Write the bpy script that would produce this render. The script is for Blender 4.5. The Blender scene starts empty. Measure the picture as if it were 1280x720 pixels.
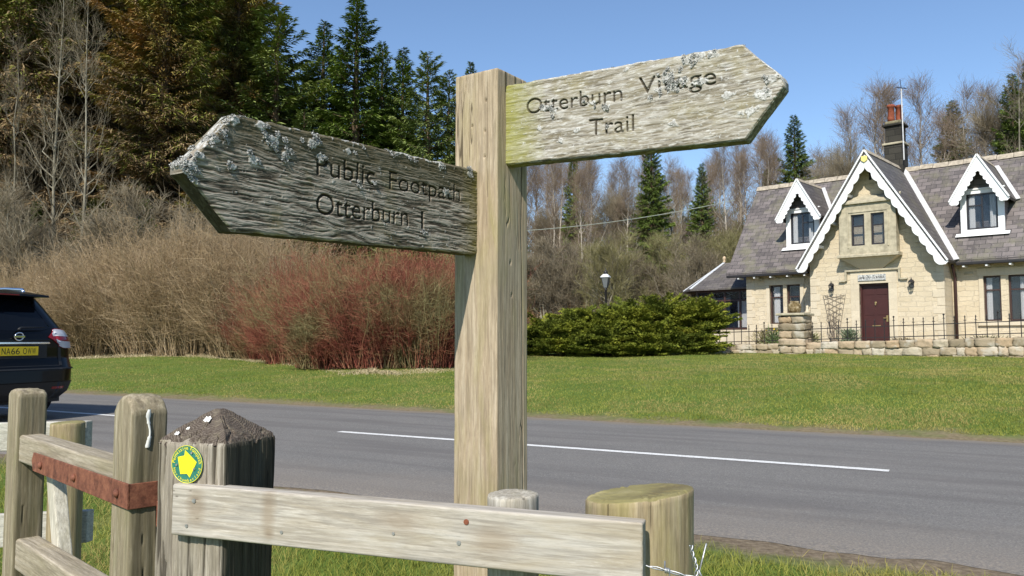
import bpy, bmesh, math, random
import numpy as np
from mathutils import Vector, Matrix

# ------------------------------------------------------------------ camera, sky, sun
scene = bpy.context.scene
EYE = 1.10
cam_d = bpy.data.cameras.new("camera")
cam = bpy.data.objects.new("camera", cam_d)
scene.collection.objects.link(cam)
cam_d.lens = 28.125
cam_d.sensor_width = 36.0
cam_d.clip_start = 0.05
cam_d.clip_end = 2000.0
cam.location = (0, 0, EYE)
cam.rotation_euler = (math.radians(90) + math.atan(64 / 1000.0), 0, 0)
scene.camera = cam

SUN_AZ, SUN_EL = math.radians(20), math.radians(43)
world = bpy.data.worlds.new("World")
scene.world = world
world.use_nodes = True
wn = world.node_tree
sky = wn.nodes.new("ShaderNodeTexSky")
sky.sky_type = 'NISHITA'
sky.sun_disc = False
sky.sun_elevation = SUN_EL
sky.sun_rotation = math.pi + SUN_AZ
sky.air_density = 1.0
sky.dust_density = 0.25
sky.ozone_density = 4.0
sky.altitude = 200
wn.links.new(sky.outputs[0], wn.nodes["Background"].inputs[0])
wn.nodes["Background"].inputs[1].default_value = 0.125

sun_d = bpy.data.lights.new("sun", 'SUN')
sun_d.energy = 4.4
sun_d.angle = math.radians(0.5)
sun_d.color = (1.0, 0.95, 0.86)
sun = bpy.data.objects.new("sun", sun_d)
scene.collection.objects.link(sun)
sv = Vector((-math.sin(SUN_AZ) * math.cos(SUN_EL), -math.cos(SUN_AZ) * math.cos(SUN_EL), math.sin(SUN_EL)))
sun.rotation_euler = sv.to_track_quat('Z', 'Y').to_euler()

scene.view_settings.view_transform = 'Standard'
scene.view_settings.look = 'None'
scene.view_settings.exposure = 0.45
scene.view_settings.gamma = 1.0
scene.view_settings.use_curve_mapping = False
scene.cycles.max_bounces = 5
scene.cycles.diffuse_bounces = 3
scene.cycles.glossy_bounces = 3
scene.cycles.transmission_bounces = 4
scene.cycles.transparent_max_bounces = 6
scene.cycles.caustics_reflective = False
scene.cycles.caustics_refractive = False

C = scene.collection
PI = math.pi
rng = np.random.default_rng(7)

# ------------------------------------------------------------------ numpy noise
def _h(ix, iy, seed):
    n = (ix.astype(np.int64) * 374761393 + iy.astype(np.int64) * 668265263 + seed * 1442695041) & 0xFFFFFFFF
    n = ((n ^ (n >> 13)) * 1274126177) & 0xFFFFFFFF
    n = (n ^ (n >> 16)) & 0xFFFFFFFF
    return n / 4294967295.0
def vnoise(x, y, seed=0):
    x = np.asarray(x, float); y = np.asarray(y, float)
    x, y = np.broadcast_arrays(x, y)
    ix = np.floor(x); iy = np.floor(y)
    fx = x - ix; fy = y - iy
    fx = fx * fx * (3 - 2 * fx); fy = fy * fy * (3 - 2 * fy)
    a = _h(ix, iy, seed); b = _h(ix + 1, iy, seed); c = _h(ix, iy + 1, seed); d = _h(ix + 1, iy + 1, seed)
    return (a * (1 - fx) + b * fx) * (1 - fy) + (c * (1 - fx) + d * fx) * fy
def fbm(x, y, seed=0, octv=4, gain=0.5):
    s = 0; a = 1.0; t = 0
    for k in range(octv):
        s = s + a * vnoise(x * 2 ** k + 17.3 * k, y * 2 ** k + 9.1 * k, seed + k)
        t += a; a *= gain
    return s / t

# ------------------------------------------------------------------ object helpers
def tag(o, label=None, cat=None, group=None, kind=None):
    if label: o["label"] = label
    if cat: o["category"] = cat
    if group: o["group"] = group
    if kind: o["kind"] = kind
    return o
def link(name, me, mat=None, parent=None, loc=None, rot=None):
    o = bpy.data.objects.new(name, me)
    C.objects.link(o)
    if mat is not None:
        me.materials.append(mat)
    if parent is not None: o.parent = parent
    if loc is not None: o.location = loc
    if rot is not None: o.rotation_euler = rot
    return o
def empty(name, loc=(0, 0, 0), rz=0.0, label=None, cat=None, group=None):
    o = bpy.data.objects.new(name, None)
    C.objects.link(o)
    o.empty_display_size = 0.2
    o.location = loc; o.rotation_euler = (0, 0, rz)
    return tag(o, label, cat, group)
def copy_tree(o, parent=None):
    c = o.copy(); C.objects.link(c)
    if parent is not None: c.parent = parent
    for ch in list(o.children): copy_tree(ch, c)
    return c
def mesh_np(name, V, F, attrs=None, smooth=False):
    """fast mesh from numpy arrays; F is (n,3) or (n,4)"""
    V = np.ascontiguousarray(V, dtype=np.float32); F = np.ascontiguousarray(F, dtype=np.int32)
    me = bpy.data.meshes.new(name)
    k = F.shape[1]
    me.vertices.add(len(V)); me.vertices.foreach_set("co", V.ravel())
    me.loops.add(F.size); me.loops.foreach_set("vertex_index", F.ravel())
    me.polygons.add(len(F)); me.polygons.foreach_set("loop_start", np.arange(0, F.size, k, dtype=np.int32))
    try: me.polygons.foreach_set("loop_total", np.full(len(F), k, dtype=np.int32))
    except Exception: pass
    if smooth: me.polygons.foreach_set("use_smooth", np.ones(len(F), dtype=bool))
    me.update(calc_edges=True)
    if attrs:
        for an, av in attrs.items():
            a = me.attributes.new(an, 'FLOAT', 'POINT')
            a.data.foreach_set("value", np.ascontiguousarray(av, dtype=np.float32))
    return me

class MB:
    """collects shapes into one mesh with slope-aligned UVs in metres"""
    def __init__(s): s.v = []; s.f = []
    def add(s, vs, fs):
        b = len(s.v); s.v += [tuple(p) for p in vs]; s.f += [tuple(i + b for i in f) for f in fs]; return s
    def box(s, x0, x1, y0, y1, z0, z1):
        return s.add([(x0, y0, z0), (x1, y0, z0), (x1, y1, z0), (x0, y1, z0), (x0, y0, z1), (x1, y0, z1), (x1, y1, z1), (x0, y1, z1)],
                     [(0, 3, 2, 1), (4, 5, 6, 7), (0, 1, 5, 4), (1, 2, 6, 5), (2, 3, 7, 6), (3, 0, 4, 7)])
    def slab(s, pts, off):
        """polygon (list of 3d points) extruded by vector off"""
        n = len(pts); q = [tuple(Vector(p) + Vector(off)) for p in pts]
        return s.add(list(pts) + q, [tuple(range(n))[::-1], tuple(range(n, 2 * n))] + [(i, (i + 1) % n, n + (i + 1) % n, n + i) for i in range(n)])
    def bar(s, a, b, w, h=None, up=(0, 0, 1)):
        a = Vector(a); b = Vector(b); d = (b - a).normalized(); u = Vector(up)
        if abs(d.dot(u)) > 0.98: u = Vector((1, 0, 0))
        sx = d.cross(u).normalized(); uy = sx.cross(d); h = h or w
        c = [(-w / 2, -h / 2), (w / 2, -h / 2), (w / 2, h / 2), (-w / 2, h / 2)]
        return s.add([a + sx * x + uy * y for x, y in c] + [b + sx * x + uy * y for x, y in c],
                     [(3, 2, 1, 0), (4, 5, 6, 7), (0, 1, 5, 4), (1, 2, 6, 5), (2, 3, 7, 6), (3, 0, 4, 7)])
    def tube(s, pts, r, n=8, cap=True):
        pts = [Vector(p) for p in pts]
        rs = r if isinstance(r, (list, tuple)) else [r] * len(pts)
        vs = []; fs = []
        d0 = (pts[1] - pts[0]).normalized()
        u = d0.orthogonal().normalized()
        for i, p in enumerate(pts):
            d = (pts[min(i + 1, len(pts) - 1)] - pts[max(i - 1, 0)]).normalized()
            u = (u - d * u.dot(d)).normalized(); w = d.cross(u)
            for k in range(n):
                a = 2 * PI * k / n
                vs.append(p + (u * math.cos(a) + w * math.sin(a)) * rs[i])
        for i in range(len(pts) - 1):
            for k in range(n):
                fs.append((i * n + k, i * n + (k + 1) % n, (i + 1) * n + (k + 1) % n, (i + 1) * n + k))
        if cap:
            fs.append(tuple(range(n))[::-1]); fs.append(tuple(range((len(pts) - 1) * n, len(pts) * n)))
        return s.add(vs, fs)
    def lathe(s, prof, n=16, c=(0, 0, 0)):
        vs = []; fs = []
        for r, z in prof:
            for k in range(n):
                a = 2 * PI * k / n
                vs.append((c[0] + r * math.cos(a), c[1] + r * math.sin(a), c[2] + z))
        for i in range(len(prof) - 1):
            for k in range(n):
                fs.append((i * n + k, i * n + (k + 1) % n, (i + 1) * n + (k + 1) % n, (i + 1) * n + k))
        fs.append(tuple(range(n))[::-1]); fs.append(tuple(range((len(prof) - 1) * n, len(prof) * n)))
        return s.add(vs, fs)
    def wall(s, x0, x1, z0, z1, y0, y1, holes):
        """wall in the x-z plane between y0 (front) and y1, with rectangular through-holes (a,b,c,d) = x0,x1,z0,z1"""
        xs = sorted({x0, x1, *[h[0] for h in holes], *[h[1] for h in holes]})
        zs = sorted({z0, z1, *[h[2] for h in holes], *[h[3] for h in holes]})
        def inside(a, b):
            return any(h[0] <= a <= h[1] and h[2] <= b <= h[3] for h in holes)
        for i in range(len(xs) - 1):
            for j in range(len(zs) - 1):
                if not inside((xs[i] + xs[i + 1]) / 2, (zs[j] + zs[j + 1]) / 2):
                    a, b, c, d = xs[i], xs[i + 1], zs[j], zs[j + 1]
                    s.add([(a, y0, c), (b, y0, c), (b, y0, d), (a, y0, d)], [(0, 1, 2, 3)])
                    s.add([(a, y1, c), (b, y1, c), (b, y1, d), (a, y1, d)], [(3, 2, 1, 0)])
        for (a, b, c, d) in holes:
            s.add([(a, y0, c), (b, y0, c), (b, y1, c), (a, y1, c)], [(0, 1, 2, 3)])
            s.add([(a, y0, d), (b, y0, d), (b, y1, d), (a, y1, d)], [(3, 2, 1, 0)])
            s.add([(a, y0, c), (a, y1, c), (a, y1, d), (a, y0, d)], [(0, 1, 2, 3)])
            s.add([(b, y0, c), (b, y1, c), (b, y1, d), (b, y0, d)], [(3, 2, 1, 0)])
        for (a, b, c, d) in ((x0, x1, z0, z0), (x0, x1, z1, z1)):
            s.add([(a, y0, c), (b, y0, c), (b, y1, c), (a, y1, c)], [(0, 1, 2, 3)])
        for a in (x0, x1):
            s.add([(a, y0, z0), (a, y1, z0), (a, y1, z1), (a, y0, z1)], [(0, 1, 2, 3)])
        return s
    def build(s, name, mat, parent=None, bevel=0.0, smooth=False, loc=None, rot=None, seg=2):
        me = bpy.data.meshes.new(name)
        me.from_pydata([tuple(p) for p in s.v], [], s.f)
        uv = me.uv_layers.new(name="UVMap")
        for p in me.polygons:
            n = p.normal
            t = Vector((-n.y, n.x, 0))
            t = t.normalized() if t.length > 0.05 else Vector((1, 0, 0))
            b = n.cross(t)
            for li in p.loop_indices:
                co = me.vertices[me.loops[li].vertex_index].co
                uv.data[li].uv = (co.dot(t), co.dot(b))
            p.use_smooth = smooth
        o = link(name, me, mat, parent, loc, rot)
        if bevel > 0:
            m = o.modifiers.new("bevel", 'BEVEL'); m.width = bevel; m.segments = seg; m.limit_method = 'ANGLE'
            m.angle_limit = math.radians(40)
        return o

def tubes_np(P, R, m=3):
    """P (n,k,3) polylines, R (n,k) radii -> verts, quads"""
    n, k, _ = P.shape
    T = np.gradient(P, axis=1)
    T /= np.linalg.norm(T, axis=2, keepdims=True) + 1e-9
    ref = np.where(np.abs(T[:, :1, 2:3]) > 0.9, np.array([[[1., 0, 0]]]), np.array([[[0, 0, 1.]]]))
    U = np.cross(T, np.broadcast_to(ref, T.shape)); U /= np.linalg.norm(U, axis=2, keepdims=True) + 1e-9
    W = np.cross(T, U)
    a = np.arange(m) * 2 * PI / m
    V = P[:, :, None, :] + R[:, :, None, None] * (U[:, :, None, :] * np.cos(a)[None, None, :, None] + W[:, :, None, :] * np.sin(a)[None, None, :, None])
    idx = np.arange(n * k * m).reshape(n, k, m)
    A = idx[:, :-1, :]; B = np.roll(idx, -1, axis=2)[:, :-1, :]; Cc = np.roll(idx, -1, axis=2)[:, 1:, :]; D = idx[:, 1:, :]
    F = np.stack([A, B, Cc, D], axis=-1).reshape(-1, 4)
    return V.reshape(-1, 3), F
def join_np(parts):
    vs = []; fs = []; b = 0
    for V, F in parts:
        vs.append(V); fs.append(F + b); b += len(V)
    return np.concatenate(vs), np.concatenate(fs)

# ------------------------------------------------------------------ material helper
class Mat:
    def __init__(s, name, rough=0.8, spec=0.3, metal=0.0, color=None):
        s.m = bpy.data.materials.new(name); s.m.use_nodes = True
        s.t = s.m.node_tree; s.b = s.t.nodes["Principled BSDF"]
        s.b.inputs["Roughness"].default_value = rough
        s.b.inputs["Specular IOR Level"].default_value = spec
        s.b.inputs["Metallic"].default_value = metal
        if color: s.b.inputs["Base Color"].default_value = (*color, 1)
    def n(s, typ, **kw):
        nd = s.t.nodes.new("ShaderNode" + typ)
        for k, v in kw.items():
            if hasattr(nd, k) and not k.startswith("i_"): setattr(nd, k, v)
            else:
                key = k[2:] if k.startswith("i_") else k
                key = key.replace("_", " ") if not key.isdigit() else int(key)
                s.put(nd, key, v)
        return nd
    def put(s, nd, key, v):
        if isinstance(v, bpy.types.NodeSocket): s.t.links.new(v, nd.inputs[key])
        else: nd.inputs[key].default_value = v
    def coord(s, kind="Object", scale=(1, 1, 1), rot=(0, 0, 0)):
        tc = s.n("TexCoord"); mp = s.n("Mapping")
        s.t.links.new(tc.outputs[kind], mp.inputs[0])
        mp.inputs["Scale"].default_value = scale; mp.inputs["Rotation"].default_value = rot
        return mp.outputs[0]
    def noise(s, vec, scale=5, detail=4, rough=0.55, dist=0.0):
        nd = s.n("TexNoise"); s.put(nd, "Vector", vec); s.put(nd, "Scale", scale); s.put(nd, "Detail", detail)
        s.put(nd, "Roughness", rough); s.put(nd, "Distortion", dist)
        return nd.outputs["Fac"]
    def ramp(s, fac, stops):
        nd = s.n("ValToRGB"); s.t.links.new(fac, nd.inputs[0])
        e = nd.color_ramp.elements
        while len(e) < len(stops): e.new(0.5)
        for i, (p, c) in enumerate(stops):
            e[i].position = p; e[i].color = (*c, 1) if len(c) == 3 else c
        return nd.outputs[0]
    def g(s, fac, lo, hi, a=0.0, b=1.0):
        nd = s.n("MapRange"); s.put(nd, 0, fac); s.put(nd, 1, lo); s.put(nd, 2, hi); s.put(nd, 3, a); s.put(nd, 4, b)
        return nd.outputs[0]
    def mix(s, fac, a, b, mode='MIX'):
        nd = s.n("Mix", data_type='RGBA', blend_type=mode)
        s.put(nd, 0, fac)
        for k, v in ((6, a), (7, b)):
            if isinstance(v, tuple) and len(v) == 3: v = (*v, 1)
            s.put(nd, k, v)
        return nd.outputs[2]
    def math(s, op, a, b=0.5):
        nd = s.n("Math", operation=op); s.put(nd, 0, a); s.put(nd, 1, b); return nd.outputs[0]
    def attr(s, name):
        nd = s.n("Attribute", attribute_name=name); return nd.outputs["Fac"]
    def sep(s, vec):
        nd = s.n("SeparateXYZ"); s.put(nd, 0, vec); return nd.outputs
    def bump(s, h, strength=0.5, dist=0.01, normal=None):
        nd = s.n("Bump"); s.put(nd, "Strength", strength); s.put(nd, "Distance", dist); s.put(nd, "Height", h)
        if normal is not None: s.put(nd, "Normal", normal)
        s.t.links.new(nd.outputs[0], s.b.inputs["Normal"]); return nd.outputs[0]
    def col(s, v): s.put(s.b, "Base Color", v if isinstance(v, bpy.types.NodeSocket) else (*v, 1)); return s

def plain(name, color, rough=0.6, spec=0.4, metal=0.0, var=0.12, scale=6.0, bump=0.0):
    m = Mat(name, rough, spec, metal)
    c = m.coord()
    f = m.noise(c, scale, 5)
    d = tuple(x * (1 - var) for x in color); l = tuple(min(1, x * (1 + var)) for x in color)
    m.col(m.ramp(f, [(0.3, d), (0.7, l)]))
    if bump: m.bump(m.noise(c, scale * 4, 4), bump, 0.004)
    return m.m

def wood(name, axis, dark, mid, light, green=(0.16, 0.17, 0.05), green_amt=0.5, fine=1.0, bump=0.35, hgt=True, blotch=(0.30, 0.28, 0.25), white=0.0, knots=(), side_dark=None, side_mix=0.88, side_cols=((0.012, 0.011, 0.008), (0.075, 0.068, 0.045)), top_green=False):
    """weathered timber, grain along the given object axis; 'hgt' is the modelled relief (0 crack .. 1 ridge)"""
    m = Mat(name, 0.85, 0.2)
    k = [38.0 * fine] * 3; k[axis] = 2.2 * fine
    c = m.coord(scale=tuple(k))
    c1 = m.coord()
    fib = m.noise(c, 1.0, 6, 0.65, 0.6)
    k2 = [150.0] * 3; k2[axis] = 7.0
    fib2 = m.noise(m.coord(scale=tuple(k2)), 1.0, 3, 0.6, 0.3)
    big = m.noise(c1, 5.0, 4, 0.6)
    k3 = [16.0] * 3; k3[axis] = 3.0
    streak = m.noise(m.coord(scale=tuple(k3)), 1.0, 5, 0.6, 0.8)
    col = m.ramp(fib, [(0.30, tuple((a + b) / 2 for a, b in zip(dark, mid))), (0.48, mid), (0.66, light)])
    k4 = [260.0] * 3; k4[axis] = 26.0
    fleck = m.noise(m.coord(scale=tuple(k4)), 1.0, 4, 0.75)
    col = m.mix(m.g(fleck, 0.34, 0.48, 0.55, 0.0), col, tuple(x * 0.55 for x in mid))
    col = m.mix(m.g(fleck, 0.54, 0.68, 0.0, 0.5), col, tuple(min(0.75, x * 1.3) for x in light))
    col = m.mix(m.g(big, 0.45, 0.7, 0, 0.6), col, blotch)
    col = m.mix(m.g(fib2, 0.38, 0.55, 0.5, 0.0), col, tuple(x * 0.45 for x in mid))
    if white > 0:
        kw = [90.0] * 3; kw[axis] = 22.0
        wn_ = m.noise(m.coord(scale=tuple(kw)), 1.0, 5, 0.7, 0.5)
        col = m.mix(m.g(wn_, 0.52, 0.62, 0, white), col, (0.62, 0.60, 0.55))
    col = m.mix(m.g(streak, 0.48, 0.72, 0, green_amt), col, green)
    if hgt:
        h = m.attr("hgt")
        col = m.mix(m.g(h, 0.0, 0.45, 0.8, 0.0), col, tuple(x * 0.25 for x in dark))
    for (kc, kr) in knots:
        vs_ = m.n("VectorMath", operation='SUBTRACT'); m.put(vs_, 0, c1); m.put(vs_, 1, kc)
        vd = m.n("VectorMath", operation='DIVIDE'); m.put(vd, 0, vs_.outputs[0]); m.put(vd, 1, kr)
        vl = m.n("VectorMath", operation='LENGTH'); m.put(vl, 0, vd.outputs[0])
        dk = m.math('ADD', vl.outputs["Value"], m.math('MULTIPLY', m.math('SUBTRACT', big, 0.5), 1.2))
        col = m.mix(m.g(dk, 1.25, 0.35, 0, 0.55), col, m.ramp(fib, [(0.35, (0.17, 0.12, 0.075)), (0.65, (0.33, 0.255, 0.17))]))
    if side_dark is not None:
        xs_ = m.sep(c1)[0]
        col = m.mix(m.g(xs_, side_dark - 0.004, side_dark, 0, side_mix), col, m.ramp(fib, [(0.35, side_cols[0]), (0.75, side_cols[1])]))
    if top_green:
        gn_ = m.n("NewGeometry").outputs["Normal"]
        up_ = m.sep(gn_)[2]
        col = m.mix(m.g(up_, 0.6, 0.85, 0, 0.85), col, m.ramp(big, [(0.32, (0.13, 0.11, 0.05)), (0.48, (0.235, 0.21, 0.085)), (0.56, (0.30, 0.265, 0.13)), (0.68, (0.38, 0.34, 0.22))]))
    m.col(col)
    bh = m.math('ADD', m.math('MULTIPLY', fib, 0.7), m.math('MULTIPLY', fib2, 0.5))
    m.bump(bh, bump, 0.003)
    m.last = col
    return m

# ------------------------------------------------------------------ terrain
RN = np.array([0.479, 0.878]); RD = np.array([-0.878, 0.479])
Q_NEAR, Q_FAR, Q_MID = 4.5, 10.2, 7.4
def terr(x, y):
    x = np.asarray(x, float); y = np.asarray(y, float)
    q = x * RN[0] + y * RN[1]
    s = q - Q_FAR
    h = 0.70 * (1 - np.exp(-np.maximum(s, 0) / 6.0)) + 0.15 * np.maximum(s - 22, 0)
    h = np.where(s > 112, 0.70 + 0.15 * 90 + 0.01 * (s - 112), h)
    bmp = (fbm(x * 0.35, y * 0.35, 3) - 0.5) * 0.16 * np.clip(s / 4, 0, 1)
    t = np.clip((Q_NEAR - 0.25 - q) / 3.0, 0, 1); t = t * t * (3 - 2 * t)
    near = -0.42 * t + (fbm(x * 2.2, y * 2.2, 9) - 0.5) * 0.07 * np.clip((Q_NEAR - 0.2 - q) / 0.5, 0, 1)
    road = np.where((q > Q_NEAR + 0.25) & (q < Q_FAR - 0.25), -0.03, 0.0)
    edge = -0.012
    return np.where(s > 0, h + bmp + edge * np.exp(-s * 4), np.where(q < Q_NEAR, near - 0.010, road - 0.010))
def T1(x, y): return float(terr(np.array([x]), np.array([y]))[0])

gm = Mat("grass_soil", 0.95, 0.1)
pos = gm.n("NewGeometry").outputs["Position"]
c = pos
big = gm.noise(c, 0.35, 5, 0.6); mid = gm.noise(c, 1.6, 5, 0.65); fin = gm.noise(c, 22, 4, 0.7)
col = gm.ramp(mid, [(0.3, (0.075, 0.125, 0.022)), (0.52, (0.115, 0.165, 0.032)), (0.72, (0.20, 0.20, 0.065))])
col = gm.mix(gm.g(big, 0.42, 0.62, 0, 0.55), col, (0.10, 0.165, 0.028))
col = gm.mix(gm.g(fin, 0.3, 0.7, 0.55, 0.0), col, (0.055, 0.08, 0.018))
sp = gm.sep(pos)
q = gm.math('ADD', gm.math('MULTIPLY', sp[0], 0.479), gm.math('MULTIPLY', sp[1], 0.878))
dq = gm.math('ADD', q, gm.math('MULTIPLY', gm.math('SUBTRACT', gm.noise(c, 2.5, 4), 0.5), 1.0))
# bare soil beside the road
farsoil = gm.g(dq, Q_FAR + 0.05, Q_FAR + 0.55, 1.0, 0.0)
col = gm.mix(gm.math('MULTIPLY', farsoil, gm.g(q, Q_FAR - 0.6, Q_FAR - 0.5, 0, 0.9)), col, gm.ramp(fin, [(0.3, (0.13, 0.095, 0.06)), (0.7, (0.26, 0.20, 0.13))]))
nearsoil = gm.math('MULTIPLY', gm.g(dq, Q_NEAR - 0.40, Q_NEAR - 0.05, 0, 1), gm.g(q, Q_NEAR + 0.4, Q_NEAR + 0.5, 1, 0))
col = gm.mix(nearsoil, col, gm.ramp(fin, [(0.3, (0.10, 0.075, 0.05)), (0.7, (0.24, 0.19, 0.13))]))
# woodland floor
wood_f = gm.g(dq, Q_FAR + 16.5, Q_FAR + 19, 0, 1)
col = gm.mix(wood_f, col, gm.ramp(mid, [(0.3, (0.07, 0.05, 0.03)), (0.7, (0.15, 0.105, 0.06))]))
gm.col(col)
gm.bump(gm.math('ADD', gm.math('MULTIPLY', fin, 0.6), mid), 0.7, 0.03)

def ground():
    xs = np.unique(np.concatenate([np.linspace(-900, -80, 14), np.linspace(-80, -14, 45), np.linspace(-14, 22, 150), np.linspace(22, 90, 45), np.linspace(90, 900, 14)]))
    ys = np.unique(np.concatenate([np.linspace(-300, -10, 10), np.linspace(-10, 2, 20), np.linspace(2, 16, 130), np.linspace(16, 40, 100), np.linspace(40, 120, 40), np.linspace(120, 1200, 12)]))
    X, Y = np.meshgrid(xs, ys)
    Z = terr(X, Y)
    V = np.stack([X, Y, Z], -1).reshape(-1, 3)
    idx = np.arange(len(V)).reshape(len(ys), len(xs))
    F = np.stack([idx[:-1, :-1], idx[:-1, 1:], idx[1:, 1:], idx[1:, :-1]], -1).reshape(-1, 4)
    o = link("ground", mesh_np("ground", V, F, smooth=True), gm.m)
    tag(o, kind="structure")
ground()

# ------------------------------------------------------------------ road
rm = Mat("asphalt", 0.85, 0.35)
c = rm.coord()
sp = rm.sep(c)
speck = rm.noise(c, 85, 4, 0.85); patch = rm.noise(c, 1.1, 4, 0.6)
stre = rm.noise(rm.coord(scale=(0.25, 3.2, 1)), 1.0, 4, 0.5, 0.4)
col = rm.ramp(speck, [(0.30, (0.088, 0.084, 0.078)), (0.52, (0.162, 0.153, 0.141)), (0.68, (0.32, 0.30, 0.27))])
col = rm.mix(rm.g(patch, 0.45, 0.7, 0, 0.30), col, (0.205, 0.188, 0.170))
col = rm.mix(rm.g(stre, 0.47, 0.62, 0, 0.6), col, (0.118, 0.108, 0.101))
ed = rm.math('ADD', sp[1], rm.math('MULTIPLY', rm.math('SUBTRACT', rm.noise(c, 1.7, 5, 0.6), 0.5), 0.9))
near = rm.g(ed, -2.80, -1.75, 1.0, 0.0)
gr = rm.noise(c, 60, 4, 0.8)
col = rm.mix(rm.math('MULTIPLY', near, rm.g(gr, 0.35, 0.6, 0.15, 0.95)), col, rm.ramp(gr, [(0.3, (0.14, 0.120, 0.098)), (0.7, (0.31, 0.265, 0.215))]))
far = rm.g(ed, 2.35, 2.75, 0.0, 0.8)
col = rm.mix(far, col, (0.213, 0.173, 0.125))
rm.col(col)
rm.bump(rm.noise(c, 170, 3, 0.8), 0.6, 0.006)
road_root_loc = tuple(RN * Q_MID) + (0.0,)
ROT_ROAD = math.atan2(-RD[1], -RD[0])          # local +x runs to the right, +y away from the camera
def road():
    L0, L1 = -140, 90
    xs = np.unique(np.concatenate([np.linspace(L0, -25, 30), np.linspace(-25, 20, 500), np.linspace(20, L1, 20)]))
    fr = np.linspace(0, 1, 26)
    lo = (Q_NEAR - Q_MID) + (fbm(xs * 1.3, 0 * xs, 5, 5, 0.65) - 0.5) * 0.32
    hi = (Q_FAR - Q_MID) + (fbm(xs * 1.1, 0 * xs + 7, 6, 5, 0.6) - 0.5) * 0.16
    Yl = lo[None] + (hi - lo)[None] * fr[:, None]
    X = np.broadcast_to(xs, Yl.shape)
    Z = 0.004 - 0.0 * X - 0.016 * (np.abs(fr[:, None] * 2 - 1) ** 6)
    V = np.stack([X, Yl, Z + 0.004], -1).reshape(-1, 3)
    idx = np.arange(len(V)).reshape(len(fr), len(xs))
    F = np.stack([idx[:-1, :-1], idx[:-1, 1:], idx[1:, 1:], idx[1:, :-1]], -1).reshape(-1, 4)
    o = link("road", mesh_np("road", V, F, smooth=True), rm.m, loc=road_root_loc, rot=(0, 0, ROT_ROAD))
    tag(o, kind="structure")
    # painted centre dashes
    pm = Mat("road_paint", 0.7, 0.3)
    pc = pm.coord()
    w = pm.noise(pc, 60, 5, 0.8)
    pm.col(pm.ramp(w, [(0.36, (0.22, 0.215, 0.21)), (0.43, (0.62, 0.61, 0.58)), (0.7, (0.80, 0.79, 0.76))]))
    vs = []; fs = []; b = 0
    def lx(px, py): return (px - road_root_loc[0]) * math.cos(ROT_ROAD) + (py - road_root_loc[1]) * math.sin(ROT_ROAD)
    a0, a1 = lx(-2.014, 9.592), lx(3.153, 6.764)
    step = (a1 - a0) + 3.85
    for k in range(-9, 7):
        xs = np.linspace(a0 + k * step, a1 + k * step, 160)
        w0 = -0.056 + (fbm(xs * 30, xs * 0, 11 + k, 3) - 0.5) * 0.018
        w1 = 0.056 + (fbm(xs * 30, xs * 0 + 3, 31 + k, 3) - 0.5) * 0.018
        V = np.stack([np.concatenate([xs, xs]), np.concatenate([w0, w1]), np.full(320, 0.0118)], -1)
        i = np.arange(159)
        F = np.stack([i, i + 1, i + 161, i + 160], -1)
        vs.append(V); fs.append(F + b); b += 320
    o = link("road_marking", mesh_np("road_marking", np.concatenate(vs), np.concatenate(fs)), pm.m, loc=road_root_loc, rot=(0, 0, ROT_ROAD))
    tag(o, kind="structure")
road()

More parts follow.
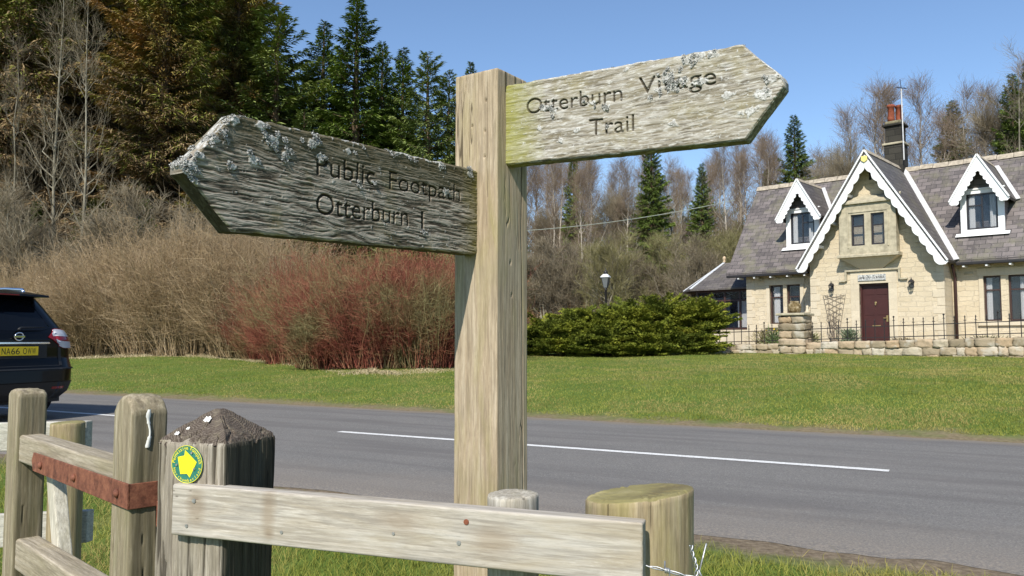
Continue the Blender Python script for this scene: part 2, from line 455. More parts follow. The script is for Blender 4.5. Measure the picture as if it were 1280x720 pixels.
# ------------------------------------------------------------------ close timber: relief grids
def grain(t, w, seed, freq=150.0, wob=0.006, along=9.0):
    w2 = w + wob * (fbm(t * 5, w * 14, seed + 40) - 0.5) * 2 + 0.0035 * (fbm(t * 30, w * 60, seed + 41, 2) - 0.5)
    a = fbm(t * along, w2 * freq, seed, 3, 0.55)
    b = fbm(t * along * 3, w2 * freq * 2.6, seed + 7, 2, 0.5)
    return 0.68 * a + 0.32 * b
def rbox(L, W, H, res, r, disp, amp, topfun=None, name="timber", axis=2):
    """timber block, x in +-L/2, y in +-W/2, z 0..H (axis 2: grain up) - rounded edges, relief from disp(along, across)->0..1"""
    dims = (L, W, H)
    n = [max(2, int(round(d / rs))) for d, rs in zip(dims, res)]
    pts = []; quads = []; b = 0
    for ax in range(3):
        o1, o2 = [i for i in range(3) if i != ax]
        A, B = np.meshgrid(np.linspace(0, 1, n[o1] + 1), np.linspace(0, 1, n[o2] + 1), indexing='ij')
        for side in (0, 1):
            P = np.zeros(A.shape + (3,)); P[..., ax] = side; P[..., o1] = A; P[..., o2] = B
            idx = np.arange(A.size).reshape(A.shape) + b
            F = np.stack([idx[:-1, :-1], idx[1:, :-1], idx[1:, 1:], idx[:-1, 1:]], -1).reshape(-1, 4)
            if (side == 1) == (ax == 1): F = F[:, ::-1]
            pts.append(P.reshape(-1, 3)); quads.append(F); b += A.size
    P = np.concatenate(pts); F = np.concatenate(quads)
    key = np.round(P * 100000).astype(np.int64)
    _, first, inv = np.unique(key, axis=0, return_index=True, return_inverse=True)
    P = P[first]; F = inv.ravel()[F]
    P = (P - 0.5) * np.array(dims)
    half = np.array(dims) / 2 - r
    Q = np.clip(P, -half, half)
    D = P - Q; ln = np.linalg.norm(D, axis=1, keepdims=True) + 1e-12
    N = D / ln
    P = Q + N * r
    al = axis; ac = [i for i in range(3) if i != al]
    h = 0; wsum = 0
    for k, (i, j) in enumerate(((ac[0], ac[1]), (ac[1], ac[0]))):
        wgt = np.abs(N[:, i]) + 1e-6
        h = h + wgt * disp(P[:, al], P[:, j] + 3.1 * k + 1.7 * (N[:, i] > 0)); wsum = wsum + wgt
    h = h / wsum
    end = np.abs(N[:, al]) > 0.9
    he = fbm(P[:, ac[0]] * 60, P[:, ac[1]] * 60, 77)
    h = np.where(end, he, h)
    P = P + N * ((h - 0.5) * amp)[:, None]
    P[:, 2] += H / 2 if axis == 2 else 0
    if topfun is not None:
        wt = np.clip((P[:, 2] - (H - 0.09)) / 0.09, 0, 1)
        tf_ = topfun(P[:, 0], P[:, 1])
        P[:, 2] += np.where(tf_ > 0, tf_ * (wt > 0.93), tf_ * wt)
    return mesh_np(name, P, F, {"hgt": h}, smooth=True)
def rpost(R, H, res, disp, amp, tilt=(0, 0), name="round_post"):
    n = int(2 * PI * R / res); m = int(H / (res * 2.5))
    a = np.linspace(0, 2 * PI, n, endpoint=False)
    zz = np.linspace(0, H - 0.006, m)
    A, Z = np.meshgrid(a, zz)
    wob = 1 + 0.025 * np.sin(2 * A + 1) + 0.015 * np.sin(3 * A + 2)
    h = disp(Z, A * R)
    ww = np.clip(A * R / 0.02, 0, 1) * np.clip((2 * PI - A) * R / 0.02, 0, 1)
    h = h * ww + 0.5 * (1 - ww)
    rr = R * wob + (h - 0.5) * amp
    V = [np.stack([rr * np.cos(A), rr * np.sin(A), Z], -1).reshape(-1, 3)]
    Hh = [h.ravel()]
    k = int(R / res)
    for i in range(k):
        f = 1 - i / k
        f2 = f if i else 1.0
        rr2 = rr[-1] * (f2 if i else 0.975)
        x = rr2 * np.cos(a); y = rr2 * np.sin(a)
        hh = fbm(x * 90, y * 90, 5) * 0.5 + 0.5 * fbm(rr2 * 300, rr2 * 0 + 2, 8, 2)
        rad_ck = np.exp(-((fbm(a * 2.2 + 0 * rr2, rr2 * 9, 15, 3) - 0.5) / 0.018) ** 2) * np.clip(rr2 / R - 0.15, 0, 1)
        V.append(np.stack([x, y, H + (hh - 0.5) * 0.003 - 0.05 * R * rad_ck - 0.03 * R * (rr2 / R > 0.93) + 0 * x], -1)); Hh.append(np.clip(0.35 + 0.6 * hh - 0.6 * rad_ck, 0, 1))
    V = np.concatenate(V); Hh = np.concatenate(Hh)
    rows = m + k
    idx = np.arange(rows * n).reshape(rows, n)
    F = np.stack([idx[:-1], np.roll(idx, -1, 1)[:-1], np.roll(idx, -1, 1)[1:], idx[1:]], -1).reshape(-1, 4)
    V[:, 2] += (V[:, 2] > H - 0.35) * np.clip((V[:, 2] - H + 0.35) / 0.35, 0, 1) * (V[:, 0] * tilt[0] + V[:, 1] * tilt[1])
    last = idx[-1]; c = len(V); V = np.vstack([V, V[last].mean(0)]); Hh = np.append(Hh, 0.4)
    F = np.vstack([F, np.stack([last, np.roll(last, -1), np.full(n, c), np.full(n, c)], -1)])
    me = bpy.data.meshes.new(name)
    tri = F[-n:, :3]; me.from_pydata(V.tolist(), [], F[:-n].tolist() + tri.tolist())
    me.polygons.foreach_set("use_smooth", np.ones(len(me.polygons), dtype=bool))
    at = me.attributes.new("hgt", 'FLOAT', 'POINT'); at.data.foreach_set("value", Hh.astype(np.float32))
    return me

# ------------------------------------------------------------------ lettering
def text_tris(s, size=1.0, spacing=1.0):
    cu = bpy.data.curves.new("t", 'FONT'); cu.body = s; cu.size = size; cu.space_character = spacing
    cu.resolution_u = 6
    o = bpy.data.objects.new("t", cu); C.objects.link(o)
    dg = bpy.context.evaluated_depsgraph_get()
    me = bpy.data.meshes.new_from_object(o.evaluated_get(dg))
    bpy.data.objects.remove(o); bpy.data.curves.remove(cu)
    me.calc_loop_triangles()
    V = np.array([v.co[:2] for v in me.vertices]); F = np.array([t.vertices[:] for t in me.loop_triangles])
    bpy.data.meshes.remove(me)
    return V, F
def raster(V, F, x0, y0, w, h, px):
    """boolean mask of 2-D triangles"""
    nx, ny = int(w / px), int(h / px)
    M = np.zeros((ny, nx), bool)
    for f in F:
        p = (V[f] - (x0, y0)) / px
        a = np.floor(p.min(0)).astype(int) - 1; b = np.ceil(p.max(0)).astype(int) + 2
        a = np.maximum(a, 0); b = np.minimum(b, (nx, ny))
        if (b <= a).any(): continue
        X, Y = np.meshgrid(np.arange(a[0], b[0]) + 0.5, np.arange(a[1], b[1]) + 0.5)
        def ed(p0, p1): return (p1[0] - p0[0]) * (Y - p0[1]) - (p1[1] - p0[1]) * (X - p0[0])
        e0, e1, e2 = ed(p[0], p[1]), ed(p[1], p[2]), ed(p[2], p[0])
        M[a[1]:b[1], a[0]:b[0]] |= ((e0 >= 0) & (e1 >= 0) & (e2 >= 0)) | ((e0 <= 0) & (e1 <= 0) & (e2 <= 0))
    return M
def blur(M, k):
    M = M.astype(float)
    for ax in (0, 1):
        for _ in range(2):
            M = sum(np.roll(M, i, ax) for i in range(-k, k + 1)) / (2 * k + 1)
    return M
def samp(M, x, y, x0, y0, px):
    fx = np.clip((x - x0) / px, 0, M.shape[1] - 2); fy = np.clip((y - y0) / px, 0, M.shape[0] - 2)
    ix = fx.astype(int); iy = fy.astype(int); ax = fx - ix; ay = fy - iy
    return (M[iy, ix] * (1 - ax) + M[iy, ix + 1] * ax) * (1 - ay) + (M[iy + 1, ix] * (1 - ax) + M[iy + 1, ix + 1] * ax) * ay

def carved_board(name, outline_top, outline_bot, L, T, words, mat, mirror, seed, amp, freq, parent, along, knots=(), spots=(), edge_l=0.0):
    """finger board: local x from the post outwards, local z up, visible face at y=0 (towards -y); letters are cut 4 mm deep"""
    px = 0.0004
    x0, y0, w, h = 0.0, outline_bot[0][1] - 0.05, L + 0.02, 0.36
    M = np.zeros((int(h / px), int(w / px)), bool)
    for (s, xl, xr, zl, zr, cap) in words:
        V, F = text_tris(s, 1.0, 1.0)
        Vc, _ = text_tris("H")
        capH = Vc[:, 1].max() - Vc[:, 1].min()
        V = V.copy(); V[:, 0] -= V[:, 0].min()
        fx = (V[:, 0] / V[:, 0].max())
        X = xl + (xr - xl) * fx
        Z = V[:, 1] / capH * cap + zl + (zr - zl) * fx
        M |= raster(np.stack([X, Z], 1), F, x0, y0, w, h, px)
    Mb = np.clip((blur(M, 2) - 0.30) / 0.70, 0, 1)
    ncol = int(L / 0.0011)
    u = np.linspace(0, L, ncol)
    top = np.interp(u, [p[0] for p in outline_top], [p[1] for p in outline_top])
    bot = np.interp(u, [p[0] for p in outline_bot], [p[1] for p in outline_bot])
    top = top + (fbm(u * 45, u * 0, seed + 3, 4) - 0.5) * 0.0045
    bot = bot + (fbm(u * 35, u * 0 + 5, seed + 4, 4) - 0.5) * 0.003
    nf = 185
    f = np.linspace(0, 1, nf)
    Z = bot[:, None] + (top - bot)[:, None] * f[None]
    X = np.broadcast_to(u[:, None], Z.shape)
    tt = X.copy(); ww = Z.copy()
    for (kx, kz, kr, ks) in knots:
        d2 = ((X - kx) / (kr * 2.2)) ** 2 + ((Z - kz) / kr) ** 2
        ww = ww + ks * np.exp(-d2) * np.sign(Z - kz + 1e-5)
    hg = grain(tt, ww, seed, freq, 0.007, along)
    hg2 = np.clip((hg - 0.33) / 0.34, 0, 1)
    chip = fbm(X * 60, Z * 60, seed + 60, 3)
    carve = samp(Mb, X, Z, x0, y0, px)
    depth = -(1 - hg2) * amp - carve * 0.0045 * (0.75 + 0.5 * chip) + (fbm(X * 8, Z * 18, seed + 2) - 0.5) * 0.003
    Lc = np.zeros(X.shape)
    for (sx, sz_, sr) in spots: Lc = np.maximum(Lc, np.exp(-(((X - sx) / (sr * 1.5)) ** 2 + ((Z - sz_) / sr) ** 2)))
    if edge_l: Lc = np.maximum(Lc, np.exp(-((top[:, None] - Z) / edge_l) ** 2) * np.clip(2.2 * (fbm(X * 14, X * 0, seed + 71, 3) - 0.36), 0, 1))
    cn = fbm(X * 150, Z * 150, seed + 70, 3)
    Lc = np.clip((Lc * 1.25 - 0.25 - (cn - 0.40) * 1.6) * 4, 0, 1)
    depth = depth * (1 - 0.55 * Lc) + Lc * 0.0016 * (0.4 + 1.2 * cn)
    edge = np.minimum(f, 1 - f)[None] * (top - bot)[:, None]
    depth = depth - 0.004 * np.clip(1 - edge / 0.005, 0, 1) ** 2
    Yf = -depth
    ring = [np.stack([X, Yf, Z], -1)]; H = [np.clip(hg2 * (1 - 0.95 * carve), 0, 1)]
    kt = 12
    g = np.linspace(0, 1, kt + 2)[1:-1]
    ey = T * g[None]
    tz = top[:, None] + (fbm(u[:, None] * 40, ey * 220, seed + 9) - 0.5) * 0.004
    ring.append(np.stack([np.broadcast_to(u[:, None], tz.shape), np.broadcast_to(ey + 0.002, tz.shape), tz], -1)); H.append(0.3 + 0.5 * fbm(u[:, None] * 20, ey * 260, seed + 12))
    nb = 12
    fb = np.linspace(1, 0, nb)
    Zb = bot[:, None] + (top - bot)[:, None] * fb[None]
    ring.append(np.stack([np.broadcast_to(u[:, None], Zb.shape), np.full_like(Zb, T), Zb], -1)); H.append(0.6 + 0 * Zb)
    ey2 = T * g[::-1][None]
    bz = bot[:, None] + (fbm(u[:, None] * 40, ey2 * 220, seed + 19) - 0.5) * 0.003
    ring.append(np.stack([np.broadcast_to(u[:, None], bz.shape), np.broadcast_to(ey2 + 0.001, bz.shape), bz], -1)); H.append(0.10 * fbm(u[:, None] * 20, ey2 * 260, seed + 13))  # underside and lower slants kept near-black: their shade is put into the colour
    R = np.concatenate(ring, 1); Hh = np.concatenate(H, 1)
    n = R.shape[1]
    idx = np.arange(ncol * n).reshape(ncol, n)
    A = idx[:-1]; B = idx[1:]
    F = np.stack([A, B, np.roll(B, -1, 1), np.roll(A, -1, 1)], -1).reshape(-1, 4)
    P = R.reshape(-1, 3).copy()
    cav = np.zeros(P.shape[0]).reshape(ncol, n); cav[:, :nf] = carve
    lca = np.zeros(P.shape[0]).reshape(ncol, n); lca[:, :nf] = Lc
    lca[:, nf:nf + kt] = (np.clip((fbm(u[:, None] * 70, ey * 200, seed + 73, 3) - 0.47) * 9, 0, 1) * 0.9) if edge_l else 0
    # end caps: strips between the front and back columns
    def cap(col, flip):
        front = idx[col, :nf]; j = np.linspace(0, nf - 1, nb).astype(int)
        fr = front[j]; bk = idx[col, nf + kt:nf + kt + nb][::-1]
        q = np.stack([fr[:-1], fr[1:], bk[1:], bk[:-1]], -1)
        return q[:, ::-1] if flip else q
    F = np.vstack([F, cap(0, False), cap(ncol - 1, True)])
    if mirror:
        P[:, 0] *= -1; F = F[:, ::-1]
    me = mesh_np(name, P, F, {"hgt": Hh.ravel(), "carve": cav.ravel(), "crust": lca.ravel()}, smooth=True)
    return link(name, me, mat, parent)

def lichen_mesh(pts, nrm, size, seed, per=26, name="lichen"):
    """crusty leafy lichen: clumps of small ruffled lobes standing off the wood"""
    r = np.random.default_rng(seed)
    V = []; F = []; b = 0
    for p, n, s in zip(pts, nrm, size):
        n = Vector(n).normalized(); t = n.orthogonal().normalized(); bt = n.cross(t)
        for k in range(per):
            a = r.uniform(0, 2 * PI); d = s * 1.25 * r.uniform(0, 1) ** 0.6
            c = Vector(p) + (t * math.cos(a) + bt * math.sin(a)) * d + n * r.uniform(0.0, 0.0028)
            nn = (n + (t * math.cos(a) + bt * math.sin(a)) * r.uniform(-0.2, 0.8) + Vector(r.normal(0, 0.22, 3))).normalized()
            tt = nn.orthogonal().normalized(); bb = nn.cross(tt)
            R = r.uniform(0.0008, 0.0024); m = 6
            ring = []
            for q in range(m):
                an = 2 * PI * q / m
                rr = R * r.uniform(0.55, 1.25)
                ring.append(c + (tt * math.cos(an) + bb * math.sin(an)) * rr + nn * r.uniform(-0.0009, 0.0013))
            V.append(c - nn * 0.0006); V += ring
            for q in range(m): F.append((b, b + 1 + q, b + 1 + (q + 1) % m))
            b += m + 1
    return mesh_np(name, np.array([tuple(v) for v in V]), np.array(F), smooth=False)

m_lich = Mat("lichen", 0.95, 0.1)
c = m_lich.coord(); m_lich.col(m_lich.ramp(m_lich.noise(c, 160, 4, 0.7), [(0.32, (0.16, 0.155, 0.14)), (0.5, (0.38, 0.375, 0.35)), (0.68, (0.60, 0.59, 0.56))]))

# ------------------------------------------------------------------ fingerpost
PHI = math.radians(34.5)
LF = Vector((-math.sin(PHI), -math.cos(PHI), 0))      # outward normal of the post's left face
RF = Vector((math.cos(PHI), -math.sin(PHI), 0))       # outward normal of the post's right face
POSTW = 0.130
corner = Vector((-0.035, 1.90, 0))
pc = corner - (LF + RF) * (POSTW / 2)
base_z = T1(pc.x, pc.y)
sign = empty("fingerpost", (pc.x, pc.y, base_z - 0.05), 0, "tall square timber fingerpost carrying two carved wooden arms by the road", "signpost")
mp = wood("post_timber", 2, (0.24, 0.175, 0.11), (0.385, 0.30, 0.20), (0.47, 0.385, 0.275), green=(0.28, 0.255, 0.085), green_amt=0.45, fine=1.3, bump=0.5, blotch=(0.36, 0.30, 0.21))
def post_grain(z, w):
    g = grain(z, w, 21, 90, 0.006, 2.5)
    cr = fbm(z * 1.6 + 0.3, w * 34, 61, 3)
    ck = np.exp(-((cr - 0.5) / 0.006) ** 2) * (fbm(z * 2.5, w * 8, 62) > 0.63)
    lc = np.exp(-((w - 1.7 - 0.042 - 0.016 * (fbm(z * 2.6, z * 0, 64, 3) - 0.5)) / 0.0016) ** 2)
    return np.clip(0.45 + 0.5 * (g - 0.3) - 0.9 * ck - 0.9 * lc, 0, 1)
HP = 1.757 - (base_z - 0.05)
yaw = math.atan2(RF.y, RF.x)                          # local +x = right-face normal, local -y = left-face normal
def holes(me, spots, r=0.0035, depth=0.006):
    co = np.empty(len(me.vertices) * 3, np.float32); me.vertices.foreach_get("co", co); co = co.reshape(-1, 3)
    h = np.empty(len(me.vertices), np.float32); me.attributes["hgt"].data.foreach_get("value", h)
    for (face, a, z) in spots:      # face 'x+' or 'y-'
        if face == 'x+': m = co[:, 0] > POSTW / 2 - 0.004; d = np.hypot(co[:, 1] - a, co[:, 2] - z)
        else: m = co[:, 1] < -POSTW / 2 + 0.004; d = np.hypot(co[:, 0] - a, co[:, 2] - z)
        k = np.where(m, np.clip(1.3 - d / r, 0, 1), 0)
        if face == 'x+': co[:, 0] -= k * depth
        else: co[:, 1] += k * depth
        h *= (1 - k)
    me.vertices.foreach_set("co", co.ravel()); me.attributes["hgt"].data.foreach_set("value", h); me.update()
me = rbox(POSTW, POSTW, HP, (0.0014, 0.0014, 0.004), 0.003, post_grain, 0.0035, lambda x, y: 0.0 * x - 0.06 * (x + y) * 0 , "post")
zt = HP
holes(me, [('y-', 0.030, zt - 0.075), ('y-', 0.027, zt - 0.150), ('y-', 0.026, zt - 0.213), ('y-', -0.012, zt - 0.132), ('x+', -0.01, zt - 0.47), ('x+', -0.005, zt - 0.55)])
post = link("post", me, mp.m, sign, rot=(0, 0, yaw))
# slots cut for the arms show as dark recesses at the top and around the arms
ms = plain("slot_wood", (0.09, 0.075, 0.045), 0.95, 0.1)
mb = MB().box(POSTW / 2 - 0.002, POSTW / 2 + 0.0012, -POSTW / 2 + 0.031, -POSTW / 2 + 0.036, HP - 0.05, HP - 0.002).build("slot_joint", ms, post)
mb = MB().box(POSTW / 2 - 0.002, POSTW / 2 + 0.0012, -POSTW / 2 + 0.072, -POSTW / 2 + 0.076, HP - 0.045, HP - 0.002)
mb.build("slot_joint", ms, post)

def arm_mat(name, left):
    m = Mat(name, 0.9, 0.15)
    c1 = m.coord()
    h = m.attr("hgt"); cv = m.attr("carve")
    fib = m.noise(m.coord(scale=(12, 110, 110)), 1.0, 5, 0.65, 0.6)
    big = m.noise(c1, 11, 5, 0.65); big2 = m.noise(c1, 26, 4, 0.7)
    sp = m.sep(c1)
    if left:
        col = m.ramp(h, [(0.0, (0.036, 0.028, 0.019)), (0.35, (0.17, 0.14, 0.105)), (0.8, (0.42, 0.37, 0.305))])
        col = m.mix(m.g(fib, 0.35, 0.55, 0.5, 0.0), col, (0.15, 0.13, 0.10))
        col = m.mix(m.g(big, 0.54, 0.68, 0, 0.5), col, (0.16, 0.135, 0.05))
        zz = m.g(m.math('ADD', sp[2], m.math('MULTIPLY', big2, 0.06)), 1.445, 1.495, 0, 0.72)
        col = m.mix(zz, col, (0.085, 0.072, 0.035))
        gr = m.g(m.math('ADD', sp[0], m.math('MULTIPLY', big2, -0.08)), -0.10, -0.04, 0, 0.65)
        col = m.mix(gr, col, (0.16, 0.145, 0.03))
    else:
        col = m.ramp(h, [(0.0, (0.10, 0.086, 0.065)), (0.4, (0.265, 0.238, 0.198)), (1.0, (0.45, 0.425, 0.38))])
        col = m.mix(m.g(fib, 0.4, 0.62, 0.5, 0.0), col, (0.24, 0.20, 0.12))
        col = m.mix(m.g(big, 0.50, 0.68, 0, 0.5), col, (0.27, 0.23, 0.10))
        wsp = m.noise(m.coord(scale=(34, 150, 150)), 1.0, 5, 0.75, 0.25)
        col = m.mix(m.g(wsp, 0.50, 0.64, 0, 0.75), col, (0.60, 0.58, 0.53))
        gr = m.g(m.math('ADD', sp[0], m.math('MULTIPLY', big2, 0.14)), 0.06, 0.19, 0.8, 0.0)
        col = m.mix(gr, col, (0.27, 0.27, 0.05))
    col = m.mix(m.g(cv, 0.25, 0.8, 0, 0.8), col, (0.035, 0.028, 0.018))
    cr_ = m.attr('crust'); cnz = m.noise(c1, 230, 4, 0.8)
    col = m.mix(m.math('MULTIPLY', cr_, 0.92), col, m.ramp(cnz, [(0.34, (0.16, 0.15, 0.125)), (0.48, (0.40, 0.39, 0.36)), (0.62, (0.64, 0.63, 0.60))]))
    m.col(col)
    m.bump(m.math('ADD', fib, m.math('MULTIPLY', big2, 0.6)), 0.45, 0.0022)
    return m.m

def place_face(o, P0, d, nrm):
    """local x = d (along board), local -y = nrm (visible face), local z up; world z kept in the mesh"""
    X = Vector(d).normalized(); Z = Vector((0, 0, 1)); Y = Z.cross(X)
    M = Matrix((X, Y, Z)).transposed().to_4x4()
    M.translation = Vector((P0[0], P0[1], 0))
    o.matrix_world = M
# the arms are built in world heights; parent transform of the post is a plain shift
off = Vector((-pc.x, -pc.y, -(base_z - 0.05)))
# right arm: runs along RF, visible face normal LF
RA_SP = [(0.425, 1.662, 0.012), (0.440, 1.640, 0.010), (0.458, 1.648, 0.009), (0.475, 1.69, 0.011), (0.50, 1.694, 0.010), (0.53, 1.693, 0.008), (0.118, 1.646, 0.007), (0.140, 1.637, 0.005), (0.50, 1.640, 0.011), (0.405, 1.638, 0.006),
         (0.652, 1.62, 0.010), (0.28, 1.62, 0.007), (0.245, 1.637, 0.006), (0.33, 1.70, 0.005), (0.60, 1.56, 0.012), (0.56, 1.60, 0.008), (0.63, 1.59, 0.014), (0.20, 1.58, 0.006), (0.16, 1.56, 0.006), (0.44, 1.56, 0.007), (0.10, 1.60, 0.006)]
LA_SP = [(0.79 - a, b, c) for (a, b, c) in ((0.655, 1.415, 0.007), (0.615, 1.46, 0.010), (0.585, 1.44, 0.006), (0.52, 1.474, 0.010), (0.64, 1.48, 0.009), (0.50, 1.45, 0.008), (0.70, 1.395, 0.005), (0.778, 1.384, 0.010), (0.762, 1.402, 0.007), (0.735, 1.437, 0.007), (0.70, 1.478, 0.009), (0.36, 1.424, 0.003), (0.12, 1.440, 0.006), (0.03, 1.498, 0.008), (0.14, 1.497, 0.008), (0.43, 1.475, 0.006), (0.19, 1.338, 0.003))]
ra_words = [("Otterburn", 0.062, 0.318, 1.640, 1.630, 0.037), ("Village", 0.358, 0.534, 1.637, 1.628, 0.037), ("Trail", 0.233, 0.346, 1.5635, 1.5575, 0.037)]
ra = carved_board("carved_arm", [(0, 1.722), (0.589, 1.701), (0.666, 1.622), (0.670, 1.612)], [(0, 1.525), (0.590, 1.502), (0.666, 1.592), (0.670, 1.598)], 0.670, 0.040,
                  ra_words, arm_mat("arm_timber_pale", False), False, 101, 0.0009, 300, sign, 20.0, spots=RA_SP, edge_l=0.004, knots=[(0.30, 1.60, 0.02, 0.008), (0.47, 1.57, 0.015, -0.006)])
tag(ra, "pale carved arm reading Otterburn Village Trail, pointing right")
M = Matrix((RF, Vector((0, 0, 1)).cross(RF), Vector((0, 0, 1)))).transposed().to_4x4(); M.translation = Vector((-0.017, 1.930, 0)) + off
ra.matrix_local = M
# left arm: runs along LF, visible face normal RF: mesh is mirrored so that local -x runs outwards
la_words = [("Public", 0.510, 0.352, 1.4145, 1.4185, 0.040), ("Footpath", 0.309, 0.066, 1.4185, 1.4260, 0.039), ("Otterburn", 0.510, 0.248, 1.3390, 1.3460, 0.041), ("1", 0.2065, 0.1975, 1.3435, 1.3440, 0.040)]
LL = 0.790
def flipw(ws): return [(s, LL - a, LL - b, z0, z1, cp) for (s, a, b, z0, z1, cp) in ws]
# built left to right from the tip, then slid so that its right-hand end sits in the post
T_tip, B_tip = 1.386, 1.370
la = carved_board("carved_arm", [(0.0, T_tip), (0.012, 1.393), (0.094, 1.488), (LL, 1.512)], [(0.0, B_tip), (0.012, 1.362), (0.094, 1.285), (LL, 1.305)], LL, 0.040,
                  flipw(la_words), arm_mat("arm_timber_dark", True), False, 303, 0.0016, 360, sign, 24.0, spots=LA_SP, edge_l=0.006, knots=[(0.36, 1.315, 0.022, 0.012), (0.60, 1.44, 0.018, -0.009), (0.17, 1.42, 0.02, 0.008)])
tag(la, "dark weathered lichen-crusted arm reading Public Footpath Otterburn 1, pointing left")
for v in la.data.vertices: v.co.x -= LL
XL = -LF
M = Matrix((XL, Vector((0, 0, 1)).cross(XL), Vector((0, 0, 1)))).transposed().to_4x4(); M.translation = Vector((-0.084, 1.934, 0)) + off
la.matrix_local = M

# lichen on the arms
r = np.random.default_rng(5)
pts = []; nr = []; sz = []
def top_l(x): return np.interp(x, [-LL, -LL + 0.094, 0], [1.386, 1.488, 1.512])
for k in range(85):
    x = -LL + 0.70 * r.uniform(0, 1) ** 1.6 if k < 150 else r.uniform(-LL, -0.02)
    dens = fbm(np.array([x * 9]), np.array([1.0]), 88)[0]
    if dens < 0.42 and x > -LL + 0.12: continue
    w = r.uniform(0, 1) ** 2.2
    y = r.uniform(0.004, 0.038) if r.uniform() < 0.6 else 0.001
    z = float(top_l(x)) - 0.001 - (0 if y > 0.002 else 0.003 + w * 0.03)
    nv = (0, -0.3, 1) if y > 0.002 else (0, -1, 0.5)
    if x < -LL + 0.094 and y > 0.002: nv = (-0.75, -0.2, 0.7)
    pts.append((x, y, z)); nr.append(nv); sz.append(r.uniform(0.003, 0.009))
for (x, z, n_, s_) in ((-0.655, 1.415, 4, 0.008), (-0.50, 1.45, 5, 0.01), (-0.40, 1.42, 3, 0.005), (-0.70, 1.395, 3, 0.006), (-LL + 0.012, 1.385, 16, 0.012), (-0.61, 1.455, 12, 0.012), (-0.585, 1.44, 9, 0.01), (-0.52, 1.47, 14, 0.012), (-0.63, 1.475, 8, 0.01), (-0.36, 1.424, 2, 0.004), (-0.12, 1.440, 4, 0.006), (-0.03, 1.50, 6, 0.008), (-0.20, 1.335, 1, 0.002), (-0.14, 1.495, 5, 0.008)):
    for k in range((n_ + 1) // 2):
        pts.append((x + r.normal(0, s_ * 0.9), 0.0005, z + r.normal(0, s_ * 0.8))); nr.append((0, -1, 0.25)); sz.append(r.uniform(0.002, 0.006))
link("lichen", lichen_mesh(pts, nr, sz, 1, 40), m_lich.m, la)
pts = []; nr = []; sz = []
for (x, z, n_, s_) in ((0.425, 1.660, 22, 0.010), (0.440, 1.640, 16, 0.009), (0.458, 1.648, 8, 0.009), (0.475, 1.69, 14, 0.010), (0.50, 1.694, 14, 0.010), (0.53, 1.695, 8, 0.008), (0.40, 1.636, 5, 0.006), (0.118, 1.647, 7, 0.006), (0.140, 1.637, 4, 0.005), (0.245, 1.637, 4, 0.006), (0.50, 1.640, 5, 0.010), (0.652, 1.62, 10, 0.010), (0.28, 1.62, 4, 0.006), (0.285, 1.575, 2, 0.004)):
    for k in range((n_ + 1) // 2):
        px_, pz_ = x + r.normal(0, s_ * 1.2), z + r.normal(0, s_)
        if px_ > 0.66 or pz_ > np.interp(px_, [0, 0.589, 0.666], [1.722, 1.701, 1.622]): continue
        pts.append((px_, 0.0, pz_)); nr.append((0, -1, 0.15)); sz.append(r.uniform(0.002, 0.006))
for k in range(50):
    x = r.uniform(0.02, 0.62)
    pts.append((x, r.uniform(0.006, 0.035), float(np.interp(x, [0, 0.589, 0.666], [1.722, 1.701, 1.622])) - 0.0015)); nr.append((0, -0.3, 1)); sz.append(r.uniform(0.002, 0.005))
link("lichen", lichen_mesh(pts, nr, sz, 2, 30), m_lich.m, ra)

# ------------------------------------------------------------------ roadside fence: rail, square gate post, round posts
w_rail = wood("rail_timber", 0, (0.273, 0.227, 0.167), (0.414, 0.369, 0.306), (0.502, 0.467, 0.410), green=(0.326, 0.258, 0.153), green_amt=0.55, fine=0.9, bump=0.45, blotch=(0.440, 0.409, 0.360), knots=[((-0.395, -0.018, 0.01), (0.022, 0.03, 0.040)), ((-0.235, -0.018, 0.012), (0.016, 0.03, 0.05)), ((0.03, -0.018, 0.015), (0.05, 0.03, 0.022)), ((0.20, -0.018, 0.0), (0.05, 0.03, 0.028)), ((-0.232, -0.018, -0.026), (0.012, 0.03, 0.012))])
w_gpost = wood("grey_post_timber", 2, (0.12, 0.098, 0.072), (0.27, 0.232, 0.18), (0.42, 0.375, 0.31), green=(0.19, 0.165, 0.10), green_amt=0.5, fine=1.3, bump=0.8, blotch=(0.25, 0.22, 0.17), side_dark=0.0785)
w_stile = wood("stile_timber", 2, (0.17, 0.135, 0.085), (0.29, 0.24, 0.16), (0.41, 0.355, 0.26), green=(0.17, 0.155, 0.075), green_amt=0.8, fine=1.2, bump=0.6, blotch=(0.225, 0.19, 0.12), side_dark=0.051, side_mix=0.6, side_cols=((0.055, 0.046, 0.026), (0.15, 0.13, 0.075)))  # right-facing sides tinted mossy brown, with their dim grazing light painted in
w_round = wood("round_timber", 2, (0.185, 0.135, 0.072), (0.311, 0.242, 0.140), (0.395, 0.324, 0.208), green=(0.260, 0.230, 0.080), green_amt=0.6, fine=1.1, bump=0.5, blotch=(0.302, 0.238, 0.136), top_green=True)
P1 = Vector((-0.654, 1.56, 0)); P2 = Vector((0.205, 1.279, 0))
RDIR = (P2 - P1).normalized(); RNRM = Vector((RDIR.y, -RDIR.x, 0))     # towards the camera
rlen = (P2 - P1).length
def frame(X, nrm, loc):
    X = Vector(X).normalized(); Z = Vector((0, 0, 1)); Y = Z.cross(X)
    M = Matrix((X, Y, Z)).transposed().to_4x4(); M.translation = Vector(loc); return M
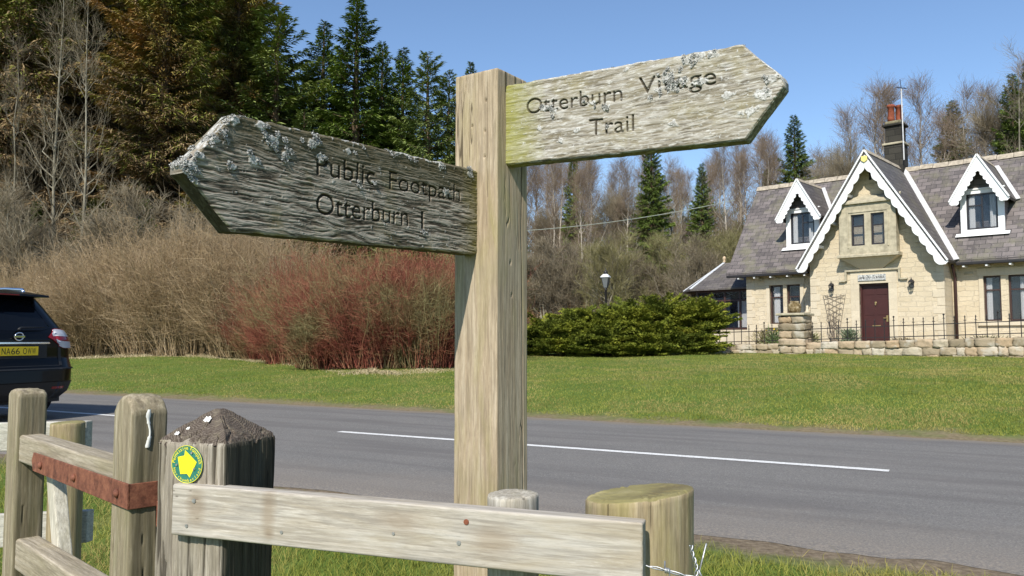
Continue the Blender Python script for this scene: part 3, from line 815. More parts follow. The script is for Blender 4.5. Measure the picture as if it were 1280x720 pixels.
def rail_grain(t, w):
    w2 = w.copy() if hasattr(w, 'copy') else w
    for (kx, kz, kr, ks) in ((-0.22, 0.0, 0.03, 0.012), (-0.37, 0.01, 0.02, 0.012), (0.22, -0.01, 0.04, 0.012), (0.07, 0.02, 0.03, -0.01)):
        wl = (w % 1.0)
        w2 = w2 + ks * np.exp(-((t - kx) / (kr * 1.3)) ** 2)
    g = grain(t, w2, 55, 60, 0.004, 2.0)
    ck = np.exp(-((fbm(t * 1.5, w * 30, 91, 3) - 0.5) / 0.004) ** 2) * (fbm(t * 2, w * 9, 92) > 0.6)
    return np.clip(0.55 + 0.4 * (g - 0.5) - 0.6 * ck, 0, 1)
RT, RH = 0.036, 0.096
fence = empty("rail_fence", ((P1.x + P2.x) / 2, (P1.y + P2.y) / 2, 0), 0, "pale timber rail nailed across the square post in the foreground", "fence rail")
me = rbox(rlen, RT, RH, (0.0025, 0.0025, 0.0025), 0.004, rail_grain, 0.0018, None, "rail", axis=0)
rail = link("rail", me, w_rail.m, fence)
rail.matrix_local = frame(RDIR, RNRM, (P1 + P2) / 2 - fence.location - RNRM * RT / 2 + Vector((0, 0, 0.7685))) @ Matrix.Rotation(math.radians(0.7), 4, 'Y')
m_nail = plain("nail_steel", (0.36, 0.35, 0.33), 0.5, 0.5, 0.6, 0.3, 200)
m_rustnail = plain("rusty_nail", (0.22, 0.075, 0.04), 0.8, 0.3, 0.2, 0.3, 200)
for (a, z, mm, rr) in ((-0.40, 0.02, m_nail, 0.0042), (-0.415, -0.028, m_nail, 0.0035), (0.155, 0.026, m_rustnail, 0.0048), (0.142, -0.01, m_nail, 0.004), (-0.205, -0.022, m_nail, 0.003), (0.02, -0.005, m_nail, 0.0028)):
    mb = MB().tube([(a, -RT / 2 - 0.0016, z), (a, -RT / 2 + 0.003, z)], rr, 10); mb.build("nail", mm, rail, smooth=False)
# dark square gate post with a shallow pyramid top
gp_left = Vector((-0.700, 1.598, 0))
gpc = gp_left + RDIR * 0.080 - RNRM * 0.080
gz = T1(gpc.x, gpc.y) - 0.05
GH = 0.897 - gz
def gp_grain(z, w):
    g = grain(z, w, 33, 130, 0.004, 4.0)
    cr = fbm(z * 1.2, w * 55, 71, 3)
    ck = np.exp(-((cr - 0.5) / 0.035) ** 2) * (fbm(z * 1.6, w * 20, 72) > 0.34)
    return np.clip(0.62 + 0.9 * (g - 0.5) - 1.0 * ck, 0, 1)
gpost = empty("gate_post", (gpc.x, gpc.y, gz), math.atan2(RDIR.y, RDIR.x), "thick square weathered gate post with pyramid top and yellow arrow disc", "gate post")
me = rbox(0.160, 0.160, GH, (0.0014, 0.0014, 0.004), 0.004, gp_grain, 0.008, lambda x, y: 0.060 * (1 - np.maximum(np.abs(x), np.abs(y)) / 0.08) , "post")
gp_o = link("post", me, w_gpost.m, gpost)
# cap: rings of dark end grain
mc = Mat("end_grain", 0.95, 0.1)
c = mc.coord(scale=(1, 1, 1))
wv = mc.n("TexWave", wave_type='RINGS', rings_direction='Z', i_Scale=75.0, i_Distortion=9.0, i_Detail=4.0, i_Detail_Scale=1.5)
mc.t.links.new(c, wv.inputs[0])
cn = mc.noise(c, 40, 5, 0.7)
cc_ = mc.ramp(wv.outputs["Fac"], [(0.1, (0.075, 0.058, 0.046)), (0.6, (0.115, 0.092, 0.074)), (1.0, (0.155, 0.127, 0.102))])
cc_ = mc.mix(mc.g(cn, 0.5, 0.68, 0, 0.7), cc_, (0.20, 0.17, 0.12))
mc.col(cc_); mc.bump(mc.math('ADD', wv.outputs["Fac"], cn), 0.6, 0.002)
n = 150
g1 = np.linspace(-0.0795, 0.0795, n); GX, GY = np.meshgrid(g1, g1)
mx = np.maximum(np.abs(GX), np.abs(GY)) / 0.0795
edgew = (fbm(GX * 60, GY * 60, 44) - 0.5)
crk = 1.6 * np.exp(-((fbm(np.arctan2(GY, GX) * 3.0, mx * 2.0, 46, 3) - 0.5) / 0.02) ** 2) * (mx > 0.25)
GZ = 0.062 * np.minimum((1 - mx) ** 0.9, 0.93) + 0.004 + (fbm(GX * 120, GY * 120, 47) - 0.5) * 0.0018 + edgew * 0.005 - 0.005 * (mx > 0.97) - 0.0045 * crk
V = np.stack([GX, GY, GZ + GH], -1).reshape(-1, 3); idx = np.arange(n * n).reshape(n, n)
F = np.stack([idx[:-1, :-1], idx[:-1, 1:], idx[1:, 1:], idx[1:, :-1]], -1).reshape(-1, 4)
capo = link("post_cap", mesh_np("post_cap", V, F, smooth=True), mc.m, gpost)
m_drop = plain("bird_dropping", (0.72, 0.71, 0.66), 0.9, 0.2, 0, 0.15, 90)
def splat(parent, pts, name="dropping", mat=None):
    V = []; F = []
    rr = np.random.default_rng(len(pts))
    for (p, nrm, R, e) in pts:
        nrm = Vector(nrm).normalized(); t = nrm.orthogonal().normalized() if abs(nrm.z) > 0.5 else Vector((0, 0, 1)).cross(nrm).normalized(); bt = nrm.cross(t)
        b = len(V); V.append(Vector(p) + nrm * 0.0014)
        m = 14
        for k in range(m):
            a = 2 * PI * k / m; q = R * rr.uniform(0.6, 1.2)
            V.append(Vector(p) + t * math.cos(a) * q + bt * math.sin(a) * q * e)
        F += [(b, b + 1 + k, b + 1 + (k + 1) % m) for k in range(m)]
    o = MB(); o.v = [tuple(v) for v in V]; o.f = F
    return o.build(name, mat or m_drop, parent, smooth=True)
for d_ in [((0.0, -0.035, GH + 0.043), (0, -0.7, 0.8), 0.008, 1.2), ((-0.03, -0.055, GH + 0.026), (0, -0.7, 0.8), 0.004, 1.0), ((-0.045, -0.068, GH + 0.017), (0, -0.7, 0.8), 0.005, 1.2)]:
    splat(capo, [d_])

# waymark disc
m_green = plain("waymark_green", (0.03, 0.17, 0.12), 0.45, 0.5, 0, 0.2, 120)
m_yel = plain("waymark_yellow", (0.86, 0.74, 0.02), 0.45, 0.5, 0, 0.05, 60)
wm = empty("waymark_disc", (0, 0, 0), 0, "round green waymark disc with yellow arrow screwed to square gate post", "waymark sign")
wx = 0.0075 - 0.012; wz = 0.858
wmat = frame(RDIR, RNRM, gpc + RNRM * 0.0835 + RDIR * wx + Vector((0, 0, wz)))
wm.matrix_world = wmat
R0 = 0.0365
mb = MB(); mb.v = [(R0 * math.cos(a), 0, R0 * math.sin(a)) for a in np.linspace(0, 2 * PI, 49)[:-1]] + [(R0 * math.cos(a), -0.0022, R0 * math.sin(a)) for a in np.linspace(0, 2 * PI, 49)[:-1]]
mb.f = [tuple(range(48)), tuple(range(48, 96))[::-1]] + [(i, i + 48, (i + 1) % 48 + 48, (i + 1) % 48) for i in range(48)]
disc = mb.build("disc", m_green, wm)
arrow = [(1.16 * x, 1.16 * z) for x, z in [(-0.004, 0.0235), (0.0200, 0.0045), (0.0065, -0.0215), (0.0012, -0.0155), (-0.0125, -0.0165), (-0.0185, 0.0115), (-0.0050, 0.0145)]]
mb = MB().slab([(x, -0.0026, z) for x, z in arrow], (0, -0.0004, 0)); mb.build("arrow", m_yel, wm)
def flat_text(s, size, name, mat, parent, M, ext=0.0):
    V, F = text_tris(s, size)
    V3 = np.c_[V[:, 0], np.zeros(len(V)), V[:, 1]]
    me = mesh_np(name, V3, F); o = link(name, me, mat, parent); o.matrix_local = M; return o
def ring_text(s, rad, a0, a1, size, name, mat, parent, inward=False):
    Vs = []; Fs = []; b = 0
    for i, ch in enumerate(s):
        if ch == ' ': continue
        V, F = text_tris(ch, size); V = V - [(V[:, 0].min() + V[:, 0].max()) / 2, 0]
        a = a0 + (a1 - a0) * i / (len(s) - 1)
        rot = a - PI / 2 if not inward else a + PI / 2
        rr = rad
        x = V[:, 0] * math.cos(rot) - V[:, 1] * math.sin(rot) + rr * math.cos(a); z = V[:, 0] * math.sin(rot) + V[:, 1] * math.cos(rot) + rr * math.sin(a)
        Vs.append(np.c_[x, np.full(len(x), -0.0027), z]); Fs.append(F + b); b += len(V)
    return link(name, mesh_np(name, np.concatenate(Vs), np.concatenate(Fs)), mat, parent)
ring_text("Permissive Footpath", 0.0280, math.radians(172), math.radians(8), 0.0105, "ring_lettering", m_yel, wm)
ring_text("Northumberland", 0.0335, math.radians(200), math.radians(345), 0.0085, "ring_lettering", m_yel, wm, True)
MB().tube([((R0 - 0.0008) * math.cos(a), -0.0024, (R0 - 0.0008) * math.sin(a)) for a in np.linspace(0, 2 * PI, 61)], 0.0006, 5, cap=False).build("rim", m_yel, wm)
for (x, z) in ((0.0115, 0.0225), (-0.0235, -0.002), (0.0175, -0.0085)):
    MB().tube([(x, -0.0022, z), (x, -0.0042, z)], 0.0022, 10).build("screw", m_nail, wm)
# round posts
def stake(cx, cy, topz, R, seed, label, cat, mat, tilt=(0, 0), amp=0.004, lean=(0, 0), name="round_post"):
    gz_ = T1(cx, cy) - 0.05
    def dsp(z, w):
        g = grain(z, w, seed, 70, 0.005, 2.0)
        ck = np.exp(-((fbm(z * 0.8, w * 40, seed + 1, 2) - 0.5) / 0.012) ** 2) * (fbm(z * 1.1, w * 14, seed + 2) > 0.5)
        return np.clip(0.6 + 0.5 * (g - 0.5) - 0.9 * ck, 0, 1)
    me = rpost(R, topz - gz_, 0.003, dsp, amp, tilt, name)
    o = link(name, me, mat, loc=(cx, cy, gz_), rot=(lean[0], lean[1], 0.4))
    return tag(o, label, cat)
w_top = wood("pale_stake_timber", 2, (0.20, 0.175, 0.13), (0.38, 0.34, 0.27), (0.52, 0.49, 0.42), green=(0.27, 0.25, 0.15), green_amt=0.3, fine=0.9, bump=0.35, blotch=(0.34, 0.31, 0.25))
stake(0.0015, 1.435, 0.828, 0.0445, 410, "slim round post with pale cut top just behind the rail", "fence post", w_top.m, (0.02, 0.0))
stake(0.203, 1.424, 0.832, 0.094, 420, "stout round post with mossy green sloping top at the end of the rail", "fence post", w_round.m, (0.10, -0.10), 0.004, (0.0, math.radians(1.0)))

# barbed wire off the rail end
m_wire = plain("galvanised_wire", (0.42, 0.43, 0.44), 0.45, 0.6, 0.75, 0.25, 300)
def barbed():
    wr = empty("barbed_wire", (0.21, 1.30, 0.73), 0, "strand of galvanised barbed wire leading from the rail end over the mossy round post", "barbed wire")
    O_ = wr.location.copy()
    wr.location.z += 0.006
    path = [Vector((0.200, 1.312, 0.733)), Vector((0.232, 1.304, 0.729)), Vector((0.262, 1.300, 0.722)), Vector((0.290, 1.296, 0.716)), Vector((0.335, 1.290, 0.709)), Vector((0.40, 1.28, 0.700)), Vector((0.8, 1.15, 0.66)), Vector((2.2, 0.75, 0.64))]
    def at(t):
        k = t * (len(path) - 1); i = min(int(k), len(path) - 2); return path[i].lerp(path[i + 1], k - i)
    for ph in (0, PI):
        P = []
        for i in range(420):
            t = i / 419; p = at(t); d = (at(min(1, t + 0.002)) - at(max(0, t - 0.002))).normalized()
            u = d.orthogonal().normalized(); w = d.cross(u); a = (p - path[0]).length * 110 + ph
            P.append(p - O_ + (u * math.cos(a) + w * math.sin(a)) * 0.0017)
        MB().tube(P, 0.00125, 6).build("strand", m_wire, wr, smooth=True)
    def coil(c, d, n=3, R=0.0036, spikes=((0.3, 0.6, 1), (-0.5, -0.3, -1)), sl=0.02):
        d = Vector(d).normalized(); u = d.orthogonal().normalized(); w = d.cross(u); P = []
        for i in range(n * 12 + 1):
            a = i / 12 * 2 * PI
            P.append(Vector(c) + d * (i / 12 - n / 2) * 0.0026 + (u * math.cos(a) + w * math.sin(a)) * R)
        s0 = P[0] + Vector(spikes[0]).normalized() * sl; s1 = P[-1] + Vector(spikes[1]).normalized() * sl
        MB().tube([s0 - O_] + [p - O_ for p in P] + [s1 - O_], 0.00125, 6).build("barb", m_wire, wr, smooth=True)
    coil((0.247, 1.301, 0.726), (1, -0.1, -0.15), 3, spikes=((0.1, 0.3, 1), (-0.1, -0.5, -1)), sl=0.011)
    coil((0.298, 1.293, 0.715), (1, -0.1, -0.1), 3, spikes=((0.25, -0.1, 1), (0.7, -0.3, -0.7)), sl=0.055)
    coil((0.308, 1.292, 0.713), (0.6, -0.1, -0.7), 3, R=0.0048, spikes=((-0.4, -0.2, 0.8), (0.3, -0.5, -1)), sl=0.02)
    # loose doubled end wound up the post
    for ph in (0, PI):
        P = []
        a0 = Vector((0.2905, 1.296, 0.714)); a1 = Vector((0.2885, 1.299, 0.766))
        for i in range(60):
            t = i / 59; p = a0.lerp(a1, t) + Vector((0.003 * math.sin(t * 5), 0, 0)); a = t * 16 + ph
            P.append(p - O_ + Vector((math.cos(a), math.sin(a), 0)) * 0.0022)
        MB().tube(P, 0.0013, 6).build("strand", m_wire, wr, smooth=True)
    coil((0.400, 1.279, 0.700), (1, -0.3, -0.1), 3, spikes=((0.4, 0, 1), (0.2, -0.6, -1)), sl=0.018)
barbed()

# ------------------------------------------------------------------ wooden gate at the left
GA = Vector((-0.790, 1.680, 0)); GB = Vector((-1.390, 2.270, 0))
GD = (GB - GA).normalized(); GN = Vector((GD.y, -GD.x, 0))           # along leaf (away), face normal
if GN.y > 0: GN = -GN
gate = empty("wooden_gate", (GA.x, GA.y, T1(GA.x, GA.y)), 0, "small timber gate with rounded stiles and a rusty iron strap hinge", "gate")
gO = gate.location.copy()
SW, SD = 0.105, 0.073
def stile(corner, topz, seed, round_ax):
    ctr = corner + GD * SW / 2 - GN * SD / 2
    z0 = T1(ctr.x, ctr.y) + 0.03
    def dsp(z, w):
        g = grain(z, w, seed, 100, 0.008, 2.2)
        ck = np.exp(-((fbm(z * 1.3, w * 40, seed + 5, 2) - 0.5) / 0.008) ** 2) * (fbm(z * 1.6, w * 14, seed + 6) > 0.52)
        return np.clip(0.6 + 0.7 * (g - 0.5) - 0.9 * ck, 0, 1)
    H = topz - z0
    if round_ax == 0: tf = lambda x, y: -0.035 * (np.abs(x) / (SW / 2)) ** 2.5 - 0.006 * (np.abs(y) / (SD / 2)) ** 4
    else: tf = lambda x, y: -0.016 * (np.abs(x) / (SW / 2)) ** 5 - 0.005 * (np.abs(y) / (SD / 2)) ** 5
    me = rbox(SW, SD, H, (0.0025, 0.0025, 0.0035), 0.006, dsp, 0.006, tf, "stile")
    o = link("stile", me, w_stile.m, gate)
    M = frame(GD * -1, GN, ctr + Vector((0, 0, z0)) - gO); o.matrix_local = M
    return o, ctr
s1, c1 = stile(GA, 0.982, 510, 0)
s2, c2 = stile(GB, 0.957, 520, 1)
w_grail = wood("gate_rail_timber", 0, (0.19, 0.15, 0.10), (0.33, 0.28, 0.20), (0.44, 0.385, 0.30), green=(0.20, 0.175, 0.09), green_amt=0.6, fine=1.1, bump=0.55, blotch=(0.28, 0.24, 0.165))
def grail(za, zb, hh, seed, tk=0.062, x0=0.08):
    a = GA + GD * x0 - GN * (tk / 2 + 0.006); b = GB - GD * 0.0 - GN * (tk / 2 + 0.006)
    L = (b - a).length + 0.03
    def dsp(t, w): return np.clip(0.55 + 0.7 * (grain(t, w, seed, 80, 0.006, 2.0) - 0.5), 0, 1)
    me = rbox(L, tk, hh, (0.003, 0.0025, 0.0025), 0.008, dsp, 0.003, None, "gate_rail", axis=0)
    o = link("gate_rail", me, w_grail.m, gate)
    mid = (a + b) / 2 + Vector((0, 0, (za + zb) / 2)) - gO
    o.matrix_local = frame(-GD, GN, mid) @ Matrix.Rotation(math.atan2(zb - za, L), 4, 'Y')
    return o
grail(0.792, 0.792, 0.076, 530)
grail(0.500, 0.500, 0.085, 540)
# brace
w_pale = wood("brace_timber", 2, (0.30, 0.27, 0.20), (0.50, 0.46, 0.37), (0.60, 0.56, 0.47), green=(0.30, 0.28, 0.16), green_amt=0.3, fine=0.8, bump=0.4, blotch=(0.45, 0.41, 0.33), hgt=False)
ba = GA + GD * 0.79 - GN * 0.08; bb = GA + GD * 0.50 - GN * 0.08
MB().bar(Vector((ba.x, ba.y, 0.78)) - gO, Vector((bb.x, bb.y, 0.05)) - gO, 0.055, 0.035, up=GN).build("brace", w_pale.m, gate, 0.004)
# strap hinge
m_rust = Mat("rusty_iron", 0.75, 0.3, 0.15)
c = m_rust.coord(); m_rust.col(m_rust.ramp(m_rust.noise(c, 45, 6, 0.7), [(0.3, (0.085, 0.032, 0.02)), (0.5, (0.20, 0.075, 0.045)), (0.7, (0.30, 0.125, 0.07))]))
m_rust.bump(m_rust.noise(c, 220, 4), 0.4, 0.002)
tk = 0.005
def gpnt(al, out, z): return GA + GD * al + GN * out + Vector((0, 0, z)) - gO
zc = 0.775; sh = 0.052
mb = MB()
mb.slab([gpnt(0.66, 0.0065, zc - sh / 2 + 0.004), gpnt(-0.006, 0.0065, zc - sh / 2), gpnt(-0.006, 0.0065, zc + sh / 2), gpnt(0.66, 0.0065, zc + sh / 2), gpnt(0.675, 0.0065, zc + 0.004)], -GN * tk)
mb.slab([gpnt(-0.006, 0.0065, zc - sh / 2), gpnt(-0.006, -0.10, zc - sh / 2), gpnt(-0.006, -0.10, zc + sh / 2), gpnt(-0.006, 0.0065, zc + sh / 2)], GD * tk)
strap = mb.build("strap_hinge", m_rust.m, gate, 0.0012)
for al in (0.055, 0.33, 0.59):
    a = gpnt(al, 0.006, zc); MB().tube([a, a + GN * 0.004, a + GN * 0.007, a + GN * 0.0085], [0.0095, 0.009, 0.0065, 0.002], 10).build("bolt", m_rust.m, strap, smooth=True)
pa = gpnt(-0.012, -0.062, zc - 0.045); MB().box(-0.011, 0.011, -0.006, 0.006, -0.024, 0.03).build("hinge_pin", m_rust.m, gate, 0.002, loc=pa)
a = gpnt(0.36, 0.0, 0.505); MB().tube([a, a + GN * 0.010], 0.009, 10).build("bolt", m_rust.m, gate)
# white streak on the near stile's end face
for k in range(1):
    e = -GD
    base = GA + e * 0.0035 - GN * 0.033 + Vector((0, 0, 0)) - gO
    V = []; F = []
    for i in range(34):
        z = 0.952 - 0.0024 * i; wd = 0.0042 * (0.45 + 1.0 * float(fbm(np.array([i * 0.22]), np.array([3.0]), 17)[0])) * (0.55 if 12 < i < 24 else 1.0)
        cxx = 0.0022 * math.sin(i * 0.23)
        for sg in (-1, -0.4, 0.4, 1): V.append(base + GN * (cxx + sg * wd) + e * (0.0012 if abs(sg) < 1 else -0.0008) + Vector((0, 0, z)))
    for i in range(33):
        for q_ in range(3): F.append((i * 4 + q_, i * 4 + q_ + 1, i * 4 + q_ + 5, i * 4 + q_ + 4))
    mb = MB(); mb.v = [tuple(v) for v in V]; mb.f = F; mb.build("dropping", m_drop, gate, smooth=True)

# fence beyond the gate
def far_fence():
    f = empty("rail_fence", (-1.66, 3.02, T1(-1.66, 3.02)), 0, "weathered two-board fence seen behind the small gate at far left", "fence")
    O_ = f.location.copy()
    def dsp(z, w): return np.clip(0.6 + 0.7 * (grain(z, w, 610, 90, 0.006, 2.2) - 0.5), 0, 1)
    me = rpost(0.056, 0.795 - T1(-1.640, 2.98) + 0.05, 0.004, dsp, 0.004, (0.03, 0.02), "fence_post")
    link("fence_post", me, w_round.m, f, loc=Vector((-1.640, 2.98, T1(-1.640, 2.98) - 0.05)) - O_)
    d = Vector((-0.97, -0.24, 0)).normalized(); nn = Vector((d.y, -d.x, 0))
    a = Vector((-1.615, 3.06, 0))
    for (zt, hh, dx) in ((0.79, 0.105, 0.0), (0.455, 0.12, -0.015)):
        p0 = a + d * dx; p1 = p0 + d * 3.2
        MB().slab([p0 + Vector((0, 0, zt - hh)) - O_, p1 + Vector((0, 0, zt - hh)) - O_, p1 + Vector((0, 0, zt)) - O_, p0 + Vector((0, 0, zt)) - O_], (0.008, 0.035, 0)).build("board", w_pale2.m, f, 0.004)
    for k in (1.5, 3.0):
        p = a + d * k + Vector((0, 0.09, 0))
        link("fence_post", me, None, f, loc=Vector((p.x, p.y, T1(p.x, p.y) - 0.05)) - O_)
w_pale2 = wood("board_timber", 0, (0.32, 0.30, 0.24), (0.50, 0.47, 0.40), (0.60, 0.57, 0.50), green=(0.33, 0.31, 0.2), green_amt=0.3, fine=0.6, bump=0.35, blotch=(0.46, 0.43, 0.36), hgt=False)
far_fence()

# ------------------------------------------------------------------ stone cottage
TH = math.radians(42.4)
house = empty("stone_cottage", (11.44, 26.0, 0), -TH, "buff stone cottage with steep slate roof, white scalloped bargeboards and dark red door", "house")

def stone_mat(name, c1, c2, mortar, bw, bh, rough_amt=0.5, off=0.5, msz=0.012, bumpy=0.6):
    m = Mat(name, 0.92, 0.15)
    tc = m.n("TexCoord"); uv = tc.outputs["UV"]; ob = tc.outputs["Object"]
    nz = m.n("TexNoise"); m.put(nz, "Vector", ob); m.put(nz, "Scale", 5.0); m.put(nz, "Detail", 3.0)
    vm = m.n("VectorMath", operation='MULTIPLY_ADD'); m.put(vm, 0, nz.outputs["Color"]); m.put(vm, 1, (0.05 * rough_amt, 0.05 * rough_amt, 0)); m.put(vm, 2, uv)
    br = m.n("TexBrick", offset=off, squash=0.8, squash_frequency=3)
    m.put(br, "Vector", vm.outputs[0]); m.put(br, "Color1", (*c1, 1)); m.put(br, "Color2", (*c2, 1)); m.put(br, "Mortar", (*mortar, 1))
    m.put(br, "Scale", 1.0); m.put(br, "Mortar Size", msz); m.put(br, "Mortar Smooth", 0.3); m.put(br, "Brick Width", bw); m.put(br, "Row Height", bh); m.put(br, "Bias", 0.0)
    n1 = m.noise(ob, 2.2, 5, 0.6); n2 = m.noise(ob, 24, 5, 0.7)
    col = m.mix(m.g(n1, 0.40, 0.75, 0.0, 0.40), br.outputs["Color"], tuple(x * 0.72 for x in c1))
    col = m.mix(m.g(n2, 0.3, 0.7, 0.35, 0.0), col, tuple(x * 0.6 for x in c1))
    m.col(col)
    m.bump(m.math('ADD', m.math('MULTIPLY', br.outputs["Fac"], -0.8), n2), bumpy, 0.02)
    return m.m
M_RUB = stone_mat("coursed_sandstone", (0.60, 0.505, 0.35), (0.67, 0.575, 0.42), (0.62, 0.54, 0.40), 0.47, 0.155, 2.4, bumpy=0.9)
M_ASH = stone_mat("dressed_sandstone", (0.58, 0.50, 0.365), (0.66, 0.575, 0.43), (0.52, 0.45, 0.335), 0.6, 0.34, 0.1, msz=0.006, bumpy=0.25)
M_OLDST = plain("weathered_sandstone", (0.40, 0.355, 0.255), 0.92, 0.1, 0, 0.25, 7, 0.3)
M_RIDGE = plain("ridge_stone", (0.36, 0.31, 0.24), 0.92, 0.1, 0, 0.35, 9, 0.3)
M_WHITE = plain("white_paint", (0.80, 0.80, 0.79), 0.5, 0.4, 0, 0.04, 8)
M_LEAD = plain("lead_flashing", (0.55, 0.54, 0.53), 0.55, 0.4, 0.1, 0.2, 10)
M_FRAME = plain("brown_window_frame", (0.055, 0.028, 0.022), 0.4, 0.4, 0, 0.15, 20)
M_DARKF = plain("black_window_frame", (0.025, 0.022, 0.024), 0.35, 0.45, 0, 0.15, 20)
M_GUT = plain("gutter_black", (0.022, 0.02, 0.02), 0.45, 0.4)
M_INT = plain("dark_interior", (0.02, 0.022, 0.026), 0.9, 0.1)
M_CURT = plain("white_curtain", (0.80, 0.80, 0.80), 0.9, 0.1, 0, 0.05, 18)
M_SOOT = stone_mat("sooty_chimney_stone", (0.035, 0.033, 0.028), (0.075, 0.068, 0.055), (0.03, 0.028, 0.025), 0.45, 0.22, 0.5)
M_POT = plain("terracotta_pot", (0.26, 0.075, 0.04), 0.85, 0.2, 0, 0.25, 12)
gl = Mat("window_glass", 0.06, 0.8); gl.col((0.03, 0.045, 0.07)); gl.b.inputs["Metallic"].default_value = 0.0
gl.b.inputs["IOR"].default_value = 1.8
gl.b.inputs["Alpha"].default_value = 0.22
M_GLASS = gl.m
def slate_mat(name, a, b, lich, amt):
    m = Mat(name, 0.62, 0.4)
    tc = m.n("TexCoord"); uv = tc.outputs["UV"]; ob = tc.outputs["Object"]
    br = m.n("TexBrick", offset=0.5)
    m.put(br, "Vector", uv); m.put(br, "Color1", (*a, 1)); m.put(br, "Color2", (*b, 1)); m.put(br, "Mortar", (0.02, 0.018, 0.02, 1))
    m.put(br, "Scale", 1.0); m.put(br, "Mortar Size", 0.008); m.put(br, "Brick Width", 0.32); m.put(br, "Row Height", 0.185); m.put(br, "Bias", 0.0)
    n1 = m.noise(ob, 1.3, 5, 0.6); n2 = m.noise(ob, 8, 5, 0.7); n3 = m.noise(m.coord(scale=(6, 0.9, 0.9)), 1.0, 4, 0.6)
    col = br.outputs["Color"]
    col = m.mix(m.g(n1, 0.50, 0.66, 0, amt), col, lich)
    col = m.mix(m.g(n3, 0.52, 0.70, 0, 0.6), col, (0.07, 0.06, 0.055))
    col = m.mix(m.g(n2, 0.55, 0.72, 0, 0.5), col, tuple(x * 1.5 for x in b))
    m.col(col)
    v = m.sep(uv)
    saw = m.n("Math", operation='FRACT'); m.put(saw, 0, m.math('DIVIDE', v[1], 0.185))
    m.bump(m.math('ADD', m.math('MULTIPLY', m.math('SUBTRACT', 1.0, saw.outputs[0]), 1.0), m.math('MULTIPLY', n2, 0.6)), 0.8, 0.02)
    return m.m
M_SLATE = slate_mat("slate_purple", (0.085, 0.073, 0.070), (0.185, 0.158, 0.150), (0.16, 0.15, 0.095), 0.8)
M_SLATE2 = slate_mat("slate_grey", (0.085, 0.075, 0.072), (0.135, 0.12, 0.112), (0.13, 0.12, 0.085), 0.7)

EAVE_Z, EAVE_V, RZ, RV = 3.54, 0.50, 7.14, 3.30
SL = (RZ - EAVE_Z) / (RV - EAVE_V)
UL, UR = -5.10, 9.2
GZ0 = 0.60
def main_z(v): return EAVE_Z + (v - EAVE_V) * SL
# main walls
wl = [(-3.60, -3.10, 1.65, 3.05), (-2.96, -2.47, 1.65, 3.05)]
wr = [(3.26, 3.72, 1.65, 3.03), (3.92, 4.40, 1.65, 3.03), (6.4, 6.86, 1.65, 3.03), (7.06, 7.52, 1.65, 3.03)]
MB().wall(-4.50, -1.72, GZ0, 3.70, 0.90, 1.28, wl).build("wall", M_RUB, house)
MB().wall(2.38, 8.8, GZ0, 3.70, 0.90, 1.28, wr).build("wall", M_RUB, house)
mb = MB()
pent = [(-4.5, 0.902, GZ0), (-4.5, 5.70, GZ0), (-4.5, 5.70, 3.65), (-4.5, RV, RZ - 0.12), (-4.5, 0.902, 3.93)]
mb.slab(pent, (0.35, 0, 0)); mb.build("gable_wall", M_RUB, house)
mb = MB(); mb.slab([(x + 13.3, y, z) for x, y, z in pent], (-0.35, 0, 0)).build("gable_wall", M_RUB, house)
MB().box(-4.15, 8.45, 5.35, 5.70, GZ0, 3.65).build("wall", M_RUB, house)
# main roof
TS = 0.07
def plane_y(mb, x0, x1, v0, v1, up=0.0):
    """front roof slope between two v's"""
    mb.slab([(x0, v0, main_z(v0) + up), (x1, v0, main_z(v0) + up), (x1, v1, main_z(v1) + up), (x0, v1, main_z(v1) + up)], (0, 0, -TS * 1.3))
mb = MB(); plane_y(mb, UL, UR, EAVE_V, RV)
mb.build("roof", M_SLATE, house)
mb = MB(); mb.slab([(UL, RV, RZ), (UR, RV, RZ), (UR, 6.1, EAVE_Z), (UL, 6.1, EAVE_Z)], (0, 0, -TS * 1.3)); mb.build("roof", M_SLATE, house)
rr = random.Random(3)
x = UL - 0.02
mb = MB()
while x < UR:
    w = rr.uniform(0.42, 0.52); j = rr.uniform(-0.008, 0.012)
    mb.slab([(x, RV - 0.14, RZ - 0.12 + j), (x, RV, RZ + 0.07 + j), (x, RV + 0.14, RZ - 0.12 + j)], (w - 0.012, 0, rr.uniform(-0.008, 0.008))); x += w
rg = mb.build("ridge_tiles", M_RIDGE, house, 0.012)
# gutter, fascia, rafter ends under the eaves
for (a, b) in ((UL + 0.02, -1.98), (2.62, UR)):
    MB().box(a, b, EAVE_V - 0.06, EAVE_V + 0.05, EAVE_Z - 0.17, EAVE_Z - 0.075).build("gutter", M_GUT, house, 0.02)
    MB().box(a + 0.1, b, EAVE_V + 0.055, 0.898, EAVE_Z - 0.10, EAVE_Z - 0.07).build("soffit", M_GUT, house)
x = UL + 0.45
while x < 5.4:
    if not (-2.1 < x < 2.7):
        MB().box(x, x + 0.06, EAVE_V - 0.02, 0.88, EAVE_Z - 0.23, EAVE_Z - 0.175).build("rafter_end", M_WHITE, house)
    x += 0.62

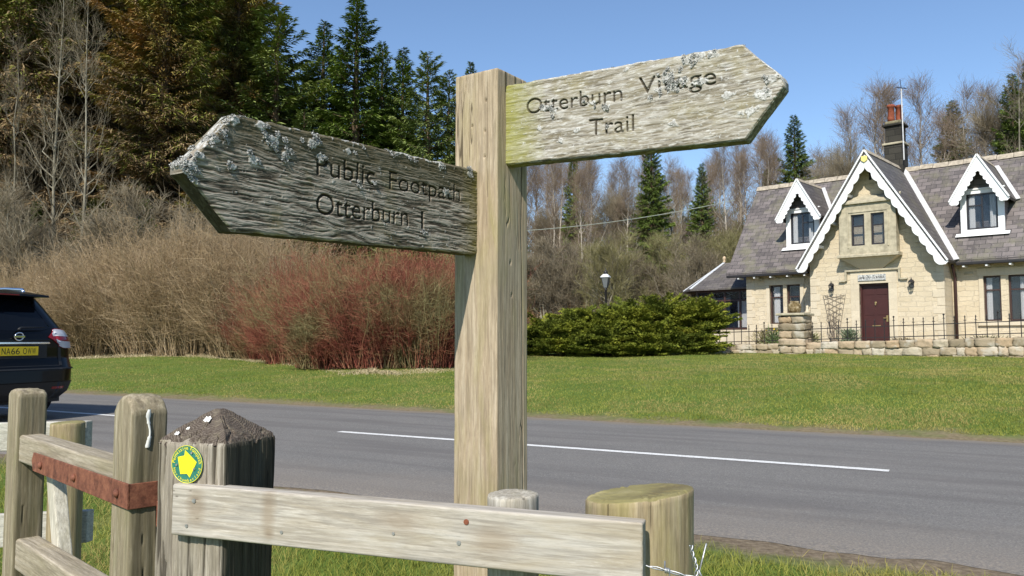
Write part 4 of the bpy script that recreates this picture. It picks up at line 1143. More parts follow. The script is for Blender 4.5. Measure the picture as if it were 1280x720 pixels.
def casement(x0, x1, z0, z1, v, mat, parent, bars_v=(), bars_h=(), curtains=(), name="window", fw=0.05, dep=0.05):
    """framed window with glass, bars and curtains; v = front of the frame"""
    mb = MB()
    mb.box(x0, x0 + fw, v, v + dep, z0, z1).box(x1 - fw, x1, v, v + dep, z0, z1).box(x0 + fw, x1 - fw, v, v + dep, z0, z0 + fw).box(x0 + fw, x1 - fw, v, v + dep, z1 - fw, z1)
    for b in bars_v: mb.box(b - fw * 0.4, b + fw * 0.4, v + 0.004, v + dep - 0.004, z0 + fw, z1 - fw)
    segs = [x0 + fw] + [b for b in bars_v] + [x1 - fw]
    for (b, k0, k1) in bars_h: mb.box(segs[k0] + (0.4 * fw if k0 else 0), segs[k1] - (0.4 * fw if k1 < len(segs) - 1 else 0), v + 0.006, v + dep - 0.006, b - fw * 0.4, b + fw * 0.4)
    w = mb.build(name, mat, parent)
    MB().box(x0 + fw * 0.5, x1 - fw * 0.5, v + dep * 0.5, v + dep * 0.5 + 0.006, z0 + fw * 0.5, z1 - fw * 0.5).build("pane", M_GLASS, w)
    MB().box(x0, x1, v + 0.30, v + 0.31, z0 - 0.05, z1 + 0.05).build("room_shade", M_INT, w)
    for (a, b) in curtains:
        n = 24; V = []; F = []
        for i in range(n + 1):
            xx = a + (b - a) * i / n; yy = v + 0.07 + 0.02 * math.sin(i * 1.7) + 0.01 * math.sin(i * 0.6)
            V += [(xx, yy, z0 + 0.02), (xx, yy, z1 - 0.02)]
        for i in range(n): F.append((2 * i, 2 * i + 2, 2 * i + 3, 2 * i + 1))
        q = MB(); q.v = V; q.f = F; q.build("curtain", M_CURT, w, smooth=True)
    return w
def surround(x0, x1, z0, z1, v, mullions, parent, bw=0.13, proud=0.03):
    """dressed stone window surround standing proud of the wall"""
    mb = MB()
    mb.box(x0 - bw, x0, v - proud, v + 0.10, z0, z1).box(x1, x1 + bw, v - proud, v + 0.10, z0, z1)
    mb.box(x0 - bw - 0.04, x1 + bw + 0.04, v - proud, v + 0.10, z1, z1 + 0.24)
    mb.box(x0 - bw - 0.04, x1 + bw + 0.04, v - proud - 0.05, v + 0.10, z0 - 0.14, z0)
    for (a, b) in mullions: mb.box(a, b, v + 0.01, v + 0.14, z0, z1)
    return mb.build("window_surround", M_ASH, parent, 0.01)
surround(-3.60, -2.47, 1.65, 3.05, 0.90, [(-3.10, -2.96)], house)
casement(-3.60, -3.10, 1.65, 3.05, 0.99, M_FRAME, house, (), [(2.62, 0, 1)], [(-3.50, -3.28)])
casement(-2.96, -2.47, 1.65, 3.05, 0.99, M_FRAME, house, (), [(2.62, 0, 1)], [])
surround(3.26, 4.40, 1.65, 3.03, 0.90, [(3.72, 3.92)], house)
casement(3.26, 3.72, 1.65, 3.03, 0.99, M_FRAME, house, (), [(2.60, 0, 1)], [(3.31, 3.46)])
casement(3.92, 4.40, 1.65, 3.03, 0.99, M_FRAME, house, (), [(2.60, 0, 1)], [(4.2, 4.37)])
surround(6.4, 7.52, 1.65, 3.03, 0.90, [(6.86, 7.06)], house)
casement(6.4, 6.86, 1.65, 3.03, 0.99, M_FRAME, house, (), [(2.60, 0, 1)], [])
casement(7.06, 7.52, 1.65, 3.03, 0.99, M_FRAME, house, (), [(2.60, 0, 1)], [])
# quoins and hood returns
rr = random.Random(5)
def quoins(x, sgn, v, z0, z1, n):
    mb = MB(); h = (z1 - z0) / n
    for i in range(n):
        w = 0.34 if i % 2 else 0.22
        a, b = (x, x + sgn * w) if sgn > 0 else (x + sgn * w, x)
        mb.box(a, b, v - 0.014, v + 0.03, z0 + i * h + 0.006, z0 + (i + 1) * h - 0.006)
    return mb.build("quoins", M_ASH, house, 0.008)
quoins(-4.503, 1, 0.90, GZ0, 3.45, 11)
quoins(-1.742, 1, 0.0, GZ0, 3.4, 11)
quoins(2.402, -1, 0.0, GZ0, 3.4, 11)
MB().box(2.74, 2.98, 0.86, 0.93, 3.10, 3.16).build("hood_stop", M_OLDST, house, 0.01)
MB().box(-4.0, -3.84, 0.86, 0.93, 3.22, 3.32).build("hood_stop", M_OLDST, house, 0.01)
MB().box(-4.5, -1.75, 0.86, 0.93, 3.40, 3.47).build("eaves_course", M_ASH, house, 0.01)
MB().box(2.4, 8.8, 0.86, 0.93, 3.40, 3.47).build("eaves_course", M_ASH, house, 0.01)

# projecting gable bay
UC, GAP = 0.315, 7.18
KS = 1.60
door = (-0.13, 0.78, 0.92, 2.90)
gb = MB().wall(-1.74, 2.40, GZ0, 3.62, 0.0, 0.36, [door])
gb.build("wall", M_RUB, house)
mb = MB(); hw = (GAP - 0.10 - 3.62) / KS
mb.slab([(UC - hw, 0, 3.62), (UC + hw, 0, 3.62), (UC, 0, GAP - 0.10)], (0, 0.36, 0)); mb.build("gable_wall", M_RUB, house)
for (a, b) in ((-1.74, -1.38), (2.04, 2.40)):
    MB().box(a, b, 0.36, 0.90, GZ0, 3.6).build("wall", M_RUB, house)
MB().box(UC - 0.035, UC + 0.035, -0.01, 0.02, 6.28, 6.60).build("vent_slot", M_INT, house)
# gable roof
for sg in (-1, 1):
    foot = 2.30
    zf = GAP - KS * foot
    vf = EAVE_V + (zf - EAVE_Z) / SL
    vtop = EAVE_V + (GAP - EAVE_Z) / SL
    mb = MB().slab([(UC, -0.50, GAP), (UC + sg * foot, -0.50, zf), (UC + sg * foot, vf, zf), (UC, vtop, GAP)], (-sg * 0.05, 0, -0.075))
    mb.build("gable_roof", M_SLATE2, house)
    # pale mortar/lead strip in the valley
    d = Vector((-sg * foot, vtop - vf, GAP - zf)).normalized()
    a = Vector((UC + sg * (foot + 0.04), vf - 0.05, zf + 0.05)); b = Vector((UC + sg * 0.05, vtop - 0.02, GAP + 0.03))
    MB().bar(a, b, 0.17, 0.03, up=(sg * 0.3, -1.0, 1.2)).build("valley_flashing", M_LEAD, house, 0.006)
mb = MB(); y = -0.50
while y < 3.05:
    mb.slab([(UC - 0.09, y, GAP - 0.09), (UC, y, GAP + 0.06), (UC + 0.09, y, GAP - 0.09)], (0, 0.40, rr.uniform(-0.006, 0.006))); y += 0.41
mb.build("ridge_tiles", M_RIDGE, house, 0.01)

def bargeboard(xc, v, apex, ks, foot, width, pitch, parent, depth=0.045, sc=0.055, name="bargeboard"):
    """pair of white boards with scalloped lower edge, mitred at the top"""
    for sg in (-1, 1):
        L = foot * math.hypot(1, ks)
        ux, uz = 1 / math.hypot(1, ks), -ks / math.hypot(1, ks)      # down-slope
        nx, nz = -ks / math.hypot(1, ks), -1 / math.hypot(1, ks)     # inward/down, perpendicular
        n = int(L / pitch); m = 8
        low = []
        s0 = width * ks
        for i in range(n):
            for k in range(m):
                t = (i + k / m) / n
                s = t * L
                d = width + sc * math.sin(PI * k / m) - sc * 0.5
                mn = d / ks
                if s > d * 1.0 / ks * 1.0: low.append((s, d))
        end = [(L, width * 0.75), (L + 0.05, width * 0.4), (L + 0.02, 0)]
        pts = [(0, 0)] + [(low[0][1] / ks * 0 + low[0][1] / (ks), low[0][1])] + low + end
        poly = []
        for s, d in pts:
            X = s * ux + d * nx; Z = s * uz + d * nz
            X = max(X, 0.0005)
            poly.append((xc + sg * X, v, apex + Z))
        if sg > 0: poly = poly[::-1]
        mb = MB(); mb.slab(poly, (0, depth, 0))
        mb.build(name, M_WHITE, parent)
        # drip moulding along the top edge
        a = Vector((xc, v - 0.02, apex + 0.02)); b = Vector((xc + sg * foot * 1.0, v - 0.02, apex - ks * foot + 0.02))
        MB().bar(a, b, 0.05, 0.045, up=(0, 0, 1)).build("verge_moulding", M_WHITE, parent)
bargeboard(UC, -0.50, GAP - 0.02, KS, 2.32, 0.27, 0.34, house, sc=0.06)
MB().tube([(UC, -0.5, GAP), (UC, -0.5, GAP + 0.12)], [0.04, 0.015], 8).build("finial", M_GUT, house)
ab = MB().slab([(UC - 0.09, -0.548, 6.98), (UC - 0.10, -0.548, 6.84), (UC, -0.548, 6.77), (UC + 0.10, -0.548, 6.84), (UC + 0.09, -0.548, 6.98)], (0, 0.045, 0)).build("alarm_box", plain("alarm_yellow", (0.72, 0.62, 0.20), 0.5), house, 0.01)
for z in (5.05, 4.3, 5.9):      # purlin ends under the left verge
    xx = UC - (GAP - z) / KS
    MB().box(xx + 0.14, xx + 0.24, -0.47, 0.0, z - 0.16, z - 0.07).build("purlin_end", M_WHITE, house)

# oriel window over the door
OB = (-0.60, 1.16); V0 = -0.34
holes_o = [(-0.22, 0.20, 4.12, 5.14), (0.40, 0.81, 4.12, 5.14)]
oriel = MB().wall(OB[0], OB[1], 3.86, 5.48, V0, V0 + 0.14, holes_o)
oriel.box(OB[0], OB[0] + 0.12, V0 + 0.14, -0.002, 3.86, 5.48).box(OB[1] - 0.12, OB[1], V0 + 0.14, -0.002, 3.86, 5.48)
ori = oriel.build("oriel", M_OLDST, house)
casement(-0.22, 0.20, 4.12, 5.14, V0 + 0.06, M_DARKF, ori, (), [(4.76, 0, 1)], [], fw=0.055)
casement(0.40, 0.81, 4.12, 5.14, V0 + 0.06, M_DARKF, ori, (), [(4.76, 0, 1)], [], fw=0.055)
mb = MB().box(-0.30, 0.90, V0 - 0.022, V0 + 0.02, 5.20, 5.26).box(-0.345, -0.30, V0 - 0.022, V0 + 0.02, 4.05, 5.26).box(0.90, 0.945, V0 - 0.022, V0 + 0.02, 4.05, 5.26)
mb.build("label_moulding", M_OLDST, ori, 0.008)
MB().slab([(OB[0] - 0.08, V0 - 0.08, 5.482), (OB[0] - 0.08, V0 - 0.08, 5.56), (OB[0] - 0.08, 0.0, 5.80), (OB[0] - 0.08, 0.0, 5.482)], (OB[1] - OB[0] + 0.16, 0, 0)).build("oriel_cornice", M_OLDST, ori, 0.01)
MB().slab([(OB[0] - 0.07, V0 - 0.10, 3.74), (OB[0] - 0.07, V0 - 0.10, 3.82), (OB[0] - 0.07, V0 + 0.0, 3.858), (OB[0] - 0.07, 0.0, 3.858), (OB[0] - 0.07, 0.0, 3.74)], (OB[1] - OB[0] + 0.14, 0, 0)).build("oriel_sill", M_OLDST, ori, 0.012)
mb = MB(); t0 = [(OB[0], V0, 3.738), (OB[1], V0, 3.738), (OB[1], 0, 3.738), (OB[0], 0, 3.738)]; b0 = [(-0.05, -0.04, 3.36), (0.62, -0.04, 3.36), (0.62, 0, 3.36), (-0.05, 0, 3.36)]
mb.add(t0 + b0, [(0, 1, 2, 3), (7, 6, 5, 4), (0, 4, 5, 1), (1, 5, 6, 2), (2, 6, 7, 3), (3, 7, 4, 0)])
mb.build("corbel", M_ASH, ori)
# door surround, hood mould, sign board
mb = MB().box(-0.40, door[0], -0.022, 0.12, 0.92, 2.90).box(door[1], 1.04, -0.022, 0.12, 0.92, 2.90).box(-0.40, 1.04, -0.022, 0.12, 2.90, 3.30)
mb.build("door_surround", M_ASH, house, 0.008)
mb = MB().box(-0.56, 1.16, -0.085, 0.02, 3.305, 3.365).box(-0.56, -0.50, -0.085, 0.02, 3.0, 3.305).box(1.10, 1.16, -0.085, 0.02, 3.0, 3.305).box(-0.76, -0.56, -0.085, 0.02, 2.98, 3.035).box(1.16, 1.36, -0.085, 0.02, 2.98, 3.035)
mb.build("hood_mould", M_OLDST, house, 0.008)
m_sign = Mat("painted_name_board", 0.6, 0.3)
c = m_sign.coord(); m_sign.col(m_sign.ramp(m_sign.noise(c, 22, 4, 0.7), [(0.35, (0.12, 0.14, 0.15)), (0.5, (0.42, 0.42, 0.40)), (0.62, (0.60, 0.59, 0.56))]))
nb = MB().box(-0.15, 0.72, -0.055, -0.024, 2.99, 3.19).build("name_board", m_sign.m, house, 0.006)
m_dark = plain("dark_lettering", (0.05, 0.045, 0.04), 0.7)
rq = random.Random(9)
mb = MB()
for i in range(15):
    x = -0.09 + i * 0.052
    if i == 7: continue
    z0 = 3.055; h = rq.uniform(0.05, 0.07)
    mb.box(x, x + 0.011, -0.0575, -0.0552, z0, z0 + h)
    if rq.random() > 0.3: mb.box(x + 0.0112, x + 0.034, -0.0575, -0.0552, z0 + h * rq.choice((0.0, 0.45, 0.8)), z0 + h * rq.choice((0.0, 0.45, 0.8)) * 0 + h * 0.95 if False else z0 + h * 1.0)
mb.build("worn_lettering", m_dark, nb)
# door
M_DOOR = plain("oxblood_door_paint", (0.050, 0.014, 0.012), 0.5, 0.4, 0, 0.1, 5)
dr = MB().box(door[0], door[1], 0.16, 0.21, door[2], door[3]).build("door", M_DOOR, house)
mb = MB()
mb.box(door[0], door[0] + 0.05, 0.10, 0.16, door[2], door[3]).box(door[1] - 0.05, door[1], 0.10, 0.16, door[2], door[3]).box(door[0] + 0.05, door[1] - 0.05, 0.10, 0.16, door[3] - 0.06, door[3])
mb.build("door_frame", M_DOOR, dr)
for (a, b) in ((-0.05, 0.30), (0.35, 0.70)):
    for (c0, c1) in ((1.08, 1.68), (1.86, 2.42), (2.52, 2.78)):
        mb = MB(); mb.box(a + 0.02, b - 0.02, 0.15, 0.16, c0 + 0.02, c1 - 0.02)
        mb.build("panel", M_DOOR, dr, 0.006)
M_BRASS = plain("aged_brass", (0.45, 0.33, 0.14), 0.4, 0.5, 0.8)
MB().box(0.20, 0.46, 0.145, 0.16, 1.50, 1.55).build("letterbox", M_BRASS, dr, 0.005)
MB().lathe([(0.0, 0), (0.03, 0.0), (0.035, 0.012), (0.0, 0.02)], 10, (0, 0, 0)).build("knocker", M_BRASS, dr, loc=(0.325, 0.158, 2.28), rot=(PI / 2, 0, 0))
MB().bar((0.325, 0.14, 2.28), (0.325, 0.13, 2.20), 0.03).build("knocker", M_BRASS, dr)
MB().box(0.64, 0.70, 0.135, 0.16, 1.66, 1.86).build("handle_plate", M_BRASS, dr, 0.004)
MB().bar((0.67, 0.125, 1.78), (0.56, 0.125, 1.78), 0.025).build("handle", M_BRASS, dr)
MB().box(-0.3, 0.95, -0.35, 0.10, 0.80, 0.915).build("doorstep", M_OLDST, house, 0.02)
# downpipe
MB().tube([(2.50, 0.52, 3.40), (2.50, 0.60, 3.30), (2.50, 0.82, 3.05), (2.50, 0.83, 2.9), (2.50, 0.83, 0.85)], 0.045, 10).build("downpipe", plain("downpipe_brown", (0.045, 0.022, 0.02), 0.45, 0.4), house, smooth=True)

# dormers
def dormer(xc, lab):
    v = 1.15; apex_v = 0.80; az = 6.80; ks = 1.72; ft = 0.80
    e = bpy.data.objects.new("dormer", None); C.objects.link(e); e.parent = house; e["label"] = lab
    zs = main_z(v)
    x0, x1 = xc - 0.60, xc + 0.60
    zt = 5.76
    # front wall round the window
    wx0, wx1, wz0, wz1 = xc - 0.43, xc + 0.43, 4.52, 5.64
    MB().wall(x0, x1, 4.34, zt, v, v + 0.10, [(wx0, wx1, wz0, wz1)]).build("front", M_WHITE, e)
    MB().slab([(x0 + 0.05, v + 0.02, zt + 0.002), (x1 - 0.05, v + 0.02, zt + 0.002), (xc, v + 0.02, az - 0.16)], (0, 0.08, 0)).build("gablet", M_SLATE2, e)
    MB().box(x0 - 0.04, x1 + 0.04, v - 0.035, v + 0.05, zt + 0.003, zt + 0.045).build("lintel", M_WHITE, e)
    MB().slab([(x0 - 0.14, v - 0.16, 4.30), (x0 - 0.14, v + 0.02, 4.42), (x0 - 0.14, v + 0.02, 4.30)], (1.48, 0, 0)).build("sill", M_WHITE, e, 0.006)
    casement(wx0, wx1, wz0, wz1, v + 0.03, M_DARKF, e, (xc + 0.0,), [(5.27, 0, 1) if xc > 0 else (5.27, 1, 2)], [(wx0 + 0.06, wx0 + 0.22), (xc + 0.20, wx1 - 0.06)], fw=0.05)
    for sg in (-1, 1):       # slate cheeks
        xs = xc + sg * 0.60
        vb = EAVE_V + (5.60 - EAVE_Z) / SL
        MB().slab([(xs, v + 0.10, main_z(v + 0.1) - 0.02), (xs, v + 0.10, 5.72), (xs, vb + 0.12, 5.72)], (-sg * 0.06, 0, 0)).build("cheek", M_SLATE2, e)
        zf = az - ks * ft
        vf = EAVE_V + (zf - EAVE_Z) / SL; vt = EAVE_V + (az - EAVE_Z) / SL
        MB().slab([(xc, apex_v, az), (xc + sg * ft, apex_v, zf), (xc + sg * ft, vf, zf), (xc, vt, az)], (-sg * 0.04, 0, -0.06)).build("dormer_roof", M_SLATE2, e)
        a = Vector((xc + sg * (ft + 0.05), vf - 0.06, zf + 0.03)); b = Vector((xc + sg * 0.10, vt - 0.10, az - 0.03))
        MB().bar(a, b, 0.13, 0.035, up=(sg * 0.3, -1, 1.2)).build("valley_flashing", M_LEAD, e, 0.006)
    mb = MB(); y = apex_v
    while y < 2.7:
        mb.slab([(xc - 0.07, y, az - 0.08), (xc, y, az + 0.04), (xc + 0.07, y, az - 0.08)], (0, 0.36, 0)); y += 0.37
    mb.build("ridge_tiles", M_RIDGE, e, 0.008)
    bargeboard(xc, apex_v - 0.045, az - 0.02, ks, ft + 0.02, 0.235, 0.15, e, 0.04, 0.045)
dormer(-2.44, "left dormer, half hidden behind the big gable"); dormer(3.24, "right dormer with white scalloped bargeboards")

# chimney
ch = MB().box(-0.16, 0.46, 3.0, 3.62, 6.2, 8.02).box(-0.12, 0.42, 3.04, 3.58, 8.10, 8.70).build("chimney", M_SOOT, house, 0.015)
MB().box(-0.21, 0.51, 2.95, 3.67, 8.022, 8.098).build("string_course", M_OLDST, ch, 0.015)
MB().box(-0.20, 0.50, 2.96, 3.66, 8.702, 8.78).build("chimney_cap", M_SOOT, ch, 0.02)
MB().slab([(-0.12, 3.04, 8.782), (0.42, 3.04, 8.782), (0.42, 3.58, 8.782), (-0.12, 3.58, 8.782)], (0, 0, 0.12)).build("flaunching", plain("mossy_mortar", (0.20, 0.175, 0.11), 0.95, 0.1, 0, 0.4, 16), ch, 0.04)
for (x, y) in ((0.06, 3.18), (0.26, 3.42)):
    MB().lathe([(0.125, 8.90), (0.12, 9.0), (0.105, 9.40), (0.135, 9.42), (0.135, 9.50), (0.10, 9.51), (0.10, 9.45)], 14, (x, y, 0)).build("chimney_pot", M_POT, ch, smooth=True)
MB().tube([(0.52, 2.93, 7.4), (0.50, 2.93, 9.95)], 0.022, 8).build("aerial_mast", M_LEAD, ch)
MB().tube([(0.50, 2.93, 9.95), (0.47, 2.93, 10.30)], 0.012, 6).build("aerial", M_GUT, ch)
MB().tube([(0.40, 2.75, 9.98), (0.62, 3.1, 9.98)], 0.014, 6).build("aerial", M_GUT, ch)
for t in (0.0, 0.35, 0.7, 1.0):
    cx_, cy_ = 0.40 + 0.22 * t, 2.75 + 0.35 * t
    MB().tube([(cx_ - 0.06, cy_ + 0.04, 9.98), (cx_ + 0.06, cy_ - 0.04, 9.98)], 0.007, 5).build("aerial", M_GUT, ch)

# conservatory at the left end
cons = bpy.data.objects.new("conservatory", None); C.objects.link(cons); cons.parent = house
cons["label"] = "low slate-roofed conservatory with brown frames at the left end"
base_pts = [(-4.52, 1.60), (-7.06, 1.60), (-7.85, 2.60), (-7.85, 3.9), (-7.06, 4.9), (-4.52, 4.9)]
ez = 3.07; ap = (-6.55, 3.15, 4.22)
ov = [(-4.52, 1.40), (-7.15, 1.40), (-8.10, 2.50), (-8.10, 4.0), (-7.15, 5.1), (-4.52, 5.1)]
rd2 = (-4.52, 3.15, 4.22)
def tri_roof(pts): MB().slab(pts, (0, 0, -0.06)).build("conservatory_roof", M_SLATE2, cons)
tri_roof([(*ov[1], ez), (*ov[0], ez), rd2, ap])
tri_roof([(*ov[2], ez), (*ov[1], ez), ap]); tri_roof([(*ov[3], ez), (*ov[2], ez), ap]); tri_roof([(*ov[4], ez), (*ov[3], ez), ap]); tri_roof([(*ov[5], ez), (*ov[4], ez), ap, rd2])
for p in ov[1:5]:
    MB().bar(Vector((*p, ez + 0.02)), Vector(ap) + Vector((0, 0, 0.03)), 0.11, 0.03).build("hip_flashing", plain("pale_lead", (0.60, 0.62, 0.65), 0.5, 0.4), cons)
MB().lathe([(0.07, 0), (0.05, 0.06), (0.04, 0.10), (0.075, 0.16), (0.06, 0.22), (0.01, 0.27)], 10, (ap[0], ap[1], ap[2] + 0.02)).build("finial", plain("finial_stone", (0.50, 0.38, 0.25), 0.9), cons, smooth=True)
for i in range(5):
    a = Vector((*base_pts[i], 0)); b = Vector((*base_pts[i + 1], 0)); d = (b - a).normalized(); L = (b - a).length
    nn = Vector((d.y, -d.x, 0)); 
    if nn.dot(a - Vector((-6.2, 3.2, 0))) < 0: nn = -nn
    MB().slab([a + Vector((0, 0, GZ0)), b + Vector((0, 0, GZ0)), b + Vector((0, 0, 1.46)), a + Vector((0, 0, 1.46))], -nn * 0.2).build("dwarf_wall", M_ASH, cons)
    k = max(1, round(L / 0.72))
    fr = MB()
    for j in range(k + 1):
        p = a.lerp(b, min(max(j / k, 0.025), 0.975))
        fr.bar(p + Vector((0, 0, 1.53)) - nn * 0.1, p + Vector((0, 0, ez - 0.12)) - nn * 0.1, 0.07, 0.07, up=d)
    fr.bar(a + Vector((0, 0, 1.50)) - nn * 0.1, b + Vector((0, 0, 1.50)) - nn * 0.1, 0.10, 0.075)
    fr.bar(a + Vector((0, 0, ez - 0.09)) - nn * 0.1, b + Vector((0, 0, ez - 0.09)) - nn * 0.1, 0.10, 0.10)
    fr.bar(a + Vector((0, 0, 2.60)) - nn * 0.1, b + Vector((0, 0, 2.60)) - nn * 0.1, 0.055, 0.055)
    w = fr.build("window", M_FRAME, cons)
    MB().slab([a + Vector((0, 0, 1.5)) - nn * 0.1, b + Vector((0, 0, 1.5)) - nn * 0.1, b + Vector((0, 0, ez - 0.1)) - nn * 0.1, a + Vector((0, 0, ez - 0.1)) - nn * 0.1], -nn * 0.006).build("pane", M_GLASS, w)
MB().box(-7.0, -4.6, 3.2, 3.25, 0.9, 3.1).build("inner_screen", M_INT, cons)
MB().box(-5.28, -4.60, 1.735, 1.745, 1.56, 2.57).build("blind", M_CURT, cons)

# things fixed to or standing by the front wall
Rz = Matrix.Rotation(-TH, 4, 'Z'); HM = Matrix.Translation((11.44, 26.0, 0)) @ Rz
def hp(u, v, z): return HM @ Vector((u, v, z))
def lantern(u, label):
    e = empty("wall_lantern", hp(u, -0.02, 2.85), -TH, label, "lantern", "black lanterns either side of the front door")
    MB().box(-0.035, 0.035, -0.01, 0.018, -0.06, 0.10).build("bracket", M_GUT, e, 0.004)
    MB().tube([(0, 0, 0.06), (0, -0.06, 0.10), (0, -0.13, 0.08)], 0.010, 6).build("arm", M_GUT, e)
    l = MB(); l.lathe([(0.045, -0.16), (0.05, -0.14), (0.06, -0.14)], 6, (0, -0.13, 0)); l.build("cage_base", M_GUT, e)
    MB().lathe([(0.055, -0.138), (0.085, 0.03)], 6, (0, -0.13, 0)).build("lantern_glass", M_GLASS, e)
    m2 = MB()
    for k in range(6):
        a = 2 * PI * k / 6; m2.bar((0.056 * math.cos(a), -0.13 + 0.056 * math.sin(a), -0.138), (0.086 * math.cos(a), -0.13 + 0.086 * math.sin(a), 0.03), 0.010)
    m2.build("cage", M_GUT, e)
    MB().lathe([(0.105, 0.03), (0.095, 0.045), (0.05, 0.10), (0.02, 0.12), (0.012, 0.16), (0.003, 0.18)], 6, (0, -0.13, 0)).build("lantern_cap", M_GUT, e)
lantern(-0.98, "black wall lantern above the fan trellis, left of the red door")
lantern(1.50, "black wall lantern on bare stone, right of the red door")
tr = empty("fan_trellis", hp(-0.93, -0.03, 0.85), -TH, "fan-shaped wooden trellis with bare climber left of the red door", "trellis")
M_TREL = plain("trellis_wood", (0.20, 0.165, 0.13), 0.85, 0.2)
for k in range(6):
    f = k / 5 - 0.5
    MB().bar((f * 0.12, 0, 0.05), (f * 0.74, -0.01, 1.74), 0.016, 0.010).build("slat", M_TREL, tr)
for k in range(7):
    z = 0.45 + k * 0.19; w = (0.12 + (0.74 - 0.12) * (z - 0.05) / 1.69) / 2
    for sg in (-1, 1):
        MB().bar((-sg * w, 0.010, z), (sg * w, 0.010, min(z + 0.28, 1.72)), 0.011, 0.008).build("slat", M_TREL, tr)
rr = random.Random(4)
for k in range(7):
    P = [Vector((rr.uniform(-0.05, 0.05), -0.03, 0))]
    while P[-1].z < rr.uniform(0.9, 1.6): P.append(P[-1] + Vector((rr.uniform(-0.09, 0.10), rr.uniform(-0.02, 0.01), 0.14)))
    MB().tube(P, [0.012 * (1 - i / len(P)) + 0.003 for i in range(len(P))], 5).build("climber_stem", M_TREL, tr)

# garden terrace behind the wall
MB().box(-8.3, 9.5, -2.28, 0.9, 0.3, 0.93).build("garden_terrace", plain("garden_gravel", (0.28, 0.24, 0.17), 0.95, 0.1, 0, 0.25, 8), None, loc=(11.44, 26.0, 0), rot=(0, 0, -TH))["kind"] = "structure"

# low rubble wall of individual rough stones
M_WST = Mat("rubble_stone", 0.95, 0.1)
c = M_WST.coord(); rn_ = M_WST.attr("rnd"); nn1 = M_WST.noise(c, 9, 5, 0.65); nn2 = M_WST.noise(c, 2.0, 4, 0.6)
col = M_WST.ramp(rn_, [(0.0, (0.24, 0.195, 0.13)), (0.35, (0.37, 0.30, 0.205)), (0.6, (0.44, 0.38, 0.28)), (0.8, (0.40, 0.29, 0.18)), (1.0, (0.50, 0.45, 0.36))])
col = M_WST.mix(M_WST.g(nn1, 0.48, 0.7, 0, 0.65), col, (0.20, 0.165, 0.11)); col = M_WST.mix(M_WST.g(nn2, 0.56, 0.66, 0, 0.5), col, (0.55, 0.53, 0.46))
M_WST.col(col); M_WST.bump(nn1, 0.8, 0.03)
rs = np.random.default_rng(12)
def stones(blocks, name, parent, loc, rot):
    """blocks: list of (x0,x1,y0,y1,z0,z1); each becomes a rough rounded stone"""
    g = np.linspace(-1, 1, 5)
    Vs = []; Fs = []; R = []; b = 0
    me = bmesh.new(); bmesh.ops.create_cube(me, size=2.0); bmesh.ops.subdivide_edges(me, edges=me.edges[:], cuts=3, use_grid_fill=True)
    me.verts.ensure_lookup_table(); base = np.array([v.co[:] for v in me.verts]); faces = np.array([[v.index for v in f.verts] for f in me.faces]); me.free()
    for (x0, x1, y0, y1, z0, z1) in blocks:
        dx, dy, dz = (x1 - x0) / 2, (y1 - y0) / 2, (z1 - z0) / 2
        P = base * [dx, dy, dz]
        r0 = 0.16 * min(dx, dz)
        Q = np.clip(P, [-dx + r0, -dy + r0, -dz + r0], [dx - r0, dy - r0, dz - r0]); D = P - Q; ln = np.linalg.norm(D, axis=1, keepdims=True) + 1e-9
        P = Q + D / ln * r0
        P = P + rs.normal(0, 0.011, P.shape) + [(x0 + x1) / 2, (y0 + y1) / 2, (z0 + z1) / 2]
        Vs.append(P); Fs.append(faces + b); b += len(P); R.append(np.full(len(P), rs.uniform()))
    return link(name, mesh_np(name, np.concatenate(Vs), np.concatenate(Fs), {"rnd": np.concatenate(R)}, smooth=True), M_WST.m, parent, loc, rot)
def course_blocks(x0, x1, y0, y1, z0, z1fun, rows):
    B = []
    for r_ in range(rows):
        x = x0
        while x < x1 - 0.05:
            w = min(rs.uniform(0.20, 0.52), x1 - x)
            if x1 - x - w < 0.14: w = x1 - x
            zt = z1fun((x + w / 2)); a = z0 + (zt - z0) * r_ / rows; bb = z0 + (zt - z0) * (r_ + 1) / rows
            B.append((x, x + w, y0 + rs.uniform(-0.025, 0.02), y1, a - 0.01, bb + rs.uniform(-0.015, 0.012))); x += w
    return B
gw = empty("garden_wall", hp(0, -2.5, 0.0), -TH, "low rubble stone garden wall with iron railings in front of the cottage", "wall")
ztop = lambda x: 1.02 + 0.030 * (x - 0.2)
bl = course_blocks(-5.6, -1.66, -0.14, 0.22, 0.42, ztop, 3) + course_blocks(-0.86, 8.6, -0.14, 0.22, 0.42, ztop, 3)
stones(bl, "stonework", gw, (0, 0, 0), (0, 0, 0))
MB().box(-5.55, 8.5, -0.09, 0.2, 0.4, 0.86).build("core", plain("wall_mortar", (0.22, 0.18, 0.12), 0.95, 0.1, 0, 0.3, 14), gw)
pier = []
for i in range(6):
    z0 = 0.42 + i * 0.235; j = rs.uniform(-0.02, 0.02)
    if i % 2: pier += [(-1.66, -1.26 + j, -0.30, 0.42, z0, z0 + 0.228), (-1.25 + j, -0.87, -0.30, 0.42, z0, z0 + 0.228)]
    else: pier += [(-1.67, -0.865, -0.31, 0.42, z0, z0 + 0.228)]
stones(pier, "pier", gw, (0, 0, 0), (0, 0, 0))
MB().box(-1.72, -0.81, -0.36, 0.48, 1.835, 1.91).build("pier_cap", M_OLDST, gw, 0.02)
